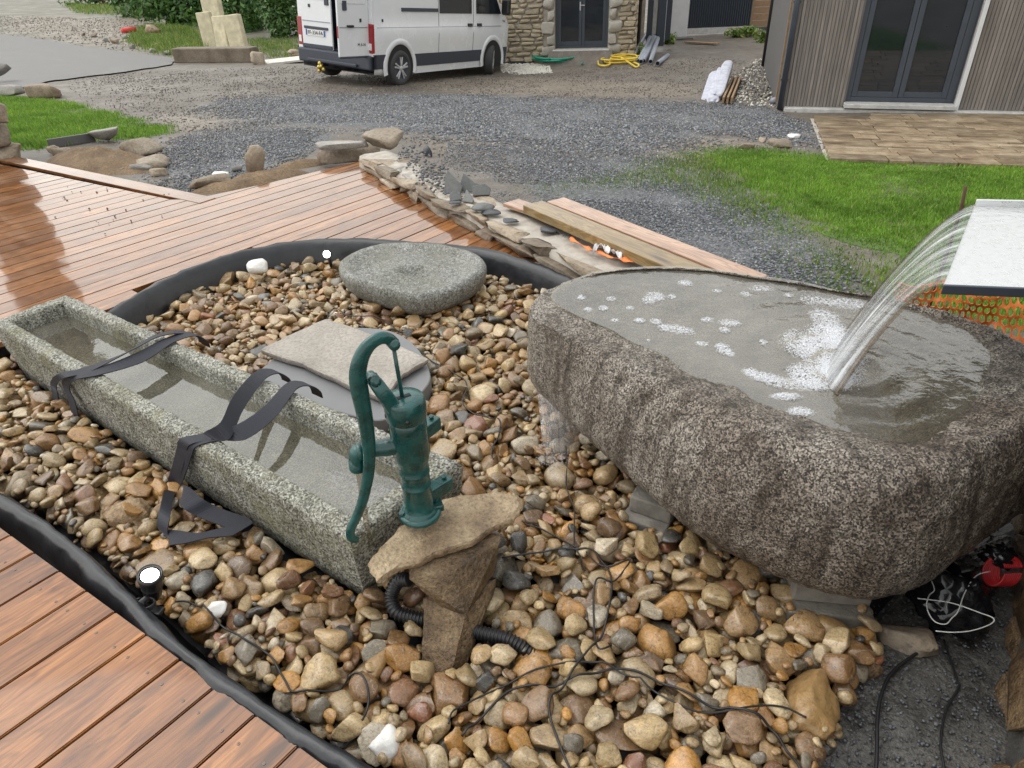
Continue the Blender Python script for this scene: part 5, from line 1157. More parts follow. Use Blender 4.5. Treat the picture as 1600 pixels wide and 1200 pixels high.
stone('boulder', 39, at(1345, 1040, -.17), (.10, .06, .06), MAT['tan_rock'], (.1, .1, -.2), None, ICO3, .6, 4, .05, 'small brown stone at the cable pair\'s bend', 'stone')

# ---------------------------------------------------------------- orange barrier net and iron bar behind the basin
def net():
    nu, nv = 26, 9; c0, c1, e0, e1 = [Vector(p) for p in (at(1395, 520, .10), at(1690, 640, .10), at(1400, 440, .40), at(1690, 452, .42))]
    bd = Vector((.35, .9, 0))
    def P(u, v):
        p = c0.lerp(c1, u).lerp(e0.lerp(e1, u), v); return p + bd * (.06 * mnoise.noise(Vector((u * 5, v * 2.0, 0))) + .025 * mnoise.noise(Vector((u * 13, v * 5, 4)))) + Vector((0, 0, .02 * mnoise.noise(Vector((u * 5, v, 9)))))
    bm = bmesh.new(); cache = {}
    def vt(a, b):
        k = (round(a, 3), round(b, 3))
        if k not in cache: cache[k] = bm.verts.new(P(a / nu, b / nv))
        return cache[k]
    for j in range(nv):
        o_ = .5 * (j % 2)
        for i in range(nu):
            x, y = i + o_, j; ring_ = [(0, 0), (.5, 0), (1, 0), (1, .5), (1, 1), (.5, 1), (0, 1), (0, .5)]; inn = [(.5 + .42 * math.cos(a), .5 + .43 * math.sin(a)) for a in [math.pi * (-.75 + k * .25) for k in range(8)]]
            O = [vt(x + a, y + b) for a, b in ring_]; I = [bm.verts.new(P((x + a) / nu, (y + b) / nv)) for a, b in inn]
            for k in range(8): bm.faces.new((O[k], O[(k + 1) % 8], I[(k + 1) % 8], I[k]))
    bmesh.ops.recalc_face_normals(bm, faces=bm.faces); bmesh.ops.solidify(bm, geom=bm.faces[:], thickness=.003)
    return bm_ob('barrier_net', bm, MAT['orange'], None, False)
tag(net(), 'orange plastic mesh barrier net sagging behind the basin', 'net')
b0 = atY(1502, 326, 3.2); tag(tube('iron_bar', [Vector((b0.x, b0.y, gz(b0.x, b0.y) - .1)), b0, atY(1509, 291, 3.2)], .008, MAT['rust'], None, 8), 'thin rusty iron bar standing behind the spillway', 'bar')
#SECTION5
# ---------------------------------------------------------------- low wall between deck and yard
LW = thing('low_stone_wall', 'low broken stone wall with mortar bed between far deck and yard', 'wall')
WT = .125
wnear = smooth_path([at(*p, 0.0) for p in [(556, 262), (600, 285), (650, 315), (700, 343), (750, 368), (800, 392), (850, 418), (905, 445), (980, 480)]], 8)
def wl(d, side=0.0, z=0.0):
    """point d metres along the wall foot, side metres towards the yard"""
    acc = 0
    for a, b in zip(wnear[:-1], wnear[1:]):
        L = (b - a).length
        if acc + L >= d or b is wnear[-1]:
            t = (b - a).normalized(); n = Vector((-t.y, t.x, 0)); n = n if n.x > 0 else -n; return a + t * (d - acc) + n * side + Vector((0, 0, z)), math.atan2(t.y, t.x)
        acc += L
WL = sum((b - a).length for a, b in zip(wnear[:-1], wnear[1:]))
V = []; Fc = []; secs = [(.03, -.3), (.035, .02), (.05, WT - .035), (.10, WT - .022), (.2, WT - .02), (.3, WT - .028), (.36, WT - .05), (.40, -.3)]; ns = 120
for i in range(ns + 1):
    for o_, z in secs:
        p, _ = wl(WL * i / ns, o_); q_ = Vector((p.x, p.y, z)); q_ += Vector((0, 0, 1)) * (.012 * mnoise.noise(q_ * 9) + .006 * mnoise.noise(q_ * 30)) if z > 0 else Vector(); V.append(q_)
m_ = len(secs)
for i in range(ns):
    for j in range(m_ - 1): Fc.append((i * m_ + j, (i + 1) * m_ + j, (i + 1) * m_ + j + 1, i * m_ + j + 1))
mesh_ob('mortar_core', V, Fc, MAT['render'], LW, True)
sd_ = 900
for row_, (z0, h) in enumerate(((-.06, .06), (-.004, .058), (.052, .062))):
    d = random.uniform(0, .1)
    while d < WL - .05:
        L = random.uniform(.16, .55); p, a = wl(d + L / 2, .045 + random.uniform(-.018, .018)); sd_ += 1
        stone('stone', sd_, (p.x, p.y, z0 + h / 2), (L * 1.02, .12, h * random.uniform(.95, 1.15)), MAT['wallstone'], (0, random.uniform(-.05, .05), a), LW, ICO4, .24, 5, .07, freq=2.6); d += L * .97
d = .25
while d < WL - .2:                                                     # flat capping stones of the bed, half sunk in mortar
    L = random.uniform(.2, .4)
    for sdx in (.14, .29):
        p, a = wl(d + L / 2, sdx + random.uniform(-.02, .02)); sd_ += 1
        if random.random() < .45: stone('stone', sd_, (p.x, p.y, WT - .036 + random.uniform(-.006, .004)), (L * random.uniform(.7, .95), random.uniform(.12, .18), .05), random.choice([MAT['wallstone'], MAT['grey_rock'], MAT['grey_rock']]), (0, 0, a + random.uniform(-.2, .2)), LW, ICO3, .32, 6, .05, freq=2.4)
    d += L
def wtop(px, py, z=WT): return at(px, py, z)
# end slabs at the wall's far corner
stone('flat_boulder', 61, at(545, 236, .0), (.62, .34, .19), MAT['wallstone'], (0, .03, .3), None, ICO3, .5, 6, .06, 'broad flat grey boulder at the wall\'s far left end', 'stone')
stone('flat_boulder', 62, at(594, 217, .135), (.42, .30, .15), MAT['wallstone'], (.06, .02, -.35), None, ICO3, .55, 6, .05, 'rounded tan boulder lying on the wall\'s far corner', 'stone')
stone('flat_boulder', 63, at(535, 226, .10), (.48, .24, .06), MAT['grey_rock'], (0, .04, .45), None, ICO3, .5, 5, .05, 'thin grey slab on top of the far left boulder', 'stone')
stone('dark_slate', 64, gat(668, 244, .04), (.16, .05, .16), MAT['darkslate'], (.1, .2, -.7), None, ICO2, .5, 7, .05, 'dark slate piece propped against the wall\'s far side', 'slate')
BITS = [(p.x, p.y) for p in (at(*q_, WT) for q_ in [(618, 232), (650, 226), (690, 262), (700, 282), (660, 282), (632, 262)])]
BITS2 = [(p.x, p.y) for p in (at(*q_, WT) for q_ in [(650, 262), (690, 258), (730, 300), (720, 308), (690, 302), (655, 290)])]
for bp, nn, lb in ((BITS, 150, 'dark gravel chips lying on the wall top\'s far end'), (BITS2, 130, 'dark gravel chips on the wall top beside the upright shards')):
    tag(chips('gravel_bits', bp, nn, MAT['gravelbit'], (.010, .024), .03, None, lambda x, y: np.full(np.shape(x), WT - .005)), lb, 'gravel', kind='stuff')
def shard(px, py, z, poly, th, rot, mat, label):
    bm = bmesh.new(); vs = [bm.verts.new((x, -th / 2, y)) for x, y in poly]; f = bm.faces.new(vs); g = bmesh.ops.extrude_face_region(bm, geom=[f])
    for v in g['geom']:
        if isinstance(v, bmesh.types.BMVert): v.co.y = th / 2
    bmesh.ops.recalc_face_normals(bm, faces=bm.faces); bmesh.ops.bevel(bm, geom=bm.edges[:], offset=.003, segments=1, affect='EDGES')
    o = bm_ob('slate_shard', bm, mat); o.location = at(px, py, z); o.rotation_euler = rot; return tag(o, label, 'slate', 'slate shards on the wall')
shard(708, 302, WT - .015, [(-.07, 0), (.06, 0), (.075, .05), (.0, .12), (-.045, .16), (-.06, .11)], .022, (-.25, 0, -.35), MAT['slate'], 'tallest pointed grey slate shard standing on the wall')
shard(732, 300, WT - .015, [(-.08, 0), (.07, 0), (.09, .06), (.04, .07), (-.01, .10), (-.05, .13)], .02, (-.45, .1, -.15), MAT['slate'], 'wide notched grey slate shard leaning behind the pointed one')
shard(752, 306, WT - .015, [(-.06, 0), (.06, 0), (.07, .05), (.03, .085), (-.06, .07)], .022, (-.6, 0, .0), MAT['slate'], 'small blunt slate shard leaning at the group\'s right')
shard(712, 314, WT - .012, [(-.04, 0), (.04, 0), (.05, .03), (.0, .075), (-.035, .05)], .02, (-.7, 0, .3), MAT['slate'], 'small pale slate shard low in front of the pointed one')
shard(730, 316, WT - .012, [(-.04, 0), (.045, 0), (.05, .02), (-.02, .085)], .018, (-.5, 0, -.5), MAT['slate'], 'narrow triangular slate chip in front of the upright group')
def flat(px, py, dims, rz, mat, label, seed, z=WT): return stone('flat_slate', seed, at(px, py, z + dims[2] / 2), dims, mat, (.03, .02, rz), None, ICO2, .4, 5, .05, label, 'slate', None, False)
flat(754, 322, (.17, .13, .035), .1, MAT['slate'], 'thick pale grey slate block lying flat on the wall', 71)
flat(768, 331, (.14, .09, .012), -.2, MAT['darkslate'], 'thin dark slate under the pale block', 72); flat(798, 344, (.10, .07, .012), .1, MAT['darkslate'], 'small dark slate tile on white mortar by the timber ends', 73)
flat(858, 358, (.12, .10, .014), -.3, MAT['darkslate'], 'dark slate tile beside the pale beam', 74); flat(711, 316, (.09, .05, .012), .2, MAT['darkslate'], 'dark slate sliver at the wall\'s front edge below the shards', 75)
# timbers lying along the wall
def timber(name, a, b, w, h, mat, label, z, up=None):
    a, b = Vector(a), Vector(b); L = (b - a).length; d = (b - a).normalized(); y = Vector((0, 0, 1)).cross(d).normalized(); zz = d.cross(y); o = box(name, (0, 0, 0), (L, w, h), mat, None, .004, None, 2)
    m = Matrix((d, y, zz)).transposed().to_4x4(); m.translation = (a + b) / 2; o.matrix_world = m; return tag(o, label, 'timber')
zb = WT + .045
a_, b_ = at(832, 316, zb + .03), at(1110, 432, zb + .03)
timber('pine_beam', Vector((a_.x, a_.y, zb)), Vector((b_.x, b_.y, zb)), .15, .055, MAT['pine'], 'pale yellow treated pine beam lying along the wall top', zb)
a_, b_ = at(868, 312, zb - .02), at(1185, 436, zb - .02); timber('larch_plank', Vector((a_.x, a_.y, zb - .03)), Vector((b_.x, b_.y, zb - .03)), .145, .027, MAT['oldlarch'], 'long pink brown larch plank behind the pine beam', zb)
a_, b_ = at(798, 309, zb), at(900, 350, zb - .03); timber('larch_plank', Vector((a_.x, a_.y, WT + .012)), Vector((b_.x, b_.y, WT + .012)), .14, .024, MAT['oldlarch'], 'short larch plank end showing under the pine beam', zb)
ob_ = thing('barrier_tape', 'crumpled orange and white plastic scrap lying beside the pine beam', 'plastic')
P = smooth_path([at(*p, WT + .02) for p in [(890, 372), (905, 380), (918, 388), (932, 392), (955, 402), (975, 405), (990, 410)]], 5); V, Fc = strap_geo(P, [Vector((.3, .9, .5 * math.sin(i * .8))).normalized() * (.014 + .006 * math.sin(i * 1.3)) for i in range(len(P))], .0012); mesh_ob('orange_strip', V, Fc, MAT['orange'], ob_, True)
P = smooth_path([at(*p, WT + .035) for p in [(926, 390), (940, 384), (955, 392), (972, 398)]], 5); V, Fc = strap_geo(P, [Vector((.2, .8, .9 * math.sin(i))).normalized() * .028 for i in range(len(P))], .001); mesh_ob('white_film', V, Fc, MAT['whitetape'], ob_, True)

# ---------------------------------------------------------------- left side: pillar, mound, stray stones
PL = thing('stone_pillar', 'rough stone wall end standing at the left frame edge', 'wall')
c0 = at(22, 246, 0.0); pa = 2.53
for row_ in range(14):
    zz = -.1 + row_ * .2
    for j in range(3):
        L = .42; st = stone('stone', 760 + row_ * 5 + j, (c0.x - .21 - j * .40 * .82 + random.uniform(-.02, .02), c0.y + .12 + j * .40 * .57, zz + .1), (.44, .36, .205), MAT['wallstone'], (0, 0, pa), PL, ICO3, .45, 4, .05)
def mound(name, px, rx, ry, h, rot, mat, kind='structure', seed=0):
    c = gat(*px); n = 40; V = []; Fc = []
    for j in range(16):
        q_ = j / 15
        for i in range(n):
            a = 2 * math.pi * i / n; x, y = math.cos(a) * rx * q_, math.sin(a) * ry * q_; X = c.x + x * math.cos(rot) - y * math.sin(rot); Y = c.y + x * math.sin(rot) + y * math.cos(rot)
            p = Vector((X, Y, 0)); k = mnoise.noise(p * 3.5 + Vector((seed, 0, 0))) * .35 + mnoise.noise(p * 11) * .18 + mnoise.noise(p * 30) * .1
            V.append((X, Y, float(gz_arr(X, Y)) + h * (1 - q_ * q_) * (1 + k) - .02 * q_ + .02 * k * (1 - q_)))
    for j in range(15):
        for i in range(n): Fc.append((j * n + i, j * n + (i + 1) % n, (j + 1) * n + (i + 1) % n, (j + 1) * n + i))
    o = mesh_ob(name, V, Fc, mat, None, True); tag(o, kind=kind); return c
mound('earth_mound', (160, 258), .85, .42, .16, -.55, MAT['soil'], seed=1); mound('earth_mound', (395, 285), .62, .20, .09, .72, MAT['soil'], seed=5); mound('earth_mound', (480, 258), .5, .16, .06, .72, MAT['soil'], seed=9)
def gstone(name, px, py, dims, rz, mat, label, seed, lift=.35, tilt=(0, 0), boxy=.55, cuts=5):
    p = gat(px, py); return stone(name, seed, (p.x, p.y, p.z + dims[2] * lift), dims, mat, (tilt[0], tilt[1], rz), None, ICO3, boxy, cuts, .06, label, 'stone')
gstone('rubble_stone', 168, 222, (.36, .22, .15), .1, MAT['grey_rock'], 'rounded grey stone on top of the earth mound', 201, .6)
gstone('rubble_stone', 224, 242, (.42, .30, .16), -.5, MAT['wallstone'], 'angular tan stone at the earth mound\'s right shoulder', 202, .5, (.2, .2))
gstone('rubble_stone', 236, 262, (.36, .22, .12), .3, MAT['wallstone'], 'flat stone at the foot of the mound by the gravel', 203, .4)
gstone('rubble_stone', 196, 258, (.10, .09, .08), .3, MAT['limestone'], 'small pale round stone on the mound\'s near slope', 204, .8)
gstone('rubble_stone', 222, 268, (.20, .10, .08), .2, MAT['grey_rock'], 'long small stone at the mound\'s foot', 205, .5)
gstone('rubble_stone', 100, 246, (.18, .12, .10), .2, MAT['wallstone'], 'tan stone tucked behind the deck trim by the pillar', 206, .6)
gstone('rubble_stone', 86, 240, (.14, .10, .08), .8, MAT['wallstone'], 'small brown stone nearest the pillar behind the trim', 207, .6)
gstone('rubble_stone', 188, 270, (.14, .07, .05), -.4, MAT['grey_rock'], 'small grey stone at the trim\'s middle', 208, .6)
gstone('rubble_stone', 250, 275, (.16, .10, .08), .5, MAT['wallstone'], 'small tan stone at the mound\'s right foot', 209, .4)
gstone('upright_stone', 402, 276, (.18, .09, .34), .6, MAT['wallstone'], 'pointed brown stone standing upright beside the far deck edge', 210, .35, (.1, .35), .6, 6)
gstone('rubble_stone', 330, 292, (.38, .16, .10), .7, MAT['wallstone'], 'flat earthy stone at the deck\'s inner corner', 211, .5)
gstone('rubble_stone', 345, 280, (.16, .09, .06), .2, MAT['whitestone'], 'pale stone above the deck\'s inner corner', 212, .6)
gstone('rubble_stone', 372, 268, (.10, .06, .05), .2, MAT['grey_rock'], 'little grey stone left of the upright stone', 213, .6)
p0, p1 = gat(78, 232), gat(150, 222); timber('edging_board', p0 + Vector((0, 0, .05)), p1 + Vector((0, 0, .06)), .03, .10, MAT['greywall'], 'weathered grey edging board along the left lawn', 0)
gstone('granite_block', 75, 152, (.66, .34, .26), -.05, MAT['wallstone'], 'long rough granite block at the left lawn\'s far edge', 214, .45, (0, 0), .42, 3)
gstone('granite_block', 8, 130, (.5, .36, .30), .3, MAT['grey_rock'], 'mossy rounded granite boulder at the far left edge', 215, .95, (0, 0), .6, 4)
gstone('granite_block', 12, 152, (.62, .36, .26), -.1, MAT['grey_rock'], 'dark stone under the mossy boulder at far left', 216, .4, (0, 0), .5, 4)
# limestone offcuts, old trough and rubble across the road
def gblock(name, px, py, dims, rz, mat, label, cat, tilt=(0, 0), z=0.0, bev=.012):
    p = gat(px, py); o = box(name, (0, 0, dims[2] / 2), dims, mat, None, bev, None, 2); o.location = (p.x, p.y, p.z + z); o.rotation_euler = (tilt[0], tilt[1], rz); return tag(o, label, cat)
fl_ = gat(350, 82); sc_ = (fl_ - Vector(CAM)).length / 1060
gblock('limestone_block', 333, 79, (19 * sc_, .22, 46 * sc_), -.10, MAT['limestone'], 'pale yellow upright stone block at the left of the leaning group', 'stone block', (-.10, -.07), 0, .025)
gblock('limestone_block', 354, 82, (20 * sc_, .30, 42 * sc_), -.42, MAT['limestone'], 'pale stone block in the middle of the leaning group', 'stone block', (-.14, -.05), 0, .025)
gblock('limestone_block', 377, 84, (21 * sc_, .26, 44 * sc_), -.15, MAT['limestone'], 'pale stone block at the right of the leaning group', 'stone block', (-.10, -.09), 0, .025)
gblock('limestone_block', 345, 72, (27 * sc_, .28, 62 * sc_), -.25, MAT['limestone'], 'tallest pale stone block standing behind the leaning group', 'stone block', (-.12, -.06), 0, .025)
gblock('granite_kerb', 340, 97, (100 * sc_, .42, 15 * sc_), -.27, MAT['wallstone'], 'long grey granite kerbstone beside the road end', 'kerbstone', (0, 0), 0, .03)
gstone('rubble_stone', 404, 101, (.36, .28, .34), .4, MAT['wallstone'], 'upright brown stone at the kerbstone\'s right end', 217, .4, (.1, .2), .6, 5)
gblock('plasterboard_sheet', 446, 98, (1.0, .75, .05), .35, MAT['plaster'], 'dirty white board lying flat behind the van', 'board', (.02, -.03), .03, .004)
gstone('rubble_stone', 460, 90, (.34, .26, .16), .4, MAT['wallstone'], 'brown stone weighing down the white board', 218, .9)
gstone('rubble_stone', 468, 94, (.34, .26, .12), .9, MAT['soil'], 'dirt clod on the white board by the van', 219, .9)
gstone('tree_stump', 240, 58, (.70, .55, .55), .4, MAT['tan_rock'], 'pale pinkish tree stump in the rough grass', 220, .3, (.3, 0), .7, 4); bpy.data.objects['tree_stump']['category'] = 'stump'
pa_, pb_ = gat(192, 52), gat(213, 50); tag(tube('red_pipe', [pa_ + Vector((0, 0, .1)), pa_.lerp(pb_, .5) + Vector((0, 0, .11)), pb_ + Vector((0, 0, .1))], .11, MAT['redpipe'], None, 16), 'short red conduit pipe lying on the rubble verge', 'pipe')
for k, (px, py, s_) in enumerate([(148, 58, .3), (165, 65, .25), (180, 68, .3), (208, 76, .28), (218, 72, .22), (240, 82, .25), (250, 76, .35), (262, 86, .25), (130, 55, .2), (196, 60, .2)]):
    gstone('rubble_stone', px, py, (s_, s_ * .8, s_ * .6), k * .7, MAT['grey_rock'] if k % 2 else MAT['wallstone'], ['brown lump at the left of the verge rubble', 'grey lump below the red pipe\'s left end', 'brown lump under the red pipe', 'grey lump at the road edge below the stump', 'brown chip right of the red pipe', 'grey slab nearest the road end', 'brown slab stone in weeds right of the stump', 'grey stone left of the kerbstone', 'small brown stone farthest left on the verge', 'small grey stone beside the red pipe'][k], 230 + k, .4)
#SECTION6
# ---------------------------------------------------------------- bushes and hedge bank at the back
def bush(name, c, rx, ry, rz, n, leaf, label, mat, seed):
    b = thing(name, label, 'bush', c); r = np.random.default_rng(seed)
    nb = 14; B = np.stack([r.uniform(-.75, .75, nb) * rx, r.uniform(-.75, .75, nb) * ry, r.uniform(.15, .85, nb) * rz], -1); S = r.uniform(.22, .5, nb)
    k = r.integers(0, nb, n); d = r.normal(size=(n, 3)); d /= np.linalg.norm(d, axis=1, keepdims=True); rad = r.uniform(.55, 1.05, n) ** .6
    P = B[k] + d * (rad * S[k])[:, None] * np.array([rx, ry, rz]); P[:, 2] = np.maximum(P[:, 2], .01)
    nrm = d + r.normal(size=(n, 3)) * .5 + np.array([0, -.2, .4]); nrm /= np.linalg.norm(nrm, axis=1, keepdims=True); t = np.cross(nrm, r.normal(size=(n, 3))); t /= np.linalg.norm(t, axis=1, keepdims=True); q_ = np.cross(nrm, t)
    L = leaf * r.uniform(.6, 1.4, n)[:, None]; W = L * .42
    V = np.stack([P - t * L, P - t * L * .1 + q_ * W - nrm * L * .1, P + t * L, P - t * L * .1 - q_ * W - nrm * L * .1], 1)
    T = (np.arange(n) * 4)[:, None, None] + np.array([[0, 1, 2], [0, 2, 3]])[None]
    f = big_mesh('foliage', V.reshape(-1, 3), T.reshape(-1, 3), mat, b); tag(f, kind='stuff')
    for j in range(5):
        a = j * 1.3; tube('stem', [Vector((0, 0, -.1)), Vector((math.cos(a) * rx * .3, math.sin(a) * ry * .3, rz * .5)), Vector((math.cos(a) * rx * .55, math.sin(a) * ry * .55, rz * .9))], [.05, .035, .015], MAT['wood'], b, 6)
    return b
def bushpx(px, py, w, h, dep, n, leaf, label, seed, mat='leaf'):
    c = gat(px, py); s_ = (c - Vector(CAM)).length / 1060; bush('bush', c, w * s_ * .5, dep, h * s_, n, leaf, label, MAT[mat], seed)
bushpx(290, 40, 130, 75, 1.1, 8000, .15, 'broad-leaved bright green bush behind the pale stone blocks', 1)
bushpx(225, 26, 90, 60, 1.0, 3500, .12, 'dark low bush left of the broad-leaved bush', 2)
bushpx(385, 48, 100, 95, 1.2, 7500, .11, 'dark green shrub behind the tallest stone block', 3)
bushpx(440, 58, 100, 100, 1.2, 9000, .09, 'dense dark green shrub next to the van', 4)
bushpx(160, 8, 90, 30, 1.2, 1500, .15, 'low green bush on the far left bank', 5)
bushpx(470, 30, 80, 90, 1.2, 3000, .10, 'dark shrub hidden partly behind the van', 6)
BANK = gpoly([(215, 45), (300, 45), (330, 70), (310, 92), (250, 84), (205, 70)]); tag(blades('grass', BANK, 6500, MAT['weed'], (.12, .32), .02, .8, lean=.9), 'tall rough grass round the tree stump', 'grass', kind='stuff')
BANK2 = gpoly([(385, 62), (470, 60), (470, 92), (420, 90), (390, 80)]); tag(blades('grass', BANK2, 2500, MAT['weed'], (.05, .14), .015, .8, lean=.9), 'short rough grass between stone blocks and van', 'grass', kind='stuff')
BANK3 = gpoly([(100, 6), (230, 10), (200, 25), (120, 22)]); tag(blades('grass', BANK3, 2500, MAT['weed'], (.1, .25), .03, .8, lean=.9), 'rough grass on the far left bank', 'grass', kind='stuff')

# ---------------------------------------------------------------- stone house with french door
hc = gat(992, 97); hl = gat(778, 101); A = Vector((hl.x, 20.4, 0)); Bc = Vector((hc.x, 19.6, 0)); A = atY(778, 100, 20.3); Bc = atY(992, 96, 19.7)
hx = (Bc - A); hx.z = 0; HWd = hx.length; hx.normalize(); hn = Vector((hx.y, -hx.x, 0)); hn = hn if hn.y < 0 else -hn; HZ = min(A.z, Bc.z) - .05
HS = thing('stone_house', 'golden rubble stone house with dark glazed french door', 'house', (Bc.x, Bc.y, HZ)); HS.rotation_euler = (0, 0, math.atan2(hx.y, hx.x))
# local: x to the left is negative (facade from -W to 0), y- is towards us
def hu(px, py):
    d = Vector(ray(px, py)); t = (Vector((Bc.x, Bc.y, 0)) - Vector(CAM)).dot(hn) / d.dot(hn); p = Vector(CAM) + d * t; r = p - Vector((Bc.x, Bc.y, HZ)); return r.dot(hx), r.z
dl, dz0 = hu(867, 77); dr, _ = hu(949, 77); DT = dz0 + 2.25; HH = 3.3; HWL = -7.0
bmw = bmesh.new()
for x0, x1, z0, z1 in ((HWL, dl, -.5, HH), (dr, 0, -.5, HH), (dl, dr, DT, HH), (dl, dr, -.5, dz0)):
    bm_box(bmw, ((x0 + x1) / 2, .30, (z0 + z1) / 2), (x1 - x0, .5, z1 - z0))
bm_ob('mortar_wall', bmw, MAT['render'], HS)
bm_ = bmesh.new(); bm_box(bm_, (HWL / 2, 3.3, HH / 2 - .2), (-HWL, 5.5, HH)); bm_ob('inner_shell', bm_, MAT['render'], HS)
SM = [stone_verts(1000 + k, ICO3, .26, 4, .06, .7, 2.2) for k in range(12)]; smd = {}
def hstone(x, z, L, h, y=.03, dep=.12, mat='housestone', side_=False):
    k = random.randrange(12); key = (k, mat)
    if key not in smd:
        o = big_mesh('stone', SM[k], ICO3[1], MAT[mat], HS, True); smd[key] = o.data
    else: o = bpy.data.objects.new('stone', smd[key]); link(o, HS)
    o.location = (x, y, z) if not side_ else (.0 - y, x, z); o.scale = (L / 2, dep / 2, h / 2) if not side_ else (dep / 2, L / 2, h / 2); o.rotation_euler = (0, random.uniform(-.03, .03), 0); return o
z = -.06
cnt = 0
while z < 2.3:
    h = random.uniform(.08, .16)
    for x0, x1 in ((-3.75, dl - .30), (dr + .30, -.02)):
        x = x0 + random.uniform(-.1, 0)
        while x < x1 - .05:
            L = min(random.uniform(.16, .46), x1 - x)
            hstone(x + L / 2, z + h / 2, L * .96, h * random.uniform(.86, .98)); x += L; cnt += 1
    z += h
z = -.05; fl2 = 0
while z < 2.3:
    h = random.uniform(.24, .32); w = .36 if fl2 else .22; fl2 ^= 1
    for xx in (dl - w / 2, dr + w / 2): hstone(xx, z + h / 2, w * .98, h * .97, .01, .16, 'quoin')
    z += h
z = -.05
while z < 2.3:                                                        # corner and gable side
    h = random.uniform(.14, .22)
    for j in range(3): hstone(.15 + j * .32, z + h / 2, .31, h * .95, .03, .1, 'housestone', True)
    z += h
dw = dr - dl
fr = bmesh.new()
for x0, x1, z0, z1 in ((dl, dl + .07, dz0, DT), (dr - .07, dr, dz0, DT), (dl + .07, dr - .07, DT - .07, DT), (dl + .07, dr - .07, dz0, dz0 + .06)): bm_box(fr, ((x0 + x1) / 2, .22, (z0 + z1) / 2), (x1 - x0, .08, z1 - z0), .004)
DOOR = bm_ob('door', fr, MAT['anth'], HS)
mid = (dl + dr) / 2
for x0, x1 in ((dl + .073, mid - .004), (mid + .004, dr - .073)):
    lf = bmesh.new()
    for a0, a1, b0, b1 in ((x0, x0 + .075, dz0 + .063, DT - .073), (x1 - .075, x1, dz0 + .063, DT - .073), (x0 + .075, x1 - .075, dz0 + .063, dz0 + .16), (x0 + .075, x1 - .075, DT - .15, DT - .073)): bm_box(lf, ((a0 + a1) / 2, .215, (b0 + b1) / 2), (a1 - a0, .06, b1 - b0), .004)
    bm_ob('leaf_frame', lf, MAT['anth'], DOOR); box('pane', ((x0 + x1) / 2, .22, (dz0 + DT) / 2), (x1 - x0 - .14, .02, DT - dz0 - .28), MAT['glass'], DOOR)
box('handle', (mid - .0, .165, dz0 + 1.0), (.14, .02, .022), MAT['alloy'], DOOR, .004); box('handle_plate', (mid - .05, .18, dz0 + .98), (.03, .012, .2), MAT['alloy'], DOOR, .003)
box('door_sill', (mid, -.02, dz0 - .06), (dw + .1, .5, .11), MAT['plinth'], HS, .01)
rp = bmesh.new(); v_ = [rp.verts.new(p) for p in ((dl - .1, -.27, dz0 - .02), (dr + .1, -.27, dz0 - .02), (dr + .35, -.62, -.05), (dl - .3, -.62, -.05), (dl - .1, .1, -.3), (dr + .1, .1, -.3))]; rp.faces.new(v_[:4]); rp.faces.new((v_[0], v_[3], v_[4])); rp.faces.new((v_[1], v_[5], v_[2])); bmesh.ops.recalc_face_normals(rp, faces=rp.faces); bm_ob('gravel_ramp', rp, MAT['ground'], HS)
roof = bmesh.new(); vv = [roof.verts.new(p) for p in ((HWL - .2, -.2, HH), (.2, -.2, HH), (.2, 3.2, HH + 2.6), (HWL - .2, 3.2, HH + 2.6), (.2, 6.6, HH), (HWL - .2, 6.6, HH))]; roof.faces.new(vv[:4]); roof.faces.new((vv[3], vv[2], vv[4], vv[5])); bm_ob('roof', roof, MAT['slate'], HS)
# glazed lobby and cladding behind the house corner
LB = thing('glazed_lobby', 'dark framed lobby with posts at the stone house corner', 'building')
def post(parent, px, py, y, w, h, mat, name='post', dep=.12):
    p = atY(px, py, y); return box(name, (p.x, p.y, p.z + h / 2), (w, dep, h), mat, parent, .004)
for px, py, y, w, m in ((1013, 68, 21.5, .14, 'anth'), (1021, 64, 21.9, .16, 'plinth'), (1030, 72, 21.4, .22, 'anth'), (1040, 62, 22.3, .22, 'anth'), (1036, 66, 22.0, .05, 'alloy')): post(LB, px, py, y, w, 3.2, MAT[m])
box('side_wall', (atY(1003, 60, 23).x, 24.2, .9), (.1, 2.4, 4), MAT['render'], LB)
GB = thing('metal_shed', 'dark blue grey ribbed metal clad building with white door', 'building')
g0, g1 = atY(1072, 55, 25), atY(1172, 50, 25.2); gw = (g1 - g0).length
box('wall_panel', ((g0.x + g1.x) / 2, 25.5, 1.2), (gw, .3, 3.9), MAT['anth'], GB)
nR = 30
for i in range(nR): x = g0.x + gw * (i + .5) / nR; box('rib', (x, 25.32, 1.25), (.035, .06, 3.8), MAT['anth'], GB, .006)
box('plinth_wall', ((g0.x + g1.x) / 2, 25.33, -.78), (gw, .1, .18), MAT['plinth'], GB)
wd0 = atY(1058, 57, 24.6); WDm = box('door', (wd0.x, 24.7, wd0.z + 1.05), (.66, .06, 2.2), MAT['whitepanel'], GB, .006); box('pane', (wd0.x + .02, 24.65, wd0.z + 1.75), (.42, .02, .62), MAT['glass'], WDm)
box('door_step', (wd0.x, 24.5, wd0.z - .12), (.9, .5, .2), MAT['concrete'], GB, .01)
box('corner_post', (atY(1046, 60, 24.7).x, 24.75, .9), (.16, .12, 4), MAT['anth'], GB)
BF = thing('timber_hut', 'brown horizontal boarded hut wall at the back of the passage', 'building')
f0, f1 = atY(1172, 46, 26), atY(1225, 44, 26); 
for i in range(16): box('board', ((f0.x + f1.x) / 2 + .15, 26.2, -.7 + i * .2), ((f1 - f0).length + .4, .05, .192), MAT['brownwood'], BF, .006)
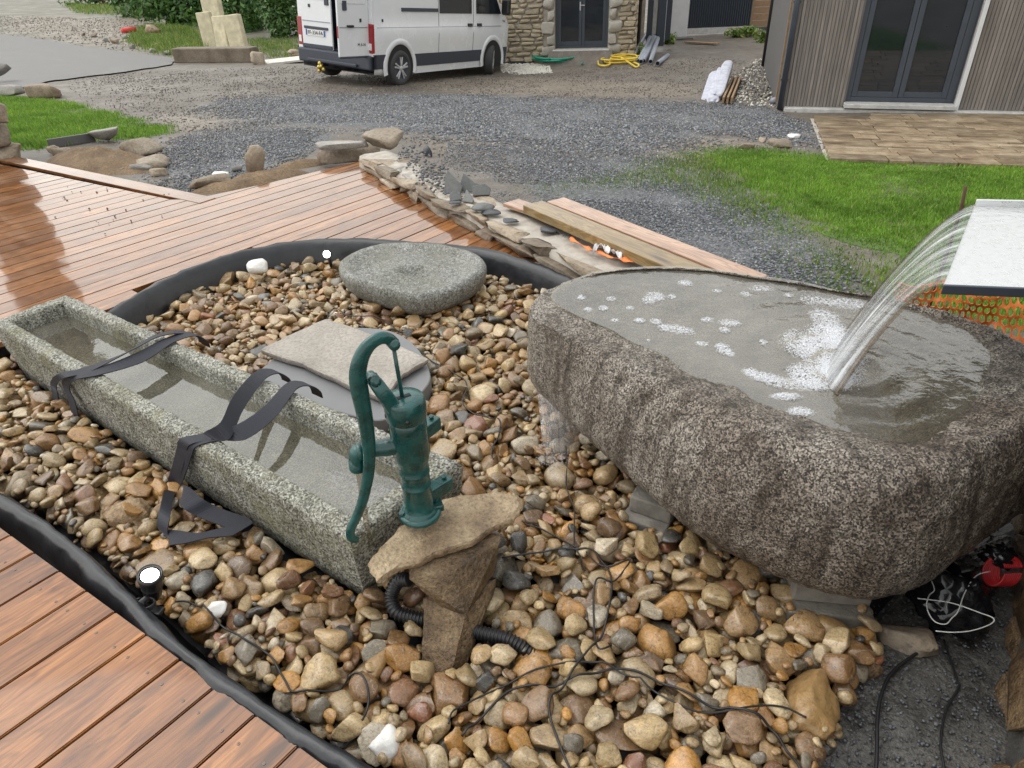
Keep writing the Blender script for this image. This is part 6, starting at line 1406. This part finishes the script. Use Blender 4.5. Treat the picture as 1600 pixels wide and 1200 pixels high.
box('corner_post', (f0.x, 26.1, .6), (.12, .12, 3.4), MAT['wood'], BF); box('footing', ((f0.x + f1.x) / 2, 26.15, -.95), (1.7, .2, .3), MAT['concrete'], BF)

# ---------------------------------------------------------------- timber clad house at right
rc0, rc1 = gat(1224, 173), gat(1600, 179); rx = (rc1 - rc0); rx.z = 0; rx.normalize(); ry_ = Vector((-rx.y, rx.x, 0)); RZ = min(rc0.z, rc1.z)
RH = thing('timber_house', 'grey vertical timber clad house with dark glazed doors at right', 'house', (rc0.x, rc0.y, RZ)); RH.rotation_euler = (0, 0, math.atan2(rx.y, rx.x))
def ru(px, py):
    n = ry_; d = Vector(ray(px, py)); t = (rc0 - Vector(CAM)).dot(n) / d.dot(n); p = Vector(CAM) + d * t; r = p - Vector((rc0.x, rc0.y, RZ)); return r.dot(rx), r.z
rdl, rz0 = ru(1321, 160); rdr, _ = ru(1490, 168); rz0 = max(rz0, .06); _, rzb = ru(1400, 160); RT = 2.25; RHH = 3.1; RL = 6.5
bs = bmesh.new()
for x0, x1, z0, z1 in ((0, rdl, .05, RHH), (rdr, RL, .05, RHH), (rdl, rdr, RT, RHH)): bm_box(bs, ((x0 + x1) / 2, .22, (z0 + z1) / 2), (x1 - x0, .3, z1 - z0))
bm_ob('backing_wall', bs, MAT['greywall'], RH)
box('body', (RL / 2, 3.2, RHH / 2), (RL, 5.6, RHH - .1), MAT['greywall'], RH)
box('plinth', (RL / 2, .1, -.03), (RL, .35, .17), MAT['plinth'], RH, .01)
x = .03; pw = .048
while x < 4.2:
    if x + pw < rdl or x > rdr + .06:
        o = box('slat', (0, 0, 0), (pw - .006, .022, RHH - .06), MAT['slat'], RH, .002); o.location = (x + pw / 2, .058 + random.uniform(-.002, .002), .05 + (RHH - .06) / 2)
    x += pw
box('corner_trim', (-.005, .07, RHH / 2), (.05, .05, RHH), MAT['slat'], RH, .004)
fr = bmesh.new()
for x0, x1, z0, z1 in ((rdl, rdl + .07, rz0, RT), (rdr - .10, rdr, rz0, RT), (rdl + .07, rdr - .1, RT - .08, RT), (rdl + .07, rdr - .1, rz0, rz0 + .06)): bm_box(fr, ((x0 + x1) / 2, .16, (z0 + z1) / 2), (x1 - x0, .1, z1 - z0), .004)
RD = bm_ob('door', fr, MAT['anth'], RH); mid = (rdl + rdr) / 2 - .02
for x0, x1 in ((rdl + .073, mid - .003), (mid + .003, rdr - .103)):
    lf = bmesh.new()
    for a0, a1, b0, b1 in ((x0, x0 + .075, rz0 + .063, RT - .083), (x1 - .075, x1, rz0 + .063, RT - .083), (x0 + .075, x1 - .075, rz0 + .063, rz0 + .14), (x0 + .075, x1 - .075, RT - .16, RT - .083)): bm_box(lf, ((a0 + a1) / 2, .15, (b0 + b1) / 2), (a1 - a0, .07, b1 - b0), .004)
    bm_ob('leaf_frame', lf, MAT['anth'], RD); box('pane', ((x0 + x1) / 2, .155, (rz0 + RT) / 2), (x1 - x0 - .14, .02, RT - rz0 - .27), MAT['glass'], RD)
box('reveal', (rdr + .035, .09, RT / 2), (.06, .2, RT), MAT['whitepanel'], RH, .004)
box('door_sill', ((rdl + rdr) / 2, .03, rz0 - .035), (rdr - rdl + .04, .3, .06), MAT['plinth'], RH, .006)
tube('drainpipe', [Vector((-.06, .0, .02)), Vector((-.06, .0, 1.5)), Vector((-.06, .0, RHH))], .042, MAT['anth'], RH, 14)
for z in (.45, 1.5): box('pipe_bracket', (-.06, .03, z), (.11, .06, .03), MAT['anth'], RH, .004)
# side wall going back
sw0 = Vector((rc0.x, rc0.y, 0)) + ry_ * .15; sw1 = atY(1201, 88, 16.2); 
swd = (sw1 - sw0); swd.z = 0; swL = swd.length; swd.normalize()
bm = bmesh.new(); bm_box(bm, ((-.02, swL / 2 + .1, RHH / 2)), (.12, swL, RHH)); 
SWp = bm_ob('side_wall', bm, MAT['greywall'], RH); SWp.rotation_euler = (0, 0, math.atan2(swd.y, swd.x) - math.pi / 2 - math.atan2(rx.y, rx.x))
for k in range(4): box('batten', (-.095, .45 + k * .10, 1.0), (.03, .05, 1.9), MAT['wood'], SWp) if k == 0 else None
tube('drainpipe', [Vector((-.09, swL - .1, .0)), Vector((-.09, swL - .1, 1.4)), Vector((-.09, swL - .1, RHH))], .045, MAT['black'], SWp, 12)
rf = bmesh.new(); vv = [rf.verts.new(p) for p in ((-.3, -.3, RHH), (RL, -.3, RHH), (RL, 3, RHH + 1.8), (-.3, 3, RHH + 1.8), (RL, 6.3, RHH), (-.3, 6.3, RHH))]; rf.faces.new(vv[:4]); rf.faces.new((vv[3], vv[2], vv[4], vv[5])); bm_ob('roof', rf, MAT['slate'], RH)
pc = gat(1205, 163); tag(tube('pipe_offcut', [pc + Vector((0, 0, .05)), pc + Vector((.08, .04, .055)), pc + Vector((.16, .08, .055))], .05, MAT['pvc'], None, 14), 'short grey pipe offcut by the drainpipe foot', 'pipe')
# terrace of flagstones
TER = thing('flagstone_terrace', 'wet ochre flagstone terrace in front of the timber house', 'terrace')
tpx = [gat(*p) for p in [(1268, 186), (1480, 181), (1700, 186), (1720, 262), (1600, 258), (1450, 256), (1293, 252)]]
tpoly = [((p - rc0).dot(rx), (p - rc0).dot(ry_)) for p in tpx]
bmT = bmesh.new(); vs = []
def tpos(x, y, z=0): p = rc0 + rx * x + ry_ * y; return Vector((p.x, p.y, gz(p.x, p.y) + .02 + z))
y = -.06; ymin = min(p[1] for p in tpoly); xm = max(p[0] for p in tpoly); nfl = 0
ang_r = math.atan2(rx.y, rx.x)
def left_x(y):
    h = []
    for (x0, y0), (x1, y1) in zip(tpoly, tpoly[1:] + tpoly[:1]):
        if (y0 > y) != (y1 > y): h.append(x0 + (x1 - x0) * (y - y0) / (y1 - y0))
    return min(h) if h else None
top_y = max(p[1] for p in tpoly)
y = top_y - .01
while y > ymin:
    dpt = random.choice([.13, .18, .24, .3]); ym = y - dpt / 2; lx = left_x(ym)
    if lx is None: y -= dpt; continue
    x = lx + random.uniform(0, .03)
    while x < min(xm, lx + 4.2):
        L = random.uniform(.22, .75); c = tpos(x + L / 2, ym); o = box('flagstone', (0, 0, 0), (L - .012, dpt - .012, .04), MAT['flag'], TER, .005); e = tpos(x + L, ym) - tpos(x, ym); f_ = tpos(x, y) - tpos(x, y - dpt)
        o.matrix_world = Matrix.Translation(c + Vector((0, 0, random.uniform(-.003, .003)))) @ frame_z(e.cross(f_), e).to_4x4(); x += L; nfl += 1
    y -= dpt
mb = [tpos(x - .02 if x < 2 else x, y_, -.012) for x, y_ in tpoly]; mesh_ob('joint_bed', mb, [tuple(range(len(mb)))[::-1]], MAT['render'], TER)
# ---------------------------------------------------------------- clutter in the yard
def pipe_px(a, b, r, label, lift=.04):
    pa, pb = gat(*a), gat(*b); pa.z += r + .01; pb.z += lift + r; d = (pb - pa).normalized(); o = thing('drain_pipe', label, 'pipe', (0, 0, 0), 0, 'grey drain pipes against the house corner')
    M = Matrix.Translation(pa) @ frame_z(d).to_4x4(); L = (pb - pa).length
    lathe('pipe_wall', [(r * .86, L), (r, L), (r, .0), (r * .86, .0), (r * .86, .25)], MAT['pvc'], o, 18, M, True, False); lathe('bore', [(.0, .06), (r * .87, .06)], MAT['dark'], o, 18, M, False, False); lathe('bore', [(.0, L - .06), (r * .87, L - .06)], MAT['dark'], o, 18, M, False, False); return o
for a, b, lb in (((988, 95), (1008, 78), 'leftmost grey drain pipe leaning up at the house corner'), ((998, 100), (1014, 84), 'second grey drain pipe from the left in the heap'), ((1001, 101), (1020, 80), 'third grey drain pipe from the left in the heap'), ((1005, 100), (1022, 84), 'fourth grey drain pipe, pale ended, in the heap'), ((1016, 101), (1026, 86), 'rightmost drain pipe of the leaning heap'), ((1027, 104), (1043, 90), 'single grey drain pipe lying apart on the earth')): pipe_px(a, b, .055, lb, .0 if a[0] == 1027 else .35)
gh = thing('green_hose', 'coiled green garden hose on the ground before the french door', 'hose')
gc = gat(871, 97); P = []
for k in range(120):
    a = k * .30; r = .36 + .06 * math.sin(k * .37) + .002 * k; P.append(gc + Vector((r * 1.25 * math.cos(a), r * 1.5 * math.sin(a), .06 + .0011 * k + .01 * math.sin(k))))
tube('coil', smooth_path(P, 2), .024, MAT['greenhose'], gh, 7); tube('hose_end', smooth_path([P[-1], gat(890, 91, .08), gat(902, 93, .06), gat(909, 97, .05), gat(909, 103, .05)], 5), .024, MAT['greenhose'], gh, 7)
yh = thing('yellow_hose', 'tangled yellow hose running past the french door', 'hose')
tube('run', smooth_path([gat(848, 94, .12), gat(870, 91, .16), gat(884, 91, .12), gat(895, 90, .12), gat(905, 90, .14), gat(918, 91, .12), gat(926, 93, .08), gat(934, 99, .06), gat(936, 105, .05), gat(948, 106, .05), gat(954, 101, .05), gat(944, 97, .06), gat(934, 92, .04), gat(950, 90, .05), gat(965, 96, .05)], 5), .024, MAT['yellowhose'], yh, 7)
yc = gat(968, 98); P = []
for k in range(70):
    a = k * .42; r = .30 + .1 * math.sin(k * .71); P.append(yc + Vector((r * 1.35 * math.cos(a) + .004 * k - .1, r * 1.2 * math.sin(a) - .004 * k + .1, .03 + .002 * k)))
tube('tangle', smooth_path(P, 3), .022, MAT['yellowhose'], yh, 7); tube('tail', smooth_path([P[-1], gat(985, 103, .05), gat(994, 107, .03), gat(998, 104, .04), gat(990, 101, .05)], 4), .023, MAT['yellowhose'], yh, 7)
WG = gpoly([(790, 103), (812, 99), (850, 105), (862, 111), (840, 116), (800, 112), (782, 110)]); tag(chips('white_gravel', WG, 1700, MAT['whitegravel'], (.02, .045), .4), 'white limestone chippings beside the van nose', 'gravel', kind='stuff')
c = gat(815, 100); crumple('plastic_sheet', c + Vector((0, .1, .04)), (.8, .3, .12), MAT['poly'], 'black plastic crumpled at the house foot by the van', 'plastic', 5, ICO3)
for k, (px, py, L, w, h, z, lb) in enumerate(((1100, 162, .52, .16, .10, .0, 'flat white woven bag at the left of the stack'), (1112, 162, .62, .20, .14, .0, 'white woven bag leaning in the stack\'s middle'), (1120, 158, .52, .17, .12, .11, 'white woven bag lying on top of the stack'))):
    a, b = gat(px, py), gat(px + 15, py - 32); d = (b - a); L = d.length; V = stone_verts(300 + k, ICO4, .45, 0, .05, freq=2.5); o = big_mesh('woven_bag', V * np.array([L / 2, w * .62, h * .62]), ICO4[1], MAT['bag'], None, True); o.location = (a + b) / 2 + Vector((0, 0, h * .5 + z + (.03 if k else 0))); o.rotation_euler = (0, -.10, math.atan2(d.y, d.x)); tag(o, lb, 'bag', 'white woven bags')
lt = thing('lath_bundle', 'bundle of brown wooden laths lying beside the white bags', 'timber')
for k in range(9):
    a, b = gat(1129 + k * 2.2 - (k % 3) * 2, 163), gat(1145 + k * 1.9 - (k % 3) * 2, 128); z = .03 + .035 * (k % 3); a.z += z; b.z += z; d = b - a; o = box('lath', (0, 0, 0), (d.length, .035, .03), MAT['wood'], lt, .003); o.matrix_world = Matrix.Translation((a + b) / 2) @ Matrix((d.normalized(), Vector((0, 0, 1)).cross(d.normalized()).normalized(), d.normalized().cross(Vector((0, 0, 1)).cross(d.normalized()).normalized()))).transposed().to_4x4()
RUB = gpoly([(1140, 128), (1195, 92), (1210, 100), (1218, 168), (1150, 165)]); tag(chips('rubble', RUB, 420, MAT['whitegravel'], (.015, .05), .2), 'pale lime rubble strewn along the timber house side', 'rubble', kind='stuff')
RUB2 = gpoly([(1150, 120), (1200, 96), (1212, 130), (1180, 160)]); tag(chips('rubble', RUB2, 1500, MAT['grit'], (.02, .06), .2), 'brown earth rubble along the timber house side', 'rubble', kind='stuff')
for k, (px, py, s_) in enumerate(((1165, 232, .2), (1190, 222, .14), (1210, 226, .22), (1240, 216, .16), (1225, 230, .3))): gstone('rubble_stone', px, py, (s_, s_ * .7, s_ * .4), k, MAT['whitestone' if k == 3 else 'wallstone'], ['flat brown stone at the lawn\'s far left corner', 'small brown stone above the lawn corner', 'brown stone between lawn and gravel', 'pale stone near the terrace corner', 'broad flat stone beside the terrace corner'][k], 260 + k, .3)
for px, py, w, n, lb in ((1155, 58, 45, 500, 'weedy plant clump before the metal shed'), (1195, 66, 30, 400, 'weeds at the timber hut\'s foot'), (1045, 68, 16, 250, 'grass tuft at the white door'), (1002, 90, 14, 250, 'weeds at the stone house corner')):
    c = gat(px, py); s_ = (c - Vector(CAM)).length / 1060; bush('weed_clump', c, w * s_ * .5, .3, .3, n, .07, lb, MAT['weed'], px)
pa_, pb_ = gat(1072, 68), gat(1122, 71); timber('scrap_board', pa_ + Vector((0, 0, .05)), pb_ + Vector((0, 0, .05)), .2, .03, MAT['brownwood'], 'brown scrap board lying before the white door', 0)
#SECTION7
# ---------------------------------------------------------------- white panel van with an open rear door
VA, VB = atY(620, 134, 15.5), atY(762, 117, 18.6)
vf = (VB - VA).normalized(); vr = vf.cross(Vector((0, 0, 1))).normalized(); vu = (Vector((0, 0, 1)) + vr * math.tan(math.radians(4.0))); vu = (vu - vf * vu.dot(vf)).normalized(); vl = vu.cross(vf).normalized()
VAN = thing('panel_van', 'white panel van parked by the stone house with one rear door open', 'van')
vm = Matrix((vf, vl, vu)).transposed().to_4x4(); vm.translation = VA + vl * .90; VAN.matrix_world = vm
def vw(z): return float(np.interp(z, [.25, .42, .6, 1.08, 1.12, 1.35, 2.0, 2.35, 2.5, 2.57, 2.6], [.97, .985, 1.0, 1.015, 1.0, .99, .955, .90, .80, .62, .0]))
zl_ = [.25, .34, .42, .6, .85, 1.08, 1.12, 1.35, 1.7, 2.0, 2.2, 2.35, 2.45, 2.5, 2.55, 2.58, 2.6]
st_ = [(-1.22, 2.55, .975), (-1.1, 2.6, 1.0), (-.4, 2.6, 1), (.4, 2.6, 1), (1.2, 2.6, 1), (2, 2.6, 1), (2.7, 2.6, 1), (3.0, 2.56, 1), (3.2, 2.46, .995), (3.4, 2.28, .99), (3.7, 1.98, .985), (4.0, 1.68, .98), (4.25, 1.43, .965), (4.45, 1.30, .93), (4.6, 1.18, .86), (4.70, 1.0, .74), (4.74, .8, .6)]
V = []; Fc = []; m_ = len(zl_) * 2 - 1
for x, T, k in st_:
    pts = []
    for z in zl_:
        q_ = z if T > 2.59 else (z if z < T - .12 else T - .12 + (z - (T - .12)) / (2.6 - (T - .12)) * .12)
        w = vw(z) if T > 2.5 else (vw(q_) * (1 if z < T - .12 else max(0, 1 - ((z - (T - .12)) / (2.6 - (T - .12))) ** 2.5)))
        pts.append((w * k, q_))
    V += [Vector((x, -w, z)) for w, z in pts] + [Vector((x, w, z)) for w, z in pts[-2::-1]]
for i in range(len(st_) - 1):
    for j in range(m_ - 1): Fc.append((i * m_ + j, i * m_ + j + 1, (i + 1) * m_ + j + 1, (i + 1) * m_ + j))
e = (len(st_) - 1) * m_; Fc.append(tuple(e + j for j in range(m_)))
for i in range(len(st_) - 1): Fc.append((i * m_, (i + 1) * m_, (i + 1) * m_ + m_ - 1, i * m_ + m_ - 1))
BODY = mesh_ob('body', V, Fc, MAT['vanwhite'], VAN, True)
def vpanel(name, x0, x1, z0, z1, mat, parent=VAN, off=.004, th=.02, n=6, side_=-1, x0t=None, x1t=None, nz=None):
    """plate lying on the van's flank"""
    bm = bmesh.new(); G_ = []
    nz = nz or n
    for j in range(nz + 1):
        z = z0 + (z1 - z0) * j / nz; t = j / nz; a = x0 + ((x0t if x0t is not None else x0) - x0) * t; b = x1 + ((x1t if x1t is not None else x1) - x1) * t
        G_.append([bm.verts.new((a + (b - a) * i / 2, side_ * (vw(z) + off), z)) for i in range(3)])
    for j in range(nz):
        for i in range(2): bm.faces.new((G_[j][i], G_[j][i + 1], G_[j + 1][i + 1], G_[j + 1][i]))
    bmesh.ops.recalc_face_normals(bm, faces=bm.faces); bmesh.ops.solidify(bm, geom=bm.faces[:], thickness=-th if False else th); return bm_ob(name, bm, mat, parent)
for sdv in (-1, 1):
    vpanel('side_window', 1.40, 2.66, 1.36, 2.16, MAT['glass'], side_=sdv, off=.012); vpanel('door_window', 2.86, 3.98, 1.36, 2.16, MAT['glass'], side_=sdv, x1t=3.42, off=.012)
    vpanel('cladding', .48, 3.12, .36, .60, MAT['vangrey'], side_=sdv, off=.014, n=3); vpanel('cladding', -1.2, -.46, .36, .62, MAT['vangrey'], side_=sdv, off=.014, n=3)
    vpanel('sill', .44, 3.16, .22, .36, MAT['vanwhite'], side_=sdv, off=.004, n=3)
    vpanel('front_bumper_side', 4.10, 4.36, .25, .62, MAT['vangrey'], side_=sdv, off=-.012, th=.03, n=3)
for x in (1.36, 2.74): vpanel('door_gap', x - .006, x + .006, .40, 2.25, MAT['vangrey'], off=.003, th=.01, n=10)
vpanel('slide_rail', .08, 1.34, 1.385, 1.45, MAT['vangrey'], off=.018, n=2); vpanel('body_crease', -1.15, 4.0, 1.095, 1.105, MAT['pvc'], off=.003, th=.006, n=2)
for x in (2.50, 2.90): vpanel('door_handle', x, x + .17, 1.10, 1.16, MAT['black'], off=.03, th=.03, n=2)
vpanel('fuel_flap', -1.0, -.96, 1.20, 1.25, MAT['black'], off=.012, n=2)
# arches and wheels
def arch(x, sdv):
    y = sdv * (vw(.6) + .004); V = []; Fc = []; n = 28
    for i in range(n + 1):
        a = math.pi * (i / n) * 1.16 - .08 * math.pi
        for r, dy in ((.43, .0), (.445, .022), (.52, .022), (.55, .0)): V.append((x + r * math.cos(a), y + sdv * dy, .36 + r * math.sin(a)))
    for i in range(n):
        for j in range(3): Fc.append((i * 4 + j, i * 4 + j + 1, (i + 1) * 4 + j + 1, (i + 1) * 4 + j))
    mesh_ob('wheel_arch', V, Fc, MAT['vanwhite'], VAN, True)
    V = [(x, y + sdv * .003, .36)] + [(x + .435 * math.cos(a), y + sdv * .003, max(.18, .36 + .435 * math.sin(a))) for a in np.linspace(0, 2 * math.pi, 33)]; mesh_ob('arch_shade_disc', V, [(0, i, i + 1) for i in range(1, 33)], MAT['dark'], VAN)  # flat dark disc stands in for the shaded wheel well, no opening cut
def wheel(x, sdv, steer=0.0):
    w = bpy.data.objects.new('wheel', None); link(w, VAN); w.location = (x, sdv * .925, .345); w.rotation_euler = (0, 0, steer); M = Matrix.Rotation(math.pi / 2 * -sdv, 4, 'X')
    M = frame_z((0, sdv, 0), (1, 0, 0)).to_4x4()
    lathe('tyre', [(.21, -.12), (.30, -.12), (.335, -.10), (.345, -.05), (.345, .05), (.335, .09), (.31, .112), (.235, .118), (.225, .10)], MAT['rubber'], w, 40, M, True, False)
    lathe('rim', [(.0, .088), (.19, .088), (.205, .092), (.222, .108), (.232, .105), (.232, -.1), (.0, -.1)], MAT['vangrey'], w, 40, M, True, False)
    for k in range(5):
        for dlt in (-.16, .16):
            a = k * 2 * math.pi / 5 + dlt + .3; c_, s__ = math.cos(a), math.sin(a); bm = bmesh.new(); bm_box(bm, (.135, 0, .100), (.17, .036, .026), .006); 
            for v in bm.verts: v.co = M @ (Matrix.Rotation(a, 3, 'Z') @ v.co)
            bm_ob('spoke', bm, MAT['alloy'], w)
    lathe('hub', [(.0, .118), (.035, .118), (.05, .11), (.055, .09)], MAT['alloy'], w, 20, M, True, False)
for sdv in (-1, 1):
    arch(0, sdv); arch(3.64, sdv); wheel(0, sdv); wheel(3.64, sdv, .42 if sdv < 0 else .42)
# rear: frame, left door, open right door, lamps, bumper
def vbox(name, c, s, mat, parent=VAN, bev=.008, rot=None): return box(name, c, s, mat, parent, bev, rot, 2)
vbox('rear_header', (-1.23, 0, 2.40), (.05, 1.7, .22), MAT['vanwhite']); vbox('rear_bumper', (-1.27, 0, .47), (.16, 1.92, .26), MAT['vangrey'], bev=.03); vbox('bumper_step', (-1.36, 0, .40), (.10, 1.3, .06), MAT['vangrey'], bev=.015)
for sdv in (-1, 1):
    vbox('rear_pillar', (-1.225, sdv * .925, 1.5), (.06, .10, 1.75), MAT['vanwhite']); 
    rl_ = vbox('rear_lamp', (-1.245, sdv * .925, .90), (.07, .125, .52), MAT['redlens'], bev=.015); vbox('reverse_lens', (-1.283, sdv * .925, .76), (.01, .07, .12), MAT['whitepl'], rl_, .003); vbox('reflector', (-1.24, sdv * .93, .615), (.07, .13, .06), MAT['whitepl'], bev=.006)
bm = bmesh.new()
for c, s in (((.9, 0, 2.3), (4.2, 1.7, .02)), ((.9, -.88, 1.4), (4.2, .02, 1.8)), ((.9, .88, 1.4), (4.2, .02, 1.8)), ((2.8, 0, 1.4), (.02, 1.7, 1.8)), ((.9, 0, .62), (4.2, 1.7, .03))): bm_box(bm, c, s)
bm_ob('cargo_lining', bm, MAT['vangrey'], VAN); vbox('cargo_crate', (-.7, -.35, .80), (.6, .7, .34), MAT['anth']); vbox('cargo_roll', (-.75, -.30, 1.15), (.5, .5, .2), MAT['black'], bev=.08)
def rear_door(parent, y0, y1, left):
    """panel in the plane x=0, y from y0 to y1"""
    d = vbox('rear_door', (0, (y0 + y1) / 2, 1.45), (.045, abs(y1 - y0), 1.70), MAT['vanwhite'], parent, .012); vbox('door_crease', (-.026, (y0 + y1) / 2, 1.10), (.012, abs(y1 - y0) * .92, .015), MAT['pvc'], d, .003); vbox('door_pressing', (-.026, (y0 + y1) / 2, 1.8), (.012, abs(y1 - y0) * .78, .62), MAT['vanwhite'], d, .005); return d
LD = rear_door(VAN, .055, .865, True); LD.location = (-1.255, 0, 0)
vbox('plate_recess', (-.03, .47, .98), (.03, .64, .05), MAT['vangrey'], LD); PLT = vbox('number_plate', (-.03, .49, .89), (.012, .52, .11), MAT['whitepl'], LD, .003); vbox('door_lock', (-.03, .15, 1.48), (.03, .10, .16), MAT['vangrey'], LD); vbox('hinge_cover', (-.03, .62, 1.37), (.02, .05, .06), MAT['vangrey'], LD)
for y in (.732, .248): vbox('blue_band', (-.0375, y, .89), (.005, .036, .105), MAT['blue'], LD, .001)
vbox('door_foot', (-.02, .46, .645), (.05, .80, .07), MAT['vangrey'], LD)
OD = bpy.data.objects.new('open_door', None); link(OD, VAN); OD.location = (-1.265, -.87, 0); OD.rotation_euler = (0, 0, math.radians(86)); OD['label'] = 'rear door standing open'
RD_ = rear_door(OD, .0, .79, False)
vbox('door_handle', (-.04, .50, 1.12), (.04, .16, .04), MAT['black'], RD_); vbox('lock_cover', (-.03, .22, 1.22), (.02, .045, .06), MAT['black'], RD_); vbox('door_lock', (-.03, .62, 1.46), (.03, .10, .16), MAT['vangrey'], RD_); vbox('edge_reflector', (.0, .793, 1.02), (.03, .012, .2), MAT['redlens'], RD_, .002); vbox('door_foot', (-.0, .40, .585), (.05, .78, .03), MAT['vangrey'], RD_)
def text(body, size, M, mat, parent, name='lettering'):
    cu = bpy.data.curves.new(name, 'FONT'); cu.body = body; cu.size = size; cu.extrude = .002; cu.align_x = 'CENTER'; cu.align_y = 'CENTER'; tmp = bpy.data.objects.new('tmp', cu); COL.objects.link(tmp); dg = bpy.context.evaluated_depsgraph_get(); me = bpy.data.meshes.new_from_object(tmp.evaluated_get(dg)); bpy.data.objects.remove(tmp); me.materials.clear(); me.materials.append(mat)
    o = bpy.data.objects.new(name, me); link(o, parent); o.matrix_local = M; return o
RT_ = Matrix((Vector((0, -1, 0)), Vector((0, 0, 1)), Vector((-1, 0, 0)))).transposed().to_4x4()
text('FF-334-FA', .098, Matrix.Translation((-.040, .49, .888)) @ RT_, MAT['ink'], LD, 'plate_lettering'); text('M A N', .075, Matrix.Translation((-.026, .21, .80)) @ RT_, MAT['ink'], RD_, 'badge_lettering')
vbox('mirror', (3.92, -1.17, 1.52), (.14, .22, .36), MAT['black'], bev=.05); vbox('mirror', (3.92, 1.17, 1.52), (.14, .22, .36), MAT['black'], bev=.05)
text('TGE', .07, Matrix.Translation((4.16, -vw(1.15) * .985, 1.20)) @ Matrix.Rotation(math.pi / 2, 4, 'X'), MAT['ink'], VAN, 'side_lettering')
for p in ((0, 0, 0), (.04, .03, -.04), (-.03, -.04, -.05), (.02, -.05, .03)):
    pass
hb = bpy.data.objects.new('tow_coupling', None); link(hb, VAN); hb.location = (-1.42, .30, .30)
for k, (x, y, z, r) in enumerate(((0, 0, .05, .045), (0, .03, -.02, .045), (-.02, -.05, -.0, .04), (0, -.09, -.05, .04), (.0, .03, -.09, .04))): lathe('ring', [(.0, -r), (r * .7, -r * .7), (r, 0), (r * .7, r * .7), (.0, r)], MAT['brass'], hb, 10, Matrix.Translation((x, y, z)))
vbox('tow_bar', (-1.34, .25, .33), (.16, .06, .05), MAT['black'])

# the load bay ends close behind the rear axle: pull the tail in
def pull_in(o):
    for ch in o.children:
        if ch.name.startswith('wheel'): continue
        if ch.location.x < -.9: ch.location.x += .45; continue
        if ch.type == 'MESH':
            for v in ch.data.vertices:
                if v.co.x < -.9: v.co.x += .45
        pull_in(ch)
pull_in(VAN)
